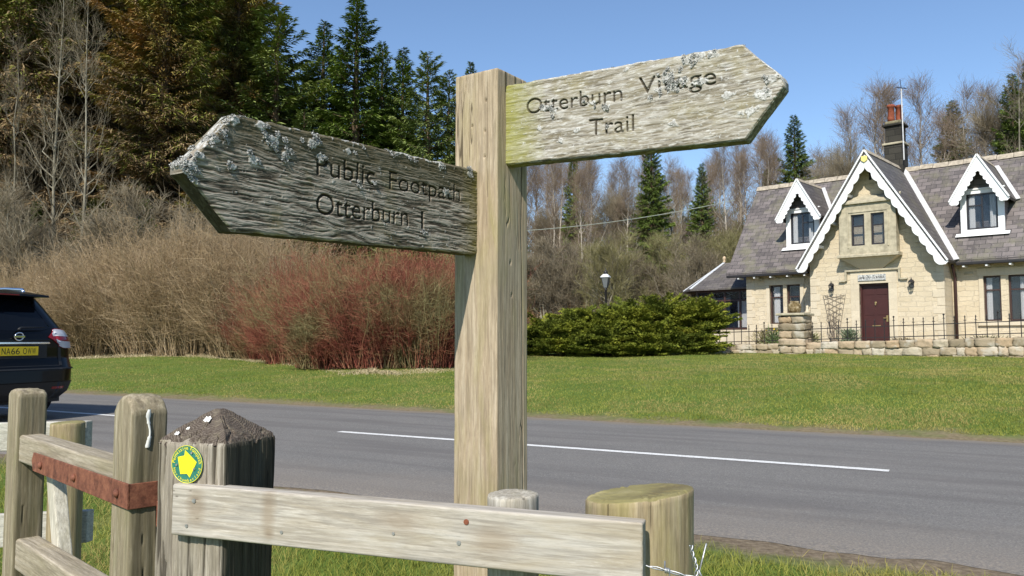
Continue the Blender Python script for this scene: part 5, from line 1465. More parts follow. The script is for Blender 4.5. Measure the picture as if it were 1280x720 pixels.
# railings
x = -4.9; i = 0
rl = []
while x < 8.4:
    if not (-1.75 < x < -0.80):
        zb = ztop(x) - 0.03; H = 0.60 if i % 5 else 0.68
        mb = MB().tube([(x, 0.04, zb), (x, 0.04, zb + H)], 0.013, 6)
        mb.tube([(x - 0.035, 0.04, zb + H - 0.07), (x + 0.035, 0.04, zb + H - 0.07)], 0.009, 5)
        mb.lathe([(0.012, 0), (0.020, 0.025), (0.002, 0.07)] if i % 5 else [(0.010, 0), (0.028, 0.02), (0.028, 0.04), (0.004, 0.06)], 6, (x, 0.04, zb + H))
        mb.build("railing_spike", M_GUT, gw)
    x += 0.262; i += 1
for (a, b) in ((-4.9, -1.67), (-0.87, 8.4)):
    for dz in (0.10, 0.42): MB().bar((a, 0.04, ztop(a) + dz), (b, 0.04, ztop(b) + dz), 0.012, 0.025).build("rail_bar", M_GUT, gw)
# ball planter on the pier
pl = MB().lathe([(0.02, 0), (0.13, 0.01), (0.19, 0.09), (0.205, 0.18), (0.19, 0.27), (0.14, 0.34), (0.155, 0.36), (0.13, 0.375), (0.02, 0.36)], 18)
mpl = Mat("mossy_stone_ball", 0.95, 0.1); c = mpl.coord(); mpl.col(mpl.ramp(mpl.noise(c, 9, 5, 0.7), [(0.35, (0.075, 0.055, 0.03)), (0.5, (0.18, 0.13, 0.06)), (0.62, (0.40, 0.33, 0.22))]))
o = pl.build("stone_ball", mpl.m, None, smooth=True, loc=hp(-1.27, -2.45, 1.912)); tag(o, "mossy round stone ball finial standing on the garden wall pier", "stone ball")
o = MB().lathe([(0.07, 0), (0.10, 0.02), (0.05, 0.07), (0.035, 0.16), (0.045, 0.22), (0.01, 0.24)], 10).build("stone_ornament", M_ASH, None, smooth=True, loc=hp(-0.93, -2.30, 1.912)); tag(o, "small pale stone ornament beside the mossy ball on the pier", "ornament")

# ------------------------------------------------------------------ black SUV
CY = math.atan2(0.375, -0.927)
car = empty("parked_car", (-6.395, 10.48, 0.008), CY, "black estate-style SUV standing on the road at the left edge, rear towards us", "car")
car.scale = (1, 1.055, 1.045)
# car space: +x forward, +y left, rear bumper at x=0
CP = Mat("black_car_paint", 0.16, 0.2); CP.col((0.002, 0.002, 0.002)); CP.b.inputs["Coat Weight"].default_value = 0.15; CP.b.inputs["Coat Roughness"].default_value = 0.04
c = CP.coord(); CP.b.inputs["Roughness"].default_value = 0.28
M_CAR = CP.m
M_PLAS = plain("black_plastic", (0.018, 0.018, 0.019), 0.6, 0.4, 0, 0.1, 30)
M_CHROME = plain("chrome", (0.75, 0.76, 0.78), 0.12, 0.5, 1.0, 0.03, 10)
M_CGLASS = Mat("privacy_glass", 0.05, 0.22).col((0.004, 0.005, 0.007)).m
M_RED = Mat("red_lens", 0.12, 0.6).col((0.22, 0.008, 0.012)).m
M_CLR = Mat("clear_lens", 0.12, 0.6).col((0.50, 0.50, 0.52)).m
M_RUBB = plain("tyre_rubber", (0.02, 0.02, 0.021), 0.85, 0.2)
ZL = np.array([0.27, 0.36, 0.50, 0.66, 0.80, 0.94, 1.04, 1.12, 1.22, 1.34, 1.46, 1.56, 1.62, 1.665, 1.69])
XR = np.array([0.16, 0.06, 0.00, 0.02, 0.09, 0.085, 0.09, 0.13, 0.21, 0.31, 0.41, 0.50, 0.56, 0.66, 0.95])
XF = np.array([4.40, 4.55, 4.62, 4.62, 4.56, 4.42, 4.05, 3.62, 3.38, 3.14, 2.90, 2.68, 2.48, 2.30, 2.05])
HW = np.array([0.80, 0.87, 0.905, 0.915, 0.915, 0.905, 0.885, 0.865, 0.825, 0.775, 0.725, 0.68, 0.645, 0.60, 0.46])
CR = np.array([0.30, 0.34, 0.38, 0.36, 0.34, 0.34, 0.34, 0.34, 0.32, 0.30, 0.28, 0.26, 0.24, 0.22, 0.20])
def ring_at(z, n_side=24, n_c=12, out=0.0, part=None):
    xr, xf, hw, cr = (float(np.interp(z, ZL, a)) for a in (XR, XF, HW, CR))
    xr -= out; xf += out; hw += out; P = []
    bow = 0.07
    def corner(cx, cy, a0, a1):
        for k in range(n_c + 1):
            a = a0 + (a1 - a0) * k / n_c
            P.append((cx + cr * math.cos(a), cy + cr * math.sin(a)))
    # start rear centre going to the right (-y), forward, left, back
    for k in range(n_side + 1):
        y = -(hw - cr) * k / n_side; P.append((xr - bow * (1 - (y / hw) ** 2) * 0 + bow * (y / hw) ** 2, y))
    off = bow * ((hw - cr) / hw) ** 2
    cxr = xr + off + cr
    corner(cxr, -(hw - cr), PI, 1.5 * PI)
    L = xf - cr - cxr
    for k in range(1, 60): P.append((cxr + L * k / 60, -hw - 0.0))
    corner(xf - cr, -(hw - cr), 1.5 * PI, 2 * PI)
    for k in range(1, n_side * 2): P.append((xf, -(hw - cr) + 2 * (hw - cr) * k / (n_side * 2)))
    corner(xf - cr, hw - cr, 0, 0.5 * PI)
    for k in range(1, 60): P.append((xf - cr - L * k / 60, hw))
    corner(cxr, hw - cr, 0.5 * PI, PI)
    for k in range(n_side): y = (hw - cr) * (1 - k / n_side); P.append((xr + bow * (y / hw) ** 2, y))
    return P
zs = np.unique(np.concatenate([ZL, np.linspace(0.27, 1.69, 44)]))
rings = [ring_at(z) for z in zs]
n = len(rings[0]); V = np.array([(x, y, z) for z, R_ in zip(zs, rings) for (x, y) in R_])
idx = np.arange(len(V)).reshape(len(zs), n)
F = np.stack([idx[:-1], np.roll(idx, -1, 1)[:-1], np.roll(idx, -1, 1)[1:], idx[1:]], -1).reshape(-1, 4)
bm_b = MB(); bm_b.v = [tuple(p) for p in V]; bm_b.f = [tuple(f) for f in F] + [tuple(idx[0][::-1]), tuple(idx[-1])]
body = bm_b.build("body", M_CAR, car, smooth=True)
# wheel arches cut with booleans
cut = bmesh.new()
for wx in (0.93, 3.63):
    for sy in (-1, 1):
        bmesh.ops.create_cone(cut, cap_ends=True, segments=40, radius1=0.40, radius2=0.40, depth=0.5, matrix=Matrix.Translation((wx, sy * 0.86, 0.35)) @ Matrix.Rotation(PI / 2, 4, 'X'))
cm = bpy.data.meshes.new("arch_cut"); cut.to_mesh(cm); cut.free(); co = bpy.data.objects.new("arch_cut", cm); C.objects.link(co); co.matrix_world = car.matrix_basis.copy()
bpy.context.view_layer.update()
md = body.modifiers.new("b", 'BOOLEAN'); md.object = co; md.operation = 'DIFFERENCE'; md.solver = 'EXACT'
dg = bpy.context.evaluated_depsgraph_get(); nm = bpy.data.meshes.new_from_object(body.evaluated_get(dg)); body.modifiers.clear(); body.data = nm
bpy.data.objects.remove(co)
def skin(name, z0, z1, f0, f1, mat, out, parent=None, n=10, fz=None, thick=0.0, label=None):
    """panel following the body; f0..f1 is the ring index range; fz(t)->(z0,z1) lets the outline vary along it"""
    V = []; F = []; ks = list(range(f0, f1 + 1)); rows = n + 1
    for i, k in enumerate(ks):
        t = i / (len(ks) - 1); a, b = fz(t) if fz else (z0, z1)
        for j in range(rows):
            z = a + (b - a) * j / n; p = ring_at(z, out=out)[k % len(rings[0])]; V.append((p[0], p[1], z))
    for i in range(len(ks) - 1):
        for j in range(n): F.append((i * rows + j, (i + 1) * rows + j, (i + 1) * rows + j + 1, i * rows + j + 1))
    q = MB(); q.v = V; q.f = F; o = q.build(name, mat, parent or car, smooth=True)
    if label: o["label"] = label
    if thick:
        sm = o.modifiers.new("s", 'SOLIDIFY'); sm.thickness = thick; sm.offset = -1
    return o
NT = len(rings[0]); NS = 24; NC = 12
def sym(f0, f1): return (f0, f1)
# rear screen spans both sides of the centre: ring index is cyclic
def skin_c(name, z0, z1, k, mat, out, parent=None, **kw): return skin(name, z0, z1, NT - k, NT + k, mat, out, parent, **kw)
skin_c("rear_window", 1.15, 1.555, 25, M_CGLASS, 0.004, fz=lambda t: (1.15 + 0.05 * abs(2 * t - 1) ** 4, 1.555))
skin("side_window", 1.17, 1.52, 40, 62, M_CGLASS, 0.004, fz=lambda t: (1.16 - 0.03 * t, 1.16 + 0.35 * min(1, t * 3.2)))
skin("side_window", 1.17, 1.52, 64, 84, M_CGLASS, 0.004)
skin("windscreen", 1.08, 1.58, 112, 150, M_CGLASS, 0.004)
k0 = NT - 40
skin("side_window", 1.17, 1.52, NT - 62, NT - 40, M_CGLASS, 0.004, fz=lambda t: (1.13 + 0.03 * t, 1.13 + 0.38 * min(1, (1 - t) * 3.2)))
skin("side_window", 1.17, 1.52, NT - 84, NT - 64, M_CGLASS, 0.004)
# lower bumper cladding, tailgate seams
skin_c("bumper_cladding", 0.27, 0.49, 38, M_PLAS, 0.008)
skin_c("bumper_crease", 0.655, 0.675, 34, M_PLAS, 0.012)
skin_c("tailgate_seam", 0.70, 0.708, 26, M_PLAS, 0.003, n=2)
skin("tailgate_seam", 0.70, 1.10, 25, 26, M_PLAS, 0.003)
skin("tailgate_seam", 0.70, 1.10, NT - 26, NT - 25, M_PLAS, 0.003)
skin_c("plate_recess", 0.80, 0.985, 17, M_PLAS, 0.003)
# chrome strip above the plate
skin_c("chrome_strip", 0.985, 1.008, 19, M_CHROME, 0.014, thick=0.014)
# tail lights wrap round the corner, pointed towards the middle
def tl(t): return (1.08 - 0.155 * min(1, t * 2.0), 1.08 + 0.105 * min(1, t * 2.2) - 0.05 * max(0, t - 0.55))
for (a, b, f) in ((19, 34, tl), (NT - 34, NT - 19, lambda t: tl(1 - t))):
    lamp = skin("tail_light", 0, 0, a, b, M_RED, 0.016, fz=f, thick=0.02, label="red and clear wrap-round tail light")
    def up(t, f=f):
        z0, z1 = f(t); return (z0 + (z1 - z0) * 0.62, z1 - 0.006)
    def lo(t, f=f):
        z0, z1 = f(t); return (z0 + 0.004, z0 + (z1 - z0) * 0.36)
    skin("lens", 0, 0, a + 3 if a < 100 else a + 1, b - 1 if a < 100 else b - 3, M_CLR, 0.0175, lamp, fz=lambda t: up(0.2 + 0.8 * t if a < 100 else 0.8 * t))
    skin("lens", 0, 0, a + 4 if a < 100 else a + 1, b - 1 if a < 100 else b - 4, M_CLR, 0.0175, lamp, fz=lambda t: lo(0.25 + 0.75 * t if a < 100 else 0.75 * t))
skin("reflector", 0.40, 0.43, 20, 27, M_RED, 0.012)
skin("reflector", 0.40, 0.43, NT - 27, NT - 20, M_RED, 0.012)
# spoiler over the rear screen
sp = MB()
V = []
for k in range(-12, 13):
    y = 0.60 * k / 12; b = 0.05 * (y / 0.6) ** 2
    V.append([(0.30 + b, y, 1.600), (0.31 + b, y, 1.628), (0.72, y, 1.695 - 0.02 * (y / 0.6) ** 2), (0.70, y, 1.60)])
m = len(V); flat = [p for r_ in V for p in r_]
fs = [(i * 4 + j, (i + 1) * 4 + j, (i + 1) * 4 + (j + 1) % 4, i * 4 + (j + 1) % 4) for i in range(m - 1) for j in range(4)] + [(0, 1, 2, 3), ((m - 1) * 4 + 3, (m - 1) * 4 + 2, (m - 1) * 4 + 1, (m - 1) * 4)]
sp.add(flat, fs); sp.build("spoiler", M_CAR, car, 0.006)
MB().box(0.292, 0.30, -0.14, 0.14, 1.606, 1.622).build("brake_light", M_RED, car)
# roof rails
for sy in (-1, 1):
    MB().tube([(0.78, sy * 0.545, 1.66), (0.84, sy * 0.56, 1.715), (1.2, sy * 0.575, 1.735), (2.2, sy * 0.575, 1.735), (2.6, sy * 0.56, 1.70), (2.68, sy * 0.55, 1.65)], [0.018, 0.022, 0.022, 0.022, 0.022, 0.016], 10).build("roof_rail", M_CHROME, car, smooth=True)
MB().slab([(0.72, -0.02, 1.70), (0.86, -0.03, 1.69), (0.86, 0.03, 1.69), (0.72, 0.02, 1.70)], (-0.05, 0, 0.06)).build("roof_aerial", M_PLAS, car, 0.006)
# wiper
MB().tube([(0.105, -0.02, 1.165), (0.135, -0.06, 1.19), (0.155, -0.40, 1.20)], [0.022, 0.012, 0.006], 8).build("rear_wiper", M_PLAS, car, smooth=True)
# badge: ring crossed by a bar
bd = empty("badge", (0.070, 0, 1.078)); bd.parent = car; bd.rotation_euler = (0, math.radians(-3), 0)
P = [(0, 0.056 * math.cos(a), 0.048 * math.sin(a)) for a in np.linspace(0, 2 * PI, 37)]
MB().tube(P, 0.0085, 8, cap=False).build("ring", M_CHROME, bd, smooth=True)
barb_ = MB().box(-0.012, 0.004, -0.072, 0.072, -0.0125, 0.0125).build("bar", M_CHROME, bd, 0.003)
# number plate and its characters
M_PY = plain("plate_yellow", (0.80, 0.56, 0.02), 0.45, 0.4, 0, 0.04, 10)
M_PK = plain("plate_black", (0.01, 0.01, 0.01), 0.5, 0.4)
npx = 0.066
pl = empty("number_plate", (npx, 0, 0.895)); pl.parent = car
MB().box(-0.004, 0.006, -0.26, 0.26, -0.0555, 0.0555).build("plate", M_PY, pl, 0.002)
def plate_char(ch, yc, w=0.050, h=0.079):
    V, F = text_tris(ch); V = V - V.min(0); V = V / V.max(0)
    # local: seen from behind, +y is to the left
    X = np.full(len(V), -0.0052); Y = yc + w / 2 - V[:, 0] * w; Z = (V[:, 1] - 0.5) * h
    me = mesh_np("character", np.stack([X, Y, Z], 1), F)
    link("character", me, M_PK, pl)
y = 0.224
for ch in "NA66":
    plate_char(ch, y - 0.025); y -= 0.061
y -= 0.033
for ch in "OWW":
    plate_char(ch, y - 0.025); y -= 0.061
# wheels
for wx in (0.93, 3.63):
    for sy in (-1, 1):
        w = empty("wheel", (wx, sy * 0.80, 0.345)); w.parent = car; w.rotation_euler = (PI / 2 * (1 if sy < 0 else -1), 0, 0)
        MB().lathe([(0.23, -0.11), (0.32, -0.11), (0.343, -0.09), (0.345, 0), (0.343, 0.09), (0.32, 0.11), (0.23, 0.11)], 40).build("tyre", M_RUBB, w, smooth=True)
        rim = MB().lathe([(0.235, 0.08), (0.225, 0.09), (0.21, 0.05), (0.05, 0.06), (0.045, 0.085), (0.0, 0.085)], 30)
        ro = rim.build("rim", M_PLAS, w, smooth=True)
        for k in range(5):
            a = 2 * PI * k / 5; MB().bar((0.03 * math.cos(a), 0.03 * math.sin(a), 0.095), (0.225 * math.cos(a), 0.225 * math.sin(a), 0.088), 0.035, 0.02).build("spoke", M_CHROME, ro, 0.004)
for sy in (-1, 1):
    MB().box(3.02, 3.14, -0.11, 0.11, -0.06, 0.08).build("wing_mirror", M_CAR, car, 0.03, loc=(0, sy * 0.98, 1.16), smooth=True)
    for hx in (1.5, 2.45): MB().box(hx, hx + 0.2, -0.012, 0.012, -0.012, 0.012).build("door_handle", M_CHROME, car, 0.006, loc=(0, sy * 0.925, 0.98))
skin("headlight", 0.74, 0.90, 98, 112, M_CLR, 0.006); skin("headlight", 0.74, 0.90, NT - 112, NT - 98, M_CLR, 0.006)
MB().box(0.25, 4.3, -0.72, 0.72, 0.22, 0.33).build("underbody", M_PLAS, car)

# ------------------------------------------------------------------ vegetation helpers
def veg_mat(name, stops, hue_noise=0.8, trans=0.0, attr="rnd", patch=None):
    m = Mat(name, 0.75, 0.18)
    c = m.n("NewGeometry").outputs["Position"]
    rn = m.attr(attr)
    n1 = m.noise(c, hue_noise, 3, 0.6)
    f = m.math('ADD', m.math('MULTIPLY', rn, 0.6), m.math('MULTIPLY', m.g(n1, 0.3, 0.7), 0.4))
    col = m.ramp(f, stops)
    if patch:
        n2 = m.noise(c, patch[0], 4, 0.6)
        col = m.mix(m.g(n2, patch[1], patch[1] + 0.1, 0, patch[2]), col, m.ramp(rn, patch[3]))
    m.col(col)
    if trans:
        tr = m.n("BsdfTranslucent"); m.put(tr, 0, col); ms_ = m.n("MixShader"); m.put(ms_, 0, trans)
        m.t.links.new(m.b.outputs[0], ms_.inputs[1]); m.t.links.new(tr.outputs[0], ms_.inputs[2])
        out = [x for x in m.t.nodes if x.type == 'OUTPUT_MATERIAL'][0]; m.t.links.new(ms_.outputs[0], out.inputs[0])
    return m.m
def blades(P, N, L, W, seed, lean=0.4, k=2):
    """k-segment grass/needle blades from base points"""
    r = np.random.default_rng(seed); n = len(P)
    a = r.uniform(0, 2 * PI, n); side = np.stack([np.cos(a), np.sin(a), np.zeros(n)], 1)
    d = N + np.stack([r.normal(0, lean, n), r.normal(0, lean, n), np.zeros(n)], 1); d /= np.linalg.norm(d, axis=1, keepdims=True)
    b2 = np.stack([r.normal(0, lean, n), r.normal(0, lean, n), -np.abs(r.normal(0, lean * 0.6, n))], 1)
    L = L[:, None]; W = W[:, None]
    if k == 1:
        V = np.stack([P - side * W, P + side * W, P + d * L + b2 * L * 0.5], 1).reshape(-1, 3)
        i = np.arange(n)[:, None] * 3; F = i + [[0, 1, 2]]
        return V, F, 3
    M_ = P + d * L * 0.55 + b2 * L * 0.12
    T_ = P + d * L + b2 * L * 0.6
    V = np.stack([P - side * W, P + side * W, M_ + side * W * 0.75, M_ - side * W * 0.75, T_], 1).reshape(-1, 3)
    i = np.arange(n)[:, None] * 5
    F = np.concatenate([i + [[0, 1, 2]], i + [[0, 2, 3]], i + [[3, 2, 4]]])
    return V, F, 5

# ---- grass
M_GRASS = veg_mat("grass_blades", [(0.0, (0.117, 0.135, 0.024)), (0.3, (0.207, 0.228, 0.040)), (0.6, (0.309, 0.311, 0.066)), (0.8, (0.413, 0.352, 0.116)), (1.0, (0.632, 0.457, 0.242))], 0.7, 0.25,
                  patch=(0.75, 0.47, 0.6, [(0.0, (0.275, 0.222, 0.077)), (1.0, (0.550, 0.399, 0.176))]))
def grass(name, n, region, L, W, seed, lean, k, keep=None):
    r = np.random.default_rng(seed)
    pts = []
    tot = 0
    while tot < n:
        x, y = region(r, n)
        q = x * RN[0] + y * RN[1]
        m = keep(x, y, q, r)
        pts.append(np.stack([x[m], y[m]], 1)); tot += m.sum()
    P = np.concatenate(pts)[:n]
    z = terr(P[:, 0], P[:, 1])
    P3 = np.c_[P, z]
    Ls = L * r.uniform(0.45, 1.25, n) * (0.65 + 0.7 * fbm(P[:, 0] * 1.7, P[:, 1] * 1.7, 19)); Ws = W * r.uniform(0.7, 1.3, n)
    V, F, kk = blades(P3, np.tile([0, 0, 1.0], (n, 1)), Ls, Ws, seed, lean, k)
    rn = np.repeat(np.clip(r.beta(2, 3.2, n) + (fbm(P[:, 0] * 0.8, P[:, 1] * 0.8, 23) - 0.5) * 0.5, 0, 1), kk)
    o = link(name, mesh_np(name, V, F, {"rnd": rn}), M_GRASS); tag(o, kind="stuff")
    return o
def reg_polar(y0, y1, x0f, x1f):
    def f(r, n):
        y = y0 * (y1 / y0) ** r.uniform(0, 1, n); return r.uniform(x0f, x1f, n) * y, y
    return f
def hfix(x, y):       # house footprint and garden are kept clear
    dx, dy = x - 11.44, y - 26.0; u = dx * math.cos(TH) - dy * math.sin(TH); v = dx * math.sin(TH) + dy * math.cos(TH)
    return (v > -2.62) & (u > -8.3)
grass("verge_grass", 110000, reg_polar(2.6, 9.5, -0.95, 0.85), 0.075, 0.0017, 31, 0.5, 2,
      lambda x, y, q, r: (q < Q_NEAR - 0.12 - 0.45 * fbm(x * 2.1, y * 2.1, 3) * (r.uniform(size=len(x)) < 0.93)) & (y < 9.5) & (r.uniform(size=len(x)) < 0.35 + fbm(x * 3, y * 3, 4)))
grass("lawn_grass", 260000, reg_polar(7.5, 34.0, -0.75, 0.75), 0.036, 0.0048, 32, 0.45, 1,
      lambda x, y, q, r: (q > Q_FAR + 0.10 + 0.35 * fbm(x * 1.5, y * 1.5, 3)) & (q < Q_FAR + 17.5) & ~hfix(x, y))

# ---- bare twig shrubs
def shrub_mesh(seed, w, d, h, nstem, ntwig, lean=0.25, fan=0.35, rad=0.008, twr=0.0030, profile=None, curve=0.15, tl=0.32):
    r = np.random.default_rng(seed)
    a = r.uniform(0, 2 * PI, nstem); q = np.sqrt(r.uniform(0, 1, nstem))
    bx = q * np.cos(a); by = q * np.sin(a)
    B = np.stack([bx * w / 2 * 0.8, by * d / 2 * 0.8, np.zeros(nstem)], 1)
    H = h * r.uniform(0.55, 1.08, nstem) * (1 - 0.35 * q ** 3)
    H = H * (0.62 + 0.75 * fbm(bx * 2.6 + 5, by * 2.6, seed, 3))
    H = np.where(r.uniform(size=nstem) < 0.05, H * 1.22, H)
    if profile is not None: H = H * profile(bx)
    D = np.stack([bx * fan + r.normal(0, lean, nstem), by * fan + r.normal(0, lean, nstem), np.ones(nstem)], 1)
    D /= np.linalg.norm(D, axis=1, keepdims=True)
    k = 6; t = np.linspace(0, 1, k)
    bend = r.normal(0, curve, (nstem, 1, 3)) * [1, 1, 0.2]
    wob = np.cumsum(r.normal(0, 0.035, (nstem, k, 3)), axis=1) * [1, 1, 0.3]
    P = B[:, None] + D[:, None] * (H[:, None, None] * t[None, :, None]) + bend * (t[None, :, None] ** 2) * H[:, None, None] * 0.6 + wob * H[:, None, None] * 0.5
    R = rad * (1 - 0.75 * t)[None] * r.uniform(0.6, 1.3, (nstem, 1))
    V1, F1 = tubes_np(P, R, 3)
    rn1 = np.repeat(r.uniform(0, 1, nstem), k * 3)
    hf1 = V1[:, 2] / h
    # twigs
    n2 = nstem * ntwig
    si = np.repeat(np.arange(nstem), ntwig); tt = 0.18 + 0.82 * r.uniform(0, 1, n2) ** 0.8
    f = tt * (k - 1); i0 = np.minimum(f.astype(int), k - 2); fr = (f - i0)[:, None]
    base = P[si, i0] * (1 - fr) + P[si, i0 + 1] * fr
    sd = P[si, i0 + 1] - P[si, i0]; sd /= np.linalg.norm(sd, axis=1, keepdims=True)
    dd = sd * 0.8 + r.normal(0, 0.75, (n2, 3)); dd[:, 2] = np.abs(dd[:, 2]) * 0.8 + 0.05; dd /= np.linalg.norm(dd, axis=1, keepdims=True)
    Lt = h * tl * r.uniform(0.25, 1.0, n2) * (1.15 - 0.6 * tt)
    k2 = 4; t2 = np.linspace(0, 1, k2)
    P2 = base[:, None] + dd[:, None] * Lt[:, None, None] * t2[None, :, None] + np.cumsum(r.normal(0, 0.085, (n2, k2, 3)), axis=1) * Lt[:, None, None]
    P2[:, 0] = base
    R2 = twr * (1 - 0.7 * t2)[None] * r.uniform(0.6, 1.4, (n2, 1))
    V2, F2 = tubes_np(P2, R2, 3)
    rn2 = np.repeat(r.uniform(0, 1, n2), k2 * 3)
    V, F = join_np([(V1, F1), (V2, F2)])
    return mesh_np("twigs", V, F, {"rnd": np.concatenate([rn1, rn2]), "hf": np.clip(V[:, 2] / h, 0, 1)})
def px2(px, Y): return ((px - 640) / 1000.0 * Y * 1.003, Y)
M_TWB = veg_mat("tan_twigs", [(0.0, (0.160, 0.109, 0.056)), (0.35, (0.294, 0.211, 0.112)), (0.7, (0.441, 0.326, 0.196)), (1.0, (0.613, 0.469, 0.314))], 0.5)
M_TWR = veg_mat("red_twigs", [(0.0, (0.113, 0.032, 0.022)), (0.35, (0.226, 0.065, 0.043)), (0.6, (0.301, 0.110, 0.068)), (0.8, (0.316, 0.203, 0.107)), (1.0, (0.414, 0.414, 0.230))], 0.9, patch=(0.9, 0.47, 0.75, [(0.0, (0.120, 0.101, 0.039)), (1.0, (0.271, 0.258, 0.116))]))
sb = [shrub_mesh(200, 4.6, 3.6, 4.2, 1500, 13, 0.16, 0.30, 0.012, 0.0048), shrub_mesh(201, 4.6, 3.6, 4.2, 1500, 13, 0.16, 0.30, 0.012, 0.0048)]
for m_ in sb: m_.materials.append(M_TWB)
tan = [(75, 29, 0.78, 0), (140, 29, 0.92, 1), (205, 28.5, 1.0, 0), (268, 28, 1.0, 1), (325, 26.5, 0.98, 0), (20, 31, 0.75, 1)]
tl_ = ["lowest tan twiggy shrub just right of the black car's roof", "tan bare shrub second from the car along the hedge", "tallest tan bare shrub in the middle of the twiggy hedge", "tan bare shrub below the dark arm's pointed tip", "tan bare shrub merging into the red-stemmed shrubs", "tan bare shrub mostly hidden behind the black car"]
for i, (px, Y, s_, k) in enumerate(tan):
    x, y = px2(px, Y)
    o = link("bare_shrub", sb[k], None, None, (x, y, T1(x, y)), (0, 0, 1.3 * i)); o.scale = (s_ * 1.05, s_ * 1.05, s_)
    tag(o, tl_[i], "shrub", "tan bare shrubs of the hedge")
sr = [shrub_mesh(210, 3.2, 2.8, 2.75, 1100, 13, 0.26, 0.38, 0.010, 0.0042), shrub_mesh(211, 3.2, 2.8, 2.75, 1100, 13, 0.26, 0.38, 0.010, 0.0042)]
for m_ in sr: m_.materials.append(M_TWR)
red = [(345, 25.0, 0.85, 0), (385, 22.5, 0.96, 1), (430, 20.3, 0.98, 0), (482, 19.6, 1.0, 1), (535, 19.6, 1.04, 0), (572, 21.5, 0.86, 1), (420, 24.5, 1.15, 0), (520, 23.5, 1.16, 1)]
rl_ = ["small red-stemmed shrub at the left end of the red thicket", "red-stemmed shrub under the word Public on the dark arm", "nearest low red-stemmed shrub where the lawn edge bulges", "red-stemmed shrub under the word Otterburn on the dark arm", "red-stemmed shrub immediately left of the signpost", "red-stemmed shrub hidden behind the signpost", "taller red shrub in the second row behind the lawn bulge", "taller red shrub in the second row left of the signpost"]
for i, (px, Y, s_, k) in enumerate(red):
    x, y = px2(px, Y)
    o = link("dogwood_shrub", sr[k], None, None, (x, y, T1(x, y) - 0.03), (0, 0, 2.1 * i)); o.scale = (s_ * 0.98, s_ * 0.98, s_)
    tag(o, rl_[i], "shrub", "red-stemmed dogwood shrubs")
# dry tussocks along the foot of the hedge
M_DRY = veg_mat("dry_grass", [(0.0, (0.25, 0.19, 0.10)), (0.5, (0.46, 0.38, 0.22)), (1.0, (0.62, 0.54, 0.36))], 1.5)
r = np.random.default_rng(41); n = 26000
t = r.uniform(0, 1, n); px = 60 + 520 * t
Yb = np.interp(px, [60, 250, 330, 430, 500, 580], [27.2, 26.2, 23.5, 18.1, 17.6, 18.4]) + r.normal(0, 0.35, n) + 0.2
x = (px - 640) / 1000 * Yb
P = np.stack([x, Yb, terr(x, Yb)], 1)
dens = fbm(px * 0.035, Yb * 0.8, 51)
V, F, kk = blades(P, np.tile([0, 0, 1.0], (n, 1)), 0.24 * r.uniform(0.3, 1.2, n) * np.clip(2.6 * (dens - 0.36), 0.12, 1.2) * np.where(px > 330, 0.55, 1.0), 0.006 * np.ones(n), 42, 0.8, 2)
o = link("dry_grass", mesh_np("dry_grass", V, F, {"rnd": np.repeat(r.uniform(0, 1, n), kk)}), M_DRY); tag(o, kind="stuff")

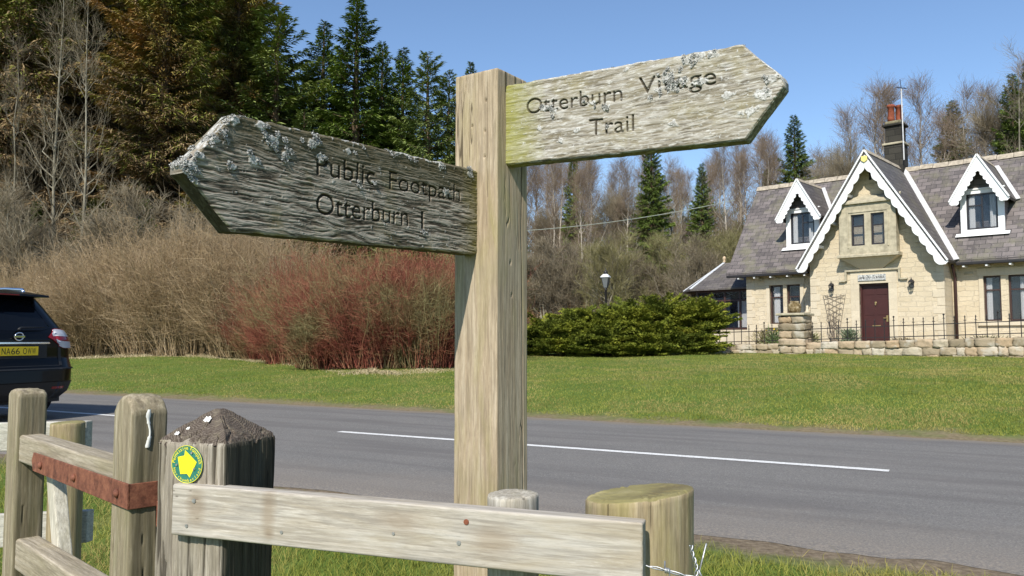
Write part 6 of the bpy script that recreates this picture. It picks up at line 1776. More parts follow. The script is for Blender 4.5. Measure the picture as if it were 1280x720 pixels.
# ---- conifers
def conifer_meshes(seed, H, Rb, z0=0.12, nb=230, spray=(0.30, 0.07), dens=34, droop=0.25, shape=0.85, dead=0.0, top=1.0, rag=0.3):
    r = np.random.default_rng(seed)
    # trunk
    k = 8; t = np.linspace(0, 1, k)
    TP = np.stack([np.cumsum(r.normal(0, 0.03, k)) * 0.6, np.cumsum(r.normal(0, 0.03, k)) * 0.6, t * H], 1)[None]; TP[0, 0, :2] = 0
    V0, F0 = tubes_np(TP, (0.016 * H * (1 - t) ** 0.8 + 0.01)[None], 8)
    # branches
    tb = z0 + (1 - z0) * (np.arange(nb) + r.uniform(0, 1, nb)) / nb
    az = np.arange(nb) * 2.39996 + r.normal(0, 0.4, nb)
    lump = 0.75 + 0.5 * fbm(tb * 9, (az % (2 * PI)) * 1.1, seed, 2)
    L = (Rb * (1 - tb) ** shape + 0.12) * r.uniform(1 - rag, 1.08, nb) * lump
    kb = 5; s = np.linspace(0, 1, kb)
    rise = np.interp(tb, [0, 0.5, 1], [-droop, -droop * 0.3, 0.75])
    dirx = np.cos(az); diry = np.sin(az)
    cx = np.interp(tb * H, TP[0, :, 2], TP[0, :, 0]); cy = np.interp(tb * H, TP[0, :, 2], TP[0, :, 1])
    rr = L[:, None] * s[None]
    zz = tb[:, None] * H + L[:, None] * (rise[:, None] * s[None] - droop * 0.5 * s[None] ** 2 * (1 - tb[:, None]) + 0.18 * s[None] ** 3)
    BP = np.stack([cx[:, None] + dirx[:, None] * rr, cy[:, None] + diry[:, None] * rr, zz], 2)
    V1, F1 = tubes_np(BP, (0.022 * L[:, None] + 0.006) * (1 - 0.8 * s)[None], 3)
    Vw, Fw = join_np([(V0, F0), (V1, F1)])
    # sprays
    cnt = np.maximum(4, (dens * L).astype(int)); bi = np.repeat(np.arange(nb), cnt); n = len(bi)
    u = 0.12 + 0.88 * r.uniform(0, 1, n) ** 0.75
    f = u * (kb - 1); i0 = np.minimum(f.astype(int), kb - 2); fr = (f - i0)[:, None]
    base = BP[bi, i0] * (1 - fr) + BP[bi, i0 + 1] * fr
    lat = r.uniform(-1, 1, n) * (0.36 * (1 - u) + 0.05) * L[bi]
    base = base + np.stack([-diry[bi] * lat, dirx[bi] * lat, -np.abs(lat) * 0.12 + r.normal(0, 0.03, n)], 1)
    d = np.stack([dirx[bi] + r.normal(0, 0.45, n), diry[bi] + r.normal(0, 0.45, n), r.normal(-0.18, 0.30, n) + 0.5 * (tb[bi] > 0.85)], 1)
    d += np.stack([-diry[bi], dirx[bi], 0 * u], 1) * np.sign(lat)[:, None] * 0.6
    d /= np.linalg.norm(d, axis=1, keepdims=True)
    sl = spray[0] * r.uniform(0.5, 1.3, n) * (0.6 + 0.5 * (1 - tb[bi])); sw = spray[1] * r.uniform(0.6, 1.3, n)
    up = np.stack([r.normal(0, 0.5, n), r.normal(0, 0.5, n), np.ones(n)], 1)
    sd = np.cross(d, up); sd /= np.linalg.norm(sd, axis=1, keepdims=True)
    dn = np.cross(sd, d)
    a = base; b = base + d * sl[:, None] * 0.45 + sd * sw[:, None] - dn * 0.0; c_ = base + d * sl[:, None] - np.array([0, 0, 1]) * (sl * 0.18)[:, None]; e = base + d * sl[:, None] * 0.45 - sd * sw[:, None]
    V = np.stack([a, b, c_, e], 1).reshape(-1, 3)
    i = np.arange(n)[:, None] * 4
    F = i + [[0, 1, 2, 3]]
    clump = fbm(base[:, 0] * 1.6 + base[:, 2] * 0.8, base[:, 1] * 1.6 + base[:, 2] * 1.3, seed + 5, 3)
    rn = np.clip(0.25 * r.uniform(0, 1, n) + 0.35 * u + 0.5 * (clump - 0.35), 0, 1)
    hh = base[:, 2] / H
    V_f, F_f = V, F
    if dead > 0:
        m = hh < dead * r.uniform(0.5, 1.3, n) * (0.6 + 0.9 * clump)
        rn2 = np.where(m, 1.0, 0.0)
    else: rn2 = np.zeros(n)
    me_w = mesh_np("trunk", Vw, Fw, smooth=True)
    me_f = mesh_np("crown", V_f, F_f, {"rnd": np.repeat(rn, 4), "dead": np.repeat(rn2, 4)})
    return me_w, me_f
def con_mat(name, stops, deadstops, patch=None):
    m = Mat(name, 0.7, 0.2)
    c = m.n("NewGeometry").outputs["Position"]; rn = m.attr("rnd"); dd = m.attr("dead")
    n1 = m.noise(c, 0.55, 3, 0.6)
    f = m.math('ADD', m.math('MULTIPLY', rn, 0.75), m.math('MULTIPLY', m.g(n1, 0.3, 0.7), 0.25))
    col = m.ramp(f, stops)
    if patch: col = m.mix(m.g(m.noise(c, patch[0], 4, 0.65), patch[1], patch[1] + 0.12, 0, patch[2]), col, m.ramp(rn, patch[3]))
    col = m.mix(dd, col, m.ramp(rn, deadstops))
    m.col(col); return m.m
DEAD = [(0.0, (0.081, 0.061, 0.032)), (0.5, (0.216, 0.162, 0.088)), (1.0, (0.378, 0.297, 0.169))]
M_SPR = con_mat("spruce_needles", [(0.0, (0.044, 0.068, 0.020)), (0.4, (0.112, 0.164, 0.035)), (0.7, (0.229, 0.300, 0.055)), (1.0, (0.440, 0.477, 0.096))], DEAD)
M_GOLD = con_mat("bronzed_needles", [(0.0, (0.054, 0.065, 0.018)), (0.4, (0.149, 0.169, 0.034)), (0.7, (0.297, 0.312, 0.063)), (1.0, (0.459, 0.450, 0.115))],
                 [(0.0, (0.101, 0.069, 0.034)), (0.5, (0.257, 0.181, 0.092)), (1.0, (0.446, 0.325, 0.178))],
                 patch=(0.25, 0.48, 0.9, [(0.0, (0.135, 0.073, 0.025)), (0.5, (0.338, 0.188, 0.063)), (1.0, (0.486, 0.300, 0.115))]))
M_PINE = con_mat("pine_needles", [(0.0, (0.049, 0.073, 0.031)), (0.4, (0.143, 0.192, 0.061)), (0.7, (0.301, 0.347, 0.100)), (1.0, (0.605, 0.595, 0.187))], DEAD)
M_BARK = plain("conifer_bark", (0.13, 0.09, 0.06), 0.95, 0.1, 0, 0.3, 6)
CM = {
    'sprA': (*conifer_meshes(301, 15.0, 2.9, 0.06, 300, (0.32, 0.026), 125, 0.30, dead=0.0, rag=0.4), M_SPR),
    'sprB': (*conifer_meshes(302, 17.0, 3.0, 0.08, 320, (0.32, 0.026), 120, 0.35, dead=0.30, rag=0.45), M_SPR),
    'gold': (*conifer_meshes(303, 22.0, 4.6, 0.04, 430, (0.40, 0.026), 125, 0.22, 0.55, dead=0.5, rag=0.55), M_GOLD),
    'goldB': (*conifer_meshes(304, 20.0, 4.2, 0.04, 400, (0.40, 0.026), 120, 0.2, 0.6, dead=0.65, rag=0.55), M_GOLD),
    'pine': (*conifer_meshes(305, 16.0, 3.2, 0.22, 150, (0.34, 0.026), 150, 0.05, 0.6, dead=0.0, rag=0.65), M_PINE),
}
for k_, (w_, f_, m_) in CM.items():
    w_.materials.append(M_BARK); f_.materials.append(m_)
CH = {'sprA': 15.0, 'sprB': 17.0, 'gold': 22.0, 'goldB': 20.0, 'pine': 16.0}
cnt_tree = 0
def tree(kind, px, ytop, Y, label, cat="tree", group=None, ws=1.0, name=None, H=None, rz=None, zb=None):
    global cnt_tree
    x, y = px2(px, Y)
    zb = T1(x, y) - 0.1 if zb is None else zb
    if H is None:
        p = math.atan(64 / 1000.0); k = (360 - ytop) / 1000.0
        ry, rzz = math.cos(p) - k * math.sin(p), math.sin(p) + k * math.cos(p)
        x = (px - 640) / 1000 / ry * Y
        H = EYE + rzz / ry * Y - zb
    w_, f_, _ = (CM if kind in CM else BT)[kind]; H0 = (CH if kind in CM else BH)[kind]
    s_ = H / H0
    e = empty(name or {'sprA': 'spruce_tree', 'sprB': 'spruce_tree', 'gold': 'bronzed_conifer', 'goldB': 'bronzed_conifer', 'pine': 'pine_tree'}.get(kind, 'bare_tree'),
              (x, y, zb), (cnt_tree * 1.9) if rz is None else rz, label, cat, group)
    e.scale = (s_ * ws, s_ * ws, s_)
    link("trunk", w_, None, e); link("crown", f_, None, e)
    cnt_tree += 1
    return e

# ---- bare deciduous trees
def bare_meshes(seed, H, spread, n1=34, n2=9, n3=9, up=0.8, z0=0.25, tr=0.012, twl=0.11, tw=0.0045, forks=1, wob=0.03):
    r = np.random.default_rng(seed)
    k = 9; t = np.linspace(0, 1, k)
    TPs = []; 
    for f in range(forks):
        a = r.uniform(0, 2 * PI); ln = 0 if forks == 1 else 0.10 * H
        TP = np.stack([np.cumsum(r.normal(0, wob, k)) * H * 0.12 + math.cos(a) * ln * t, np.cumsum(r.normal(0, wob, k)) * H * 0.12 + math.sin(a) * ln * t, t * H * (1 - 0.12 * f)], 1); TP[0, :2] = 0
        TPs.append(TP)
    TP = np.stack(TPs)
    V0, F0 = tubes_np(TP, np.repeat((tr * H * (1 - t) ** 0.9 + 0.006)[None], forks, 0), 7)
    def child(P, R, n, tmin, lenf, spreadf, upf, kk, radf, wobf):
        m = P.shape[0]; K = P.shape[1]
        si = np.repeat(np.arange(m), n); N = len(si)
        tt = tmin + (1 - tmin) * r.uniform(0, 1, N) ** 0.85
        f = tt * (K - 1); i0 = np.minimum(f.astype(int), K - 2); fr = (f - i0)[:, None]
        b = P[si, i0] * (1 - fr) + P[si, i0 + 1] * fr
        rad = R[si, i0] * (1 - fr[:, 0]) + R[si, i0 + 1] * fr[:, 0]
        sd = P[si, i0 + 1] - P[si, i0]; sd /= np.linalg.norm(sd, axis=1, keepdims=True) + 1e-9
        rd = r.normal(0, 1, (N, 3)); rd -= (rd * sd).sum(1, keepdims=True) * sd; rd /= np.linalg.norm(rd, axis=1, keepdims=True)
        d = sd * upf + rd * spreadf; d[:, 2] += 0.25; d /= np.linalg.norm(d, axis=1, keepdims=True)
        L = lenf(tt, si) * r.uniform(0.5, 1.15, N)
        s = np.linspace(0, 1, kk)
        Q = b[:, None] + d[:, None] * L[:, None, None] * s[None, :, None] + np.cumsum(r.normal(0, wobf, (N, kk, 3)), 1) * L[:, None, None]
        Q[:, :, 2] += (s ** 2)[None] * L[:, None] * 0.15
        Q[:, 0] = b
        RR = np.minimum(rad * 0.65, 0.05)[:, None] * radf * (1 - 0.8 * s)[None]
        return Q, RR
    R0 = np.repeat((tr * H * (1 - t) ** 0.9 + 0.006)[None], forks, 0)
    P1, R1 = child(TP, R0, n1, z0, lambda tt, si: spread * (1.08 - tt) ** 0.7, 0.75, up, 6, 0.8, 0.05)
    P2, R2 = child(P1, R1, n2, 0.15, lambda tt, si: spread * 0.34 * (1.2 - 0.7 * tt), 0.7, 0.9, 5, 0.8, 0.06)
    P3, R3 = child(P2, np.maximum(R2, tw * 1.4), n3, 0.05, lambda tt, si: H * twl * (1.1 - 0.5 * tt), 1.0, 0.9, 4, 1.0, 0.06)
    R3 = np.maximum(R3 * 0.6, tw * np.array([1, 0.8, 0.6, 0.35])[None])
    V1, F1 = tubes_np(P1, np.maximum(R1, tw * 1.6), 4); V2, F2 = tubes_np(P2, np.maximum(R2, tw * 1.2), 3); V3, F3 = tubes_np(P3, R3, 3)
    big, Fb = join_np([(V0, F0), (V1, F1)]); tw_, Ft = join_np([(V2, F2), (V3, F3)])
    rn = np.concatenate([np.repeat(r.uniform(0, 0.5, len(P2)), P2.shape[1] * 3), np.repeat(r.uniform(0.2, 1, len(P3)), P3.shape[1] * 3)])
    return mesh_np("trunk", big, Fb, smooth=True), mesh_np("crown", tw_, Ft, {"rnd": rn})
mb_ = Mat("birch_bark", 0.85, 0.15)
c = mb_.coord(scale=(3, 3, 1.2)); n1_ = mb_.noise(c, 3.0, 5, 0.65)
mb_.col(mb_.ramp(n1_, [(0.36, (0.13, 0.10, 0.07)), (0.46, (0.38, 0.33, 0.26)), (0.7, (0.58, 0.53, 0.44))]))
mg_ = Mat("grey_bark", 0.9, 0.15)
c = mg_.coord(scale=(3, 3, 1)); mg_.col(mg_.ramp(mg_.noise(c, 2.5, 5, 0.65), [(0.35, (0.11, 0.10, 0.07)), (0.5, (0.21, 0.19, 0.14)), (0.7, (0.36, 0.33, 0.26))]))
M_TP = veg_mat("pink_brown_twigs", [(0.0, (0.12, 0.085, 0.055)), (0.5, (0.22, 0.165, 0.115)), (1.0, (0.34, 0.26, 0.195))], 0.3)
M_TG = veg_mat("grey_brown_twigs", [(0.0, (0.12, 0.095, 0.06)), (0.5, (0.23, 0.19, 0.125)), (1.0, (0.38, 0.33, 0.24))], 0.3)
M_TM = veg_mat('mossy_twigs', [(0.0, (0.10, 0.095, 0.035)), (0.5, (0.22, 0.20, 0.085)), (1.0, (0.38, 0.34, 0.19))], 0.3)
BT = {
    'birch': (*bare_meshes(401, 12.0, 3.2, 38, 7, 7, 1.2, 0.10, 0.0090, 0.085, 0.0048, wob=0.05), M_TP),
    'birchB': (*bare_meshes(402, 13.0, 3.6, 36, 8, 6, 0.9, 0.10, 0.0085, 0.085, 0.0048, wob=0.08), M_TP),
    'oak': (*bare_meshes(403, 10.0, 4.0, 30, 11, 11, 0.6, 0.15, 0.012, 0.10, 0.0058, 2, 0.05), M_TG),
    'sil': (*bare_meshes(404, 17.0, 3.6, 34, 7, 5, 0.7, 0.10, 0.0062, 0.050, 0.0050, 1, 0.07), M_TG),
    'scrub': (*bare_meshes(405, 4.5, 2.4, 20, 9, 9, 0.5, 0.05, 0.012, 0.13, 0.0055, 3, 0.09), M_TG),
    'scrubG': (*bare_meshes(406, 5.0, 2.6, 20, 9, 9, 0.6, 0.05, 0.012, 0.13, 0.0060, 2, 0.09), M_TM),
}
BH = {'birch': 12.0, 'birchB': 13.0, 'oak': 10.0, 'sil': 17.0, 'scrub': 4.5, 'scrubG': 5.0}
for k_, (w_, f_, m_) in BT.items():
    w_.materials.append(mb_.m if k_ in ('birch', 'birchB') else mg_.m); f_.materials.append(m_)

# left wood: big bronzed conifers, two pale bare trees in front, pines and spruces to the right
GL = "tall conifers of the dark wood at the left"
tree('gold', 215, -150, 38, "huge bronze-and-green conifer above the dark arm's shoulder, largest of the wood", group=GL)
tree('goldB', 35, -170, 40, "tall shaded conifer at the left edge of the picture, behind the bare pale trunks", group=GL)
tree('goldB', 120, -120, 44, "dark conifer between the two pale bare trunks", group=GL, rz=1.0)
tree('gold', 300, -50, 43, "bronze-tinged conifer just left of the green pines", group=GL, rz=2.5)
tree('goldB', -60, -160, 40, "conifer cut off by the left edge of the picture", group=GL)
GP = "pines and spruces between the bronzed conifers and the signpost"
tree('pine', 348, 12, 42, "broad green pine above the lichened top of the dark arm", group=GP, ws=1.45)
tree('sprB', 405, 28, 44, "narrow dark spruce left of the tallest spruce", group=GP, ws=1.2)
tree('sprB', 447, -8, 42, "tallest pointed spruce of the group left of the signpost", group=GP, ws=1.35, rz=2.0)
tree('sprA', 475, 55, 46, "dark spruce tucked right behind the tallest spruce", group=GP)
tree('sprA', 505, 62, 43, "yellow-green pointed spruce right of the tallest spruce", group=GP, ws=1.15)
tree('pine', 535, 68, 40, "blue-green feathery pine beside the signpost", group=GP, ws=1.2)
tree('pine', 562, 92, 43, "shorter pine nearest the signpost's left side", group=GP, ws=1.2)
tree('sprB', 588, 78, 60, "distant spruce whose tip shows left of the post top", group=GP)
tree('pine', 380, 140, 36, "low rounded young pine just above the dark arm", group=GP, ws=1.3)
r = random.Random(77)
for i in range(26):      # darker ranks behind
    px = -60 + i * 24 + r.uniform(-8, 8)
    Y = r.uniform(50, 62)
    yt = np.interp(px, [-60, 300, 330, 380, 450, 560, 600], [-120, -60, 60, 90, 90, 150, 190]) + r.uniform(-10, 35)
    tree(r.choice(['sprB', 'sprA', 'goldB']) if px < 330 else r.choice(['sprB', 'sprA']), px, yt, Y, "dark conifer of the back rank in the wood behind the twiggy hedge", group="back rank of conifers in the left wood", ws=1.35)
for i in range(9):       # bushy lower fill in front of the trunks
    px = -30 + i * 70 + r.uniform(-15, 15)
    tree(r.choice(['goldB', 'sprB']), px, r.uniform(215, 290), r.uniform(33, 37), "small bushy conifer at the edge of the wood behind the twiggy hedge", group="young conifers along the edge of the left wood", ws=1.5)
GS = "pale bare trees in front of the dark conifers"
tree('sil', 86, -30, 33, "pale slanting bare tree, left one of the pair before the dark wood", group=GS, ws=0.9)
tree('sil', 108, -15, 32, "pale upright bare tree, right one of the pair before the dark wood", group=GS, ws=0.8, rz=2.2)
tree('sil', 30, 60, 35, "thin grey bare tree above the black car", group=GS, ws=0.8, rz=4.0)
for i, (px, yt) in enumerate(((15, 262), (165, 262), (255, 270), (300, 280))):
    tree('scrub', px, yt, 32, ("low bare tree directly behind the black car", "low bare tree behind the middle of the tan hedge", "low bare tree under the dark arm's pointed tip", "low bare tree where the hedge turns red")[i], group="low bare trees behind the hedge", ws=1.2)

# centre and right: birch wood on the rising ground
GB_ = "birches of the bare wood behind the juniper"
lab_b = "slender pale birch of the bare wood between signpost and cottage"
for i in range(34):
    px = 590 + i * 11.5 + r.uniform(-8, 8)
    Y = r.uniform(44, 66)
    yt = np.interp(px, [590, 700, 760, 800, 870, 940, 1000], [190, 192, 215, 195, 205, 182, 190]) + r.uniform(-6, 26)
    tree(r.choice(['birch', 'birchB']), px, yt, Y, lab_b, group=GB_, name="bare_birch")
tree('birchB', 738, 200, 41, "whitest slim birch trunk, left of the black lamp post", group="pale front birches", name="bare_birch", ws=0.8)
tree('birch', 725, 225, 40, "forked pale birch second to the left of the lamp post", group="pale front birches", name="bare_birch", ws=0.8)
tree('birch', 692, 215, 40, "pale birch trunk just right of the signpost", group="pale front birches", name="bare_birch", ws=0.8)
tree('birchB', 910, 190, 40, "tall pale birch beside the left end of the cottage roof", group="pale front birches", name="bare_birch", ws=0.8)
for i in range(18):
    px = 585 + i * 21 + r.uniform(-9, 9)
    Y = r.uniform(36, 43); yt = np.interp(px, [600, 700, 800, 900, 960], [335, 340, 322, 305, 300]) + r.uniform(-26, 24)
    tree(r.choice(['scrub', 'oak', 'scrubG', 'scrubG']), px, yt, Y, "grey tangled bare scrub below the birches behind the juniper", "bush", "bare scrub under the birch wood", ws=1.15, name="bare_scrub")
for i in range(15):
    px = 590 + i * 25 + r.uniform(-9, 9)
    tree(r.choice(['oak', 'scrubG', 'oak']), px, r.uniform(240, 285), r.uniform(48, 60), "mid-height tangled bare tree among the birches of the central wood", group="tangled bare trees among the birches", ws=1.1)
# background spruces
for (px, yt, Y, lab, ws_) in ((812, 168, 46, "dark spruce hanging below the pale arm, tallest in the birch wood", 1.0), (878, 205, 47, "small pointed spruce left of the cottage roof", 1.0),
                              (718, 188, 52, "dark spruce top tucked under the pale arm near the post", 0.8), (990, 146, 50, "pointed green spruce above the left dormer", 1.15),
                              (958, 212, 50, "small dark spruce at the left end of the cottage ridge", 0.9), (1193, 127, 52, "green spruce above the slates right of the chimney", 1.25),
                              (1262, 95, 44, "large spruce behind bare twigs at the right edge of the picture", 1.1), (1290, 60, 46, "tall conifer cut off by the right edge of the picture", 1.2),
                              (640, 215, 50, "spruce hidden directly behind the signpost", 1.0)):
    tree('sprA', px, yt, Y, lab, group="spruces among the bare wood", ws=ws_)
GR = "bare trees rising behind the cottage roof"
for i, (px, yt, kd) in enumerate(((960, 190, 'birch'), (1010, 200, 'birchB'), (1038, 190, 'oak'), (1062, 150, 'birch'), (1085, 128, 'birchB'), (1102, 122, 'birch'), (1128, 130, 'birchB'), (1150, 118, 'birch'), (1168, 160, 'birchB'),
                                  (1180, 150, 'birch'), (1210, 128, 'birchB'), (1228, 125, 'birch'), (1248, 140, 'birchB'), (1262, 120, 'oak'), (1285, 90, 'birch'))):
    tree(kd, px, yt, 46 + (i * 7) % 13, "reddish-grey bare tree standing up behind the cottage roof", group=GR, ws=1.15)
tree('sil', 1275, 70, 42, "broad brown bare tree in front of the spruce at the right edge", group=GR, ws=1.0)
for i in range(13):
    px = 930 + i * 31 + r.uniform(-6, 6)
    tree('birch' if i % 2 else 'birchB', px, 190 + r.uniform(-15, 25), 62 + r.uniform(0, 10), "far bare tree of the hillside wood behind the cottage", group="far bare trees behind the cottage", ws=1.4)
for i in range(10):
    px = 585 + i * 37 + r.uniform(-6, 6)
    tree('birch' if i % 2 else 'birchB', px, 215 + r.uniform(-8, 20), 70 + r.uniform(0, 10), "far bare birch at the back of the central wood", group="far birches at the back of the central wood", ws=1.5)
# rough rusty undergrowth on the slope behind the juniper
M_UND = veg_mat("rusty_undergrowth", [(0.0, (0.14, 0.075, 0.04)), (0.5, (0.28, 0.17, 0.09)), (1.0, (0.42, 0.31, 0.19))], 0.4)
rg_ = np.random.default_rng(61); n = 60000
y_ = rg_.uniform(27, 62, n); x_ = rg_.uniform(-0.03, 0.40, n) * y_
m = (x_ * RN[0] + y_ * RN[1] > Q_FAR + 15.5) & ~hfix(x_, y_) 
x_, y_ = x_[m], y_[m]; P = np.stack([x_, y_, terr(x_, y_)], 1)
V, F, kk = blades(P, np.tile([0, 0, 1.0], (len(P), 1)), rg_.uniform(0.3, 1.5, len(P)) * (0.3 + fbm(x_ * 0.4, y_ * 0.4, 66)), np.full(len(P), 0.012), 62, 0.35, 2)
o = link("undergrowth", mesh_np("undergrowth", V, F, {"rnd": np.repeat(rg_.uniform(0, 1, len(P)), kk)}), M_UND); tag(o, kind="stuff")

# ---- spreading juniper in front of the wood
def juniper():
    r = np.random.default_rng(91)
    x0, y0 = 0.2, 24.8
    # lobes: (dx, dy, z centre, rx, ry, rz)
    lobes = [(0.7, 0.0, 0.75, 1.0, 0.9, 0.62), (1.6, 0.1, 0.85, 1.1, 0.9, 0.62), (2.6, 0.0, 0.85, 1.1, 1.0, 0.65), (2.4, 0.6, 1.25, 0.9, 0.8, 0.40), (3.5, 0.2, 1.0, 1.1, 1.0, 0.70), (3.3, 0.7, 1.40, 0.8, 0.7, 0.35),
             (4.4, 0.0, 1.05, 1.1, 1.0, 0.75), (4.5, 0.5, 1.52, 1.0, 0.8, 0.40), (5.3, 0.0, 1.05, 1.0, 0.9, 0.75), (5.5, 0.4, 1.50, 0.85, 0.7, 0.42), (5.9, -0.1, 1.15, 0.65, 0.7, 0.60), (1.2, -0.6, 0.55, 1.1, 0.7, 0.50), (2.6, -0.7, 0.55, 1.2, 0.7, 0.5), (4.0, -0.7, 0.55, 1.2, 0.7, 0.5), (5.0, -0.6, 0.60, 0.9, 0.6, 0.5), (0.2, -0.2, 0.55, 0.6, 0.6, 0.5), (-0.1, 0.1, 0.85, 0.5, 0.5, 0.35), (1.9, 0.5, 1.45, 0.75, 0.5, 0.22), (0.9, -0.5, 0.3, 1.2, 0.8, 0.3), (2.6, -0.7, 0.28, 1.4, 0.8, 0.28), (4.3, -0.7, 0.28, 1.4, 0.8, 0.28), (5.4, -0.5, 0.3, 0.9, 0.7, 0.3)]
    gz_ = T1(3, 24.5)
    Ps = []; Ds = []
    for (dx, dy, zc_, rx, ry, rz) in lobes:
        nb = int(74 * rx * (rz + 0.3))
        a = r.uniform(0, 2 * PI, nb); ph = np.arcsin(r.uniform(-0.85, 1, nb))
        d = np.stack([np.cos(a) * np.cos(ph), np.sin(a) * np.cos(ph), np.sin(ph)], 1)
        q = (0.70 + 0.62 * r.uniform(0, 1, nb) ** 1.5)[:, None]
        tip = d * [rx, ry, rz] * q + [dx, dy, zc_]
        # each bough tip carries a flat plume of scale-leaf sprigs
        nn_ = 290
        tips = np.repeat(tip, nn_, 0); dd = np.repeat(d * [1, 1, 0.2] + [0.0, 0, 0.16], nn_, 0); dd /= np.linalg.norm(dd, axis=1, keepdims=True)
        sdv = np.cross(dd, [0, 0, 1.0]); sdv /= np.linalg.norm(sdv, axis=1, keepdims=True) + 1e-9
        u = r.uniform(-0.50, 0.20, len(tips)); w = r.normal(0, 0.10, len(tips)) * (0.8 - u * 1.7)
        P = tips + dd * u[:, None] + sdv * w[:, None] + r.normal(0, 0.018, (len(tips), 3)) * [1, 1, 0.6]
        D = dd + sdv * (np.sign(w) * 0.6)[:, None] + r.normal(0, 0.30, (len(tips), 3)); D[:, 2] += 0.1; D /= np.linalg.norm(D, axis=1, keepdims=True)
        Ps.append(P); Ds.append(D)
    P = np.concatenate(Ps); D = np.concatenate(Ds); P[:, 2] += 0.02
    P[:, 2] *= np.interp(P[:, 0], [0, 1.8, 3.0, 6.5], [0.80, 0.82, 0.90, 0.90])
    m = P[:, 2] > 0.02; P, D = P[m], D[m]
    n = len(P); L = 0.085 * r.uniform(0.5, 1.3, n); W = 0.016 * r.uniform(0.6, 1.3, n)
    rv = r.normal(0, 1, (n, 3)); S = np.cross(D, rv); S /= np.linalg.norm(S, axis=1, keepdims=True)
    V = np.stack([P, P + D * (L * 0.5)[:, None] + S * W[:, None], P + D * L[:, None], P + D * (L * 0.5)[:, None] - S * W[:, None]], 1).reshape(-1, 3)
    F = np.arange(n)[:, None] * 4 + [[0, 1, 2, 3]]
    cl = fbm(P[:, 0] * 2.5, P[:, 1] * 2.5 + P[:, 2] * 3, 95, 3)
    rn = np.clip(0.35 * r.uniform(0, 1, n) + 1.3 * (cl - 0.28), 0, 1)
    m_j = veg_mat("juniper_foliage", [(0.0, (0.047, 0.062, 0.011)), (0.4, (0.122, 0.146, 0.018)), (0.7, (0.224, 0.239, 0.026)), (1.0, (0.338, 0.309, 0.053))], 0.8)
    P_lo = None
    e = empty("juniper_bush", (x0, y0, gz_), 0, "wide spreading yellow-green juniper left of the garden wall", "bush")
    link("foliage", mesh_np("foliage", V, F, {"rnd": np.repeat(rn, 4)}), m_j, e)
    # woody limbs
    mbk = MB()
    for (dx, dy, zc_, rx, ry, rz) in lobes:
        mbk.tube([(3.0 + (dx - 3) * 0.35, 0.1, 0.0), (3.0 + (dx - 3) * 0.7, dy * 0.6, zc_ * 0.5), (dx, dy, zc_)], [0.06, 0.045, 0.02], 6)
    mbk.build("limbs", M_BARK, e, smooth=True)
juniper()

# ---- lamp post behind the juniper
lx_, ly_ = 2.85, 24.3 * 1.09
def lamp():
    gz_ = T1(2.95, 26.2)
    e = empty("lamp_post", (3.10, 26.4, gz_), 0.4, "black Victorian-style lamp post rising behind the juniper", "lamp post")
    top = 3.13 - gz_
    MB().lathe([(0.11, 0), (0.11, 0.12), (0.07, 0.18), (0.06, 0.55), (0.075, 0.58), (0.045, 0.64), (0.038, top - 0.42), (0.055, top - 0.40), (0.035, top - 0.37), (0.045, top - 0.33)], 12).build("post", M_GUT, e, smooth=True)
    MB().tube([(-0.17, 0, top - 0.50), (0.17, 0, top - 0.50)], 0.010, 6).build("ladder_bar", M_GUT, e)
    z = top - 0.33
    MB().lathe([(0.085, z), (0.165, z + 0.34)], 4).build("lantern_glass", Mat("frosted_glass", 0.2, 0.5).col((0.14, 0.15, 0.15)).m, e)
    f = MB()
    for k in range(4):
        a = 2 * PI * k / 4; f.bar((0.087 * math.cos(a), 0.087 * math.sin(a), z), (0.168 * math.cos(a), 0.168 * math.sin(a), z + 0.34), 0.014)
    f.build("cage", M_GUT, e)
    MB().lathe([(0.205, z + 0.34), (0.20, z + 0.36), (0.09, z + 0.45)], 4).build("lantern_roof", plain("pale_lamp_roof", (0.62, 0.64, 0.66), 0.35, 0.5), e)
    MB().lathe([(0.075, z + 0.45), (0.07, z + 0.54), (0.03, z + 0.57), (0.012, z + 0.60), (0.018, z + 0.63), (0.002, z + 0.66)], 8).build("lantern_finial", M_GUT, e, smooth=True)
lamp()

# ---- overhead cable and its pole (the pole stands behind the signpost)
def cable():
    pA = Vector((-0.95, 31.0, 5.25)); pB = hp(-4.9, 0.9, 6.35)
    gz_ = T1(pA.x, pA.y)
    o = MB().tube([(0, 0, 0), (0, 0, 6.0 - gz_)], [0.12, 0.09], 10).build("utility_pole", M_BARK, None, smooth=True, loc=(pA.x, pA.y, gz_)); tag(o, "wooden utility pole standing behind the signpost", "pole")
    P = []
    for i in range(31):
        t = i / 30; p = pA.lerp(pB, t); p.z -= 0.22 * 4 * t * (1 - t); P.append(p - pA)
    o = MB().tube(P, 0.011, 6).build("overhead_cable", plain("grey_cable", (0.30, 0.33, 0.28), 0.6), None, loc=pA); tag(o, "thin overhead cable running from behind the signpost to the cottage", "cable")
cable()

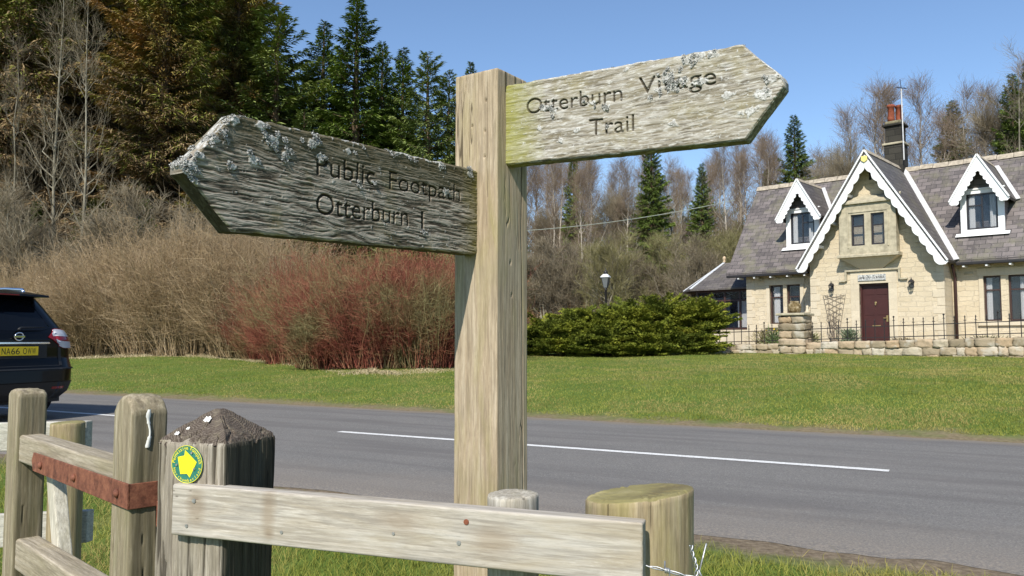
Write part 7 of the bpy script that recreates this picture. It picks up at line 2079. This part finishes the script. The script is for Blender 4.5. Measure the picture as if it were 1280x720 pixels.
# ---- garden plants
def leafy(name, loc, w, h, n, stops, L, W, seed, label, cat, flowers=None):
    r = np.random.default_rng(seed)
    P = np.stack([r.normal(0, w / 3, n), r.normal(0, w / 4, n), h * 0.75 * r.uniform(0, 1, n) ** 1.3], 1)
    N = np.stack([P[:, 0] / w * 2, P[:, 1] / w * 2, np.ones(n)], 1)
    V, F, kk = blades(P, N, L * r.uniform(0.5, 1.2, n), np.full(n, W), seed, 0.4, 2)
    e = empty(name, loc, 0, label, cat)
    link("leaves", mesh_np("leaves", V, F, {"rnd": np.repeat(r.uniform(0, 1, n), kk)}), veg_mat(name + "_leaves", stops, 2.0), e)
    if flowers:
        for k in range(flowers[0]):
            p = (r.normal(0, w / 3), r.normal(0, w / 4), h * r.uniform(0.7, 1.0))
            MB().lathe([(0.055, 0.0), (0.012, 0.008), (0.022, 0.04), (0.03, 0.045)], 6, p).build("flower", flowers[1], e)
            MB().tube([(p[0], p[1], 0), p], 0.006, 5).build("stem", flowers[2], e)
M_DAF = plain("daffodil_yellow", (0.80, 0.62, 0.03), 0.6); M_STM = plain("green_stem", (0.10, 0.17, 0.04), 0.7)
GRN = [(0.0, (0.05, 0.085, 0.03)), (0.5, (0.11, 0.16, 0.06)), (1.0, (0.22, 0.26, 0.12))]
leafy("daffodil_clump", hp(-2.35, -1.2, 0.93), 0.75, 0.55, 240, GRN, 0.38, 0.014, 5, "clump of yellow daffodils behind the wall left of the pier", "flowers", (9, M_DAF, M_STM))
leafy("garden_shrub", hp(-3.1, -0.6, 0.93), 0.7, 0.55, 700, [(0.0, (0.12, 0.10, 0.04)), (1.0, (0.30, 0.26, 0.12))], 0.14, 0.012, 6, "brownish small shrub left of the daffodils below the window", "shrub")
leafy("potted_shrub", hp(-0.32, -0.45, 0.93), 0.42, 0.60, 900, [(0.0, (0.09, 0.12, 0.07)), (1.0, (0.26, 0.32, 0.20))], 0.13, 0.014, 7, "grey-green shrub against the left side of the red door", "shrub")
leafy("garden_shrub", hp(-1.5, -0.5, 0.93), 0.35, 0.45, 400, [(0.0, (0.10, 0.11, 0.04)), (1.0, (0.24, 0.24, 0.10))], 0.13, 0.012, 8, "dark low shrub in the shadow between pier and gable corner", "shrub")
leafy("garden_shrub", hp(1.75, -1.9, 0.93), 0.6, 0.22, 400, [(0.0, (0.12, 0.09, 0.04)), (1.0, (0.30, 0.24, 0.14))], 0.12, 0.01, 9, "low brown tuft on the wall right of the red door", "shrub")
leafy("garden_shrub", hp(3.9, -1.9, 0.93), 0.8, 0.28, 500, [(0.0, (0.12, 0.10, 0.04)), (1.0, (0.28, 0.26, 0.14))], 0.14, 0.01, 10, "low brown tuft on the wall under the right-hand window", "shrub")
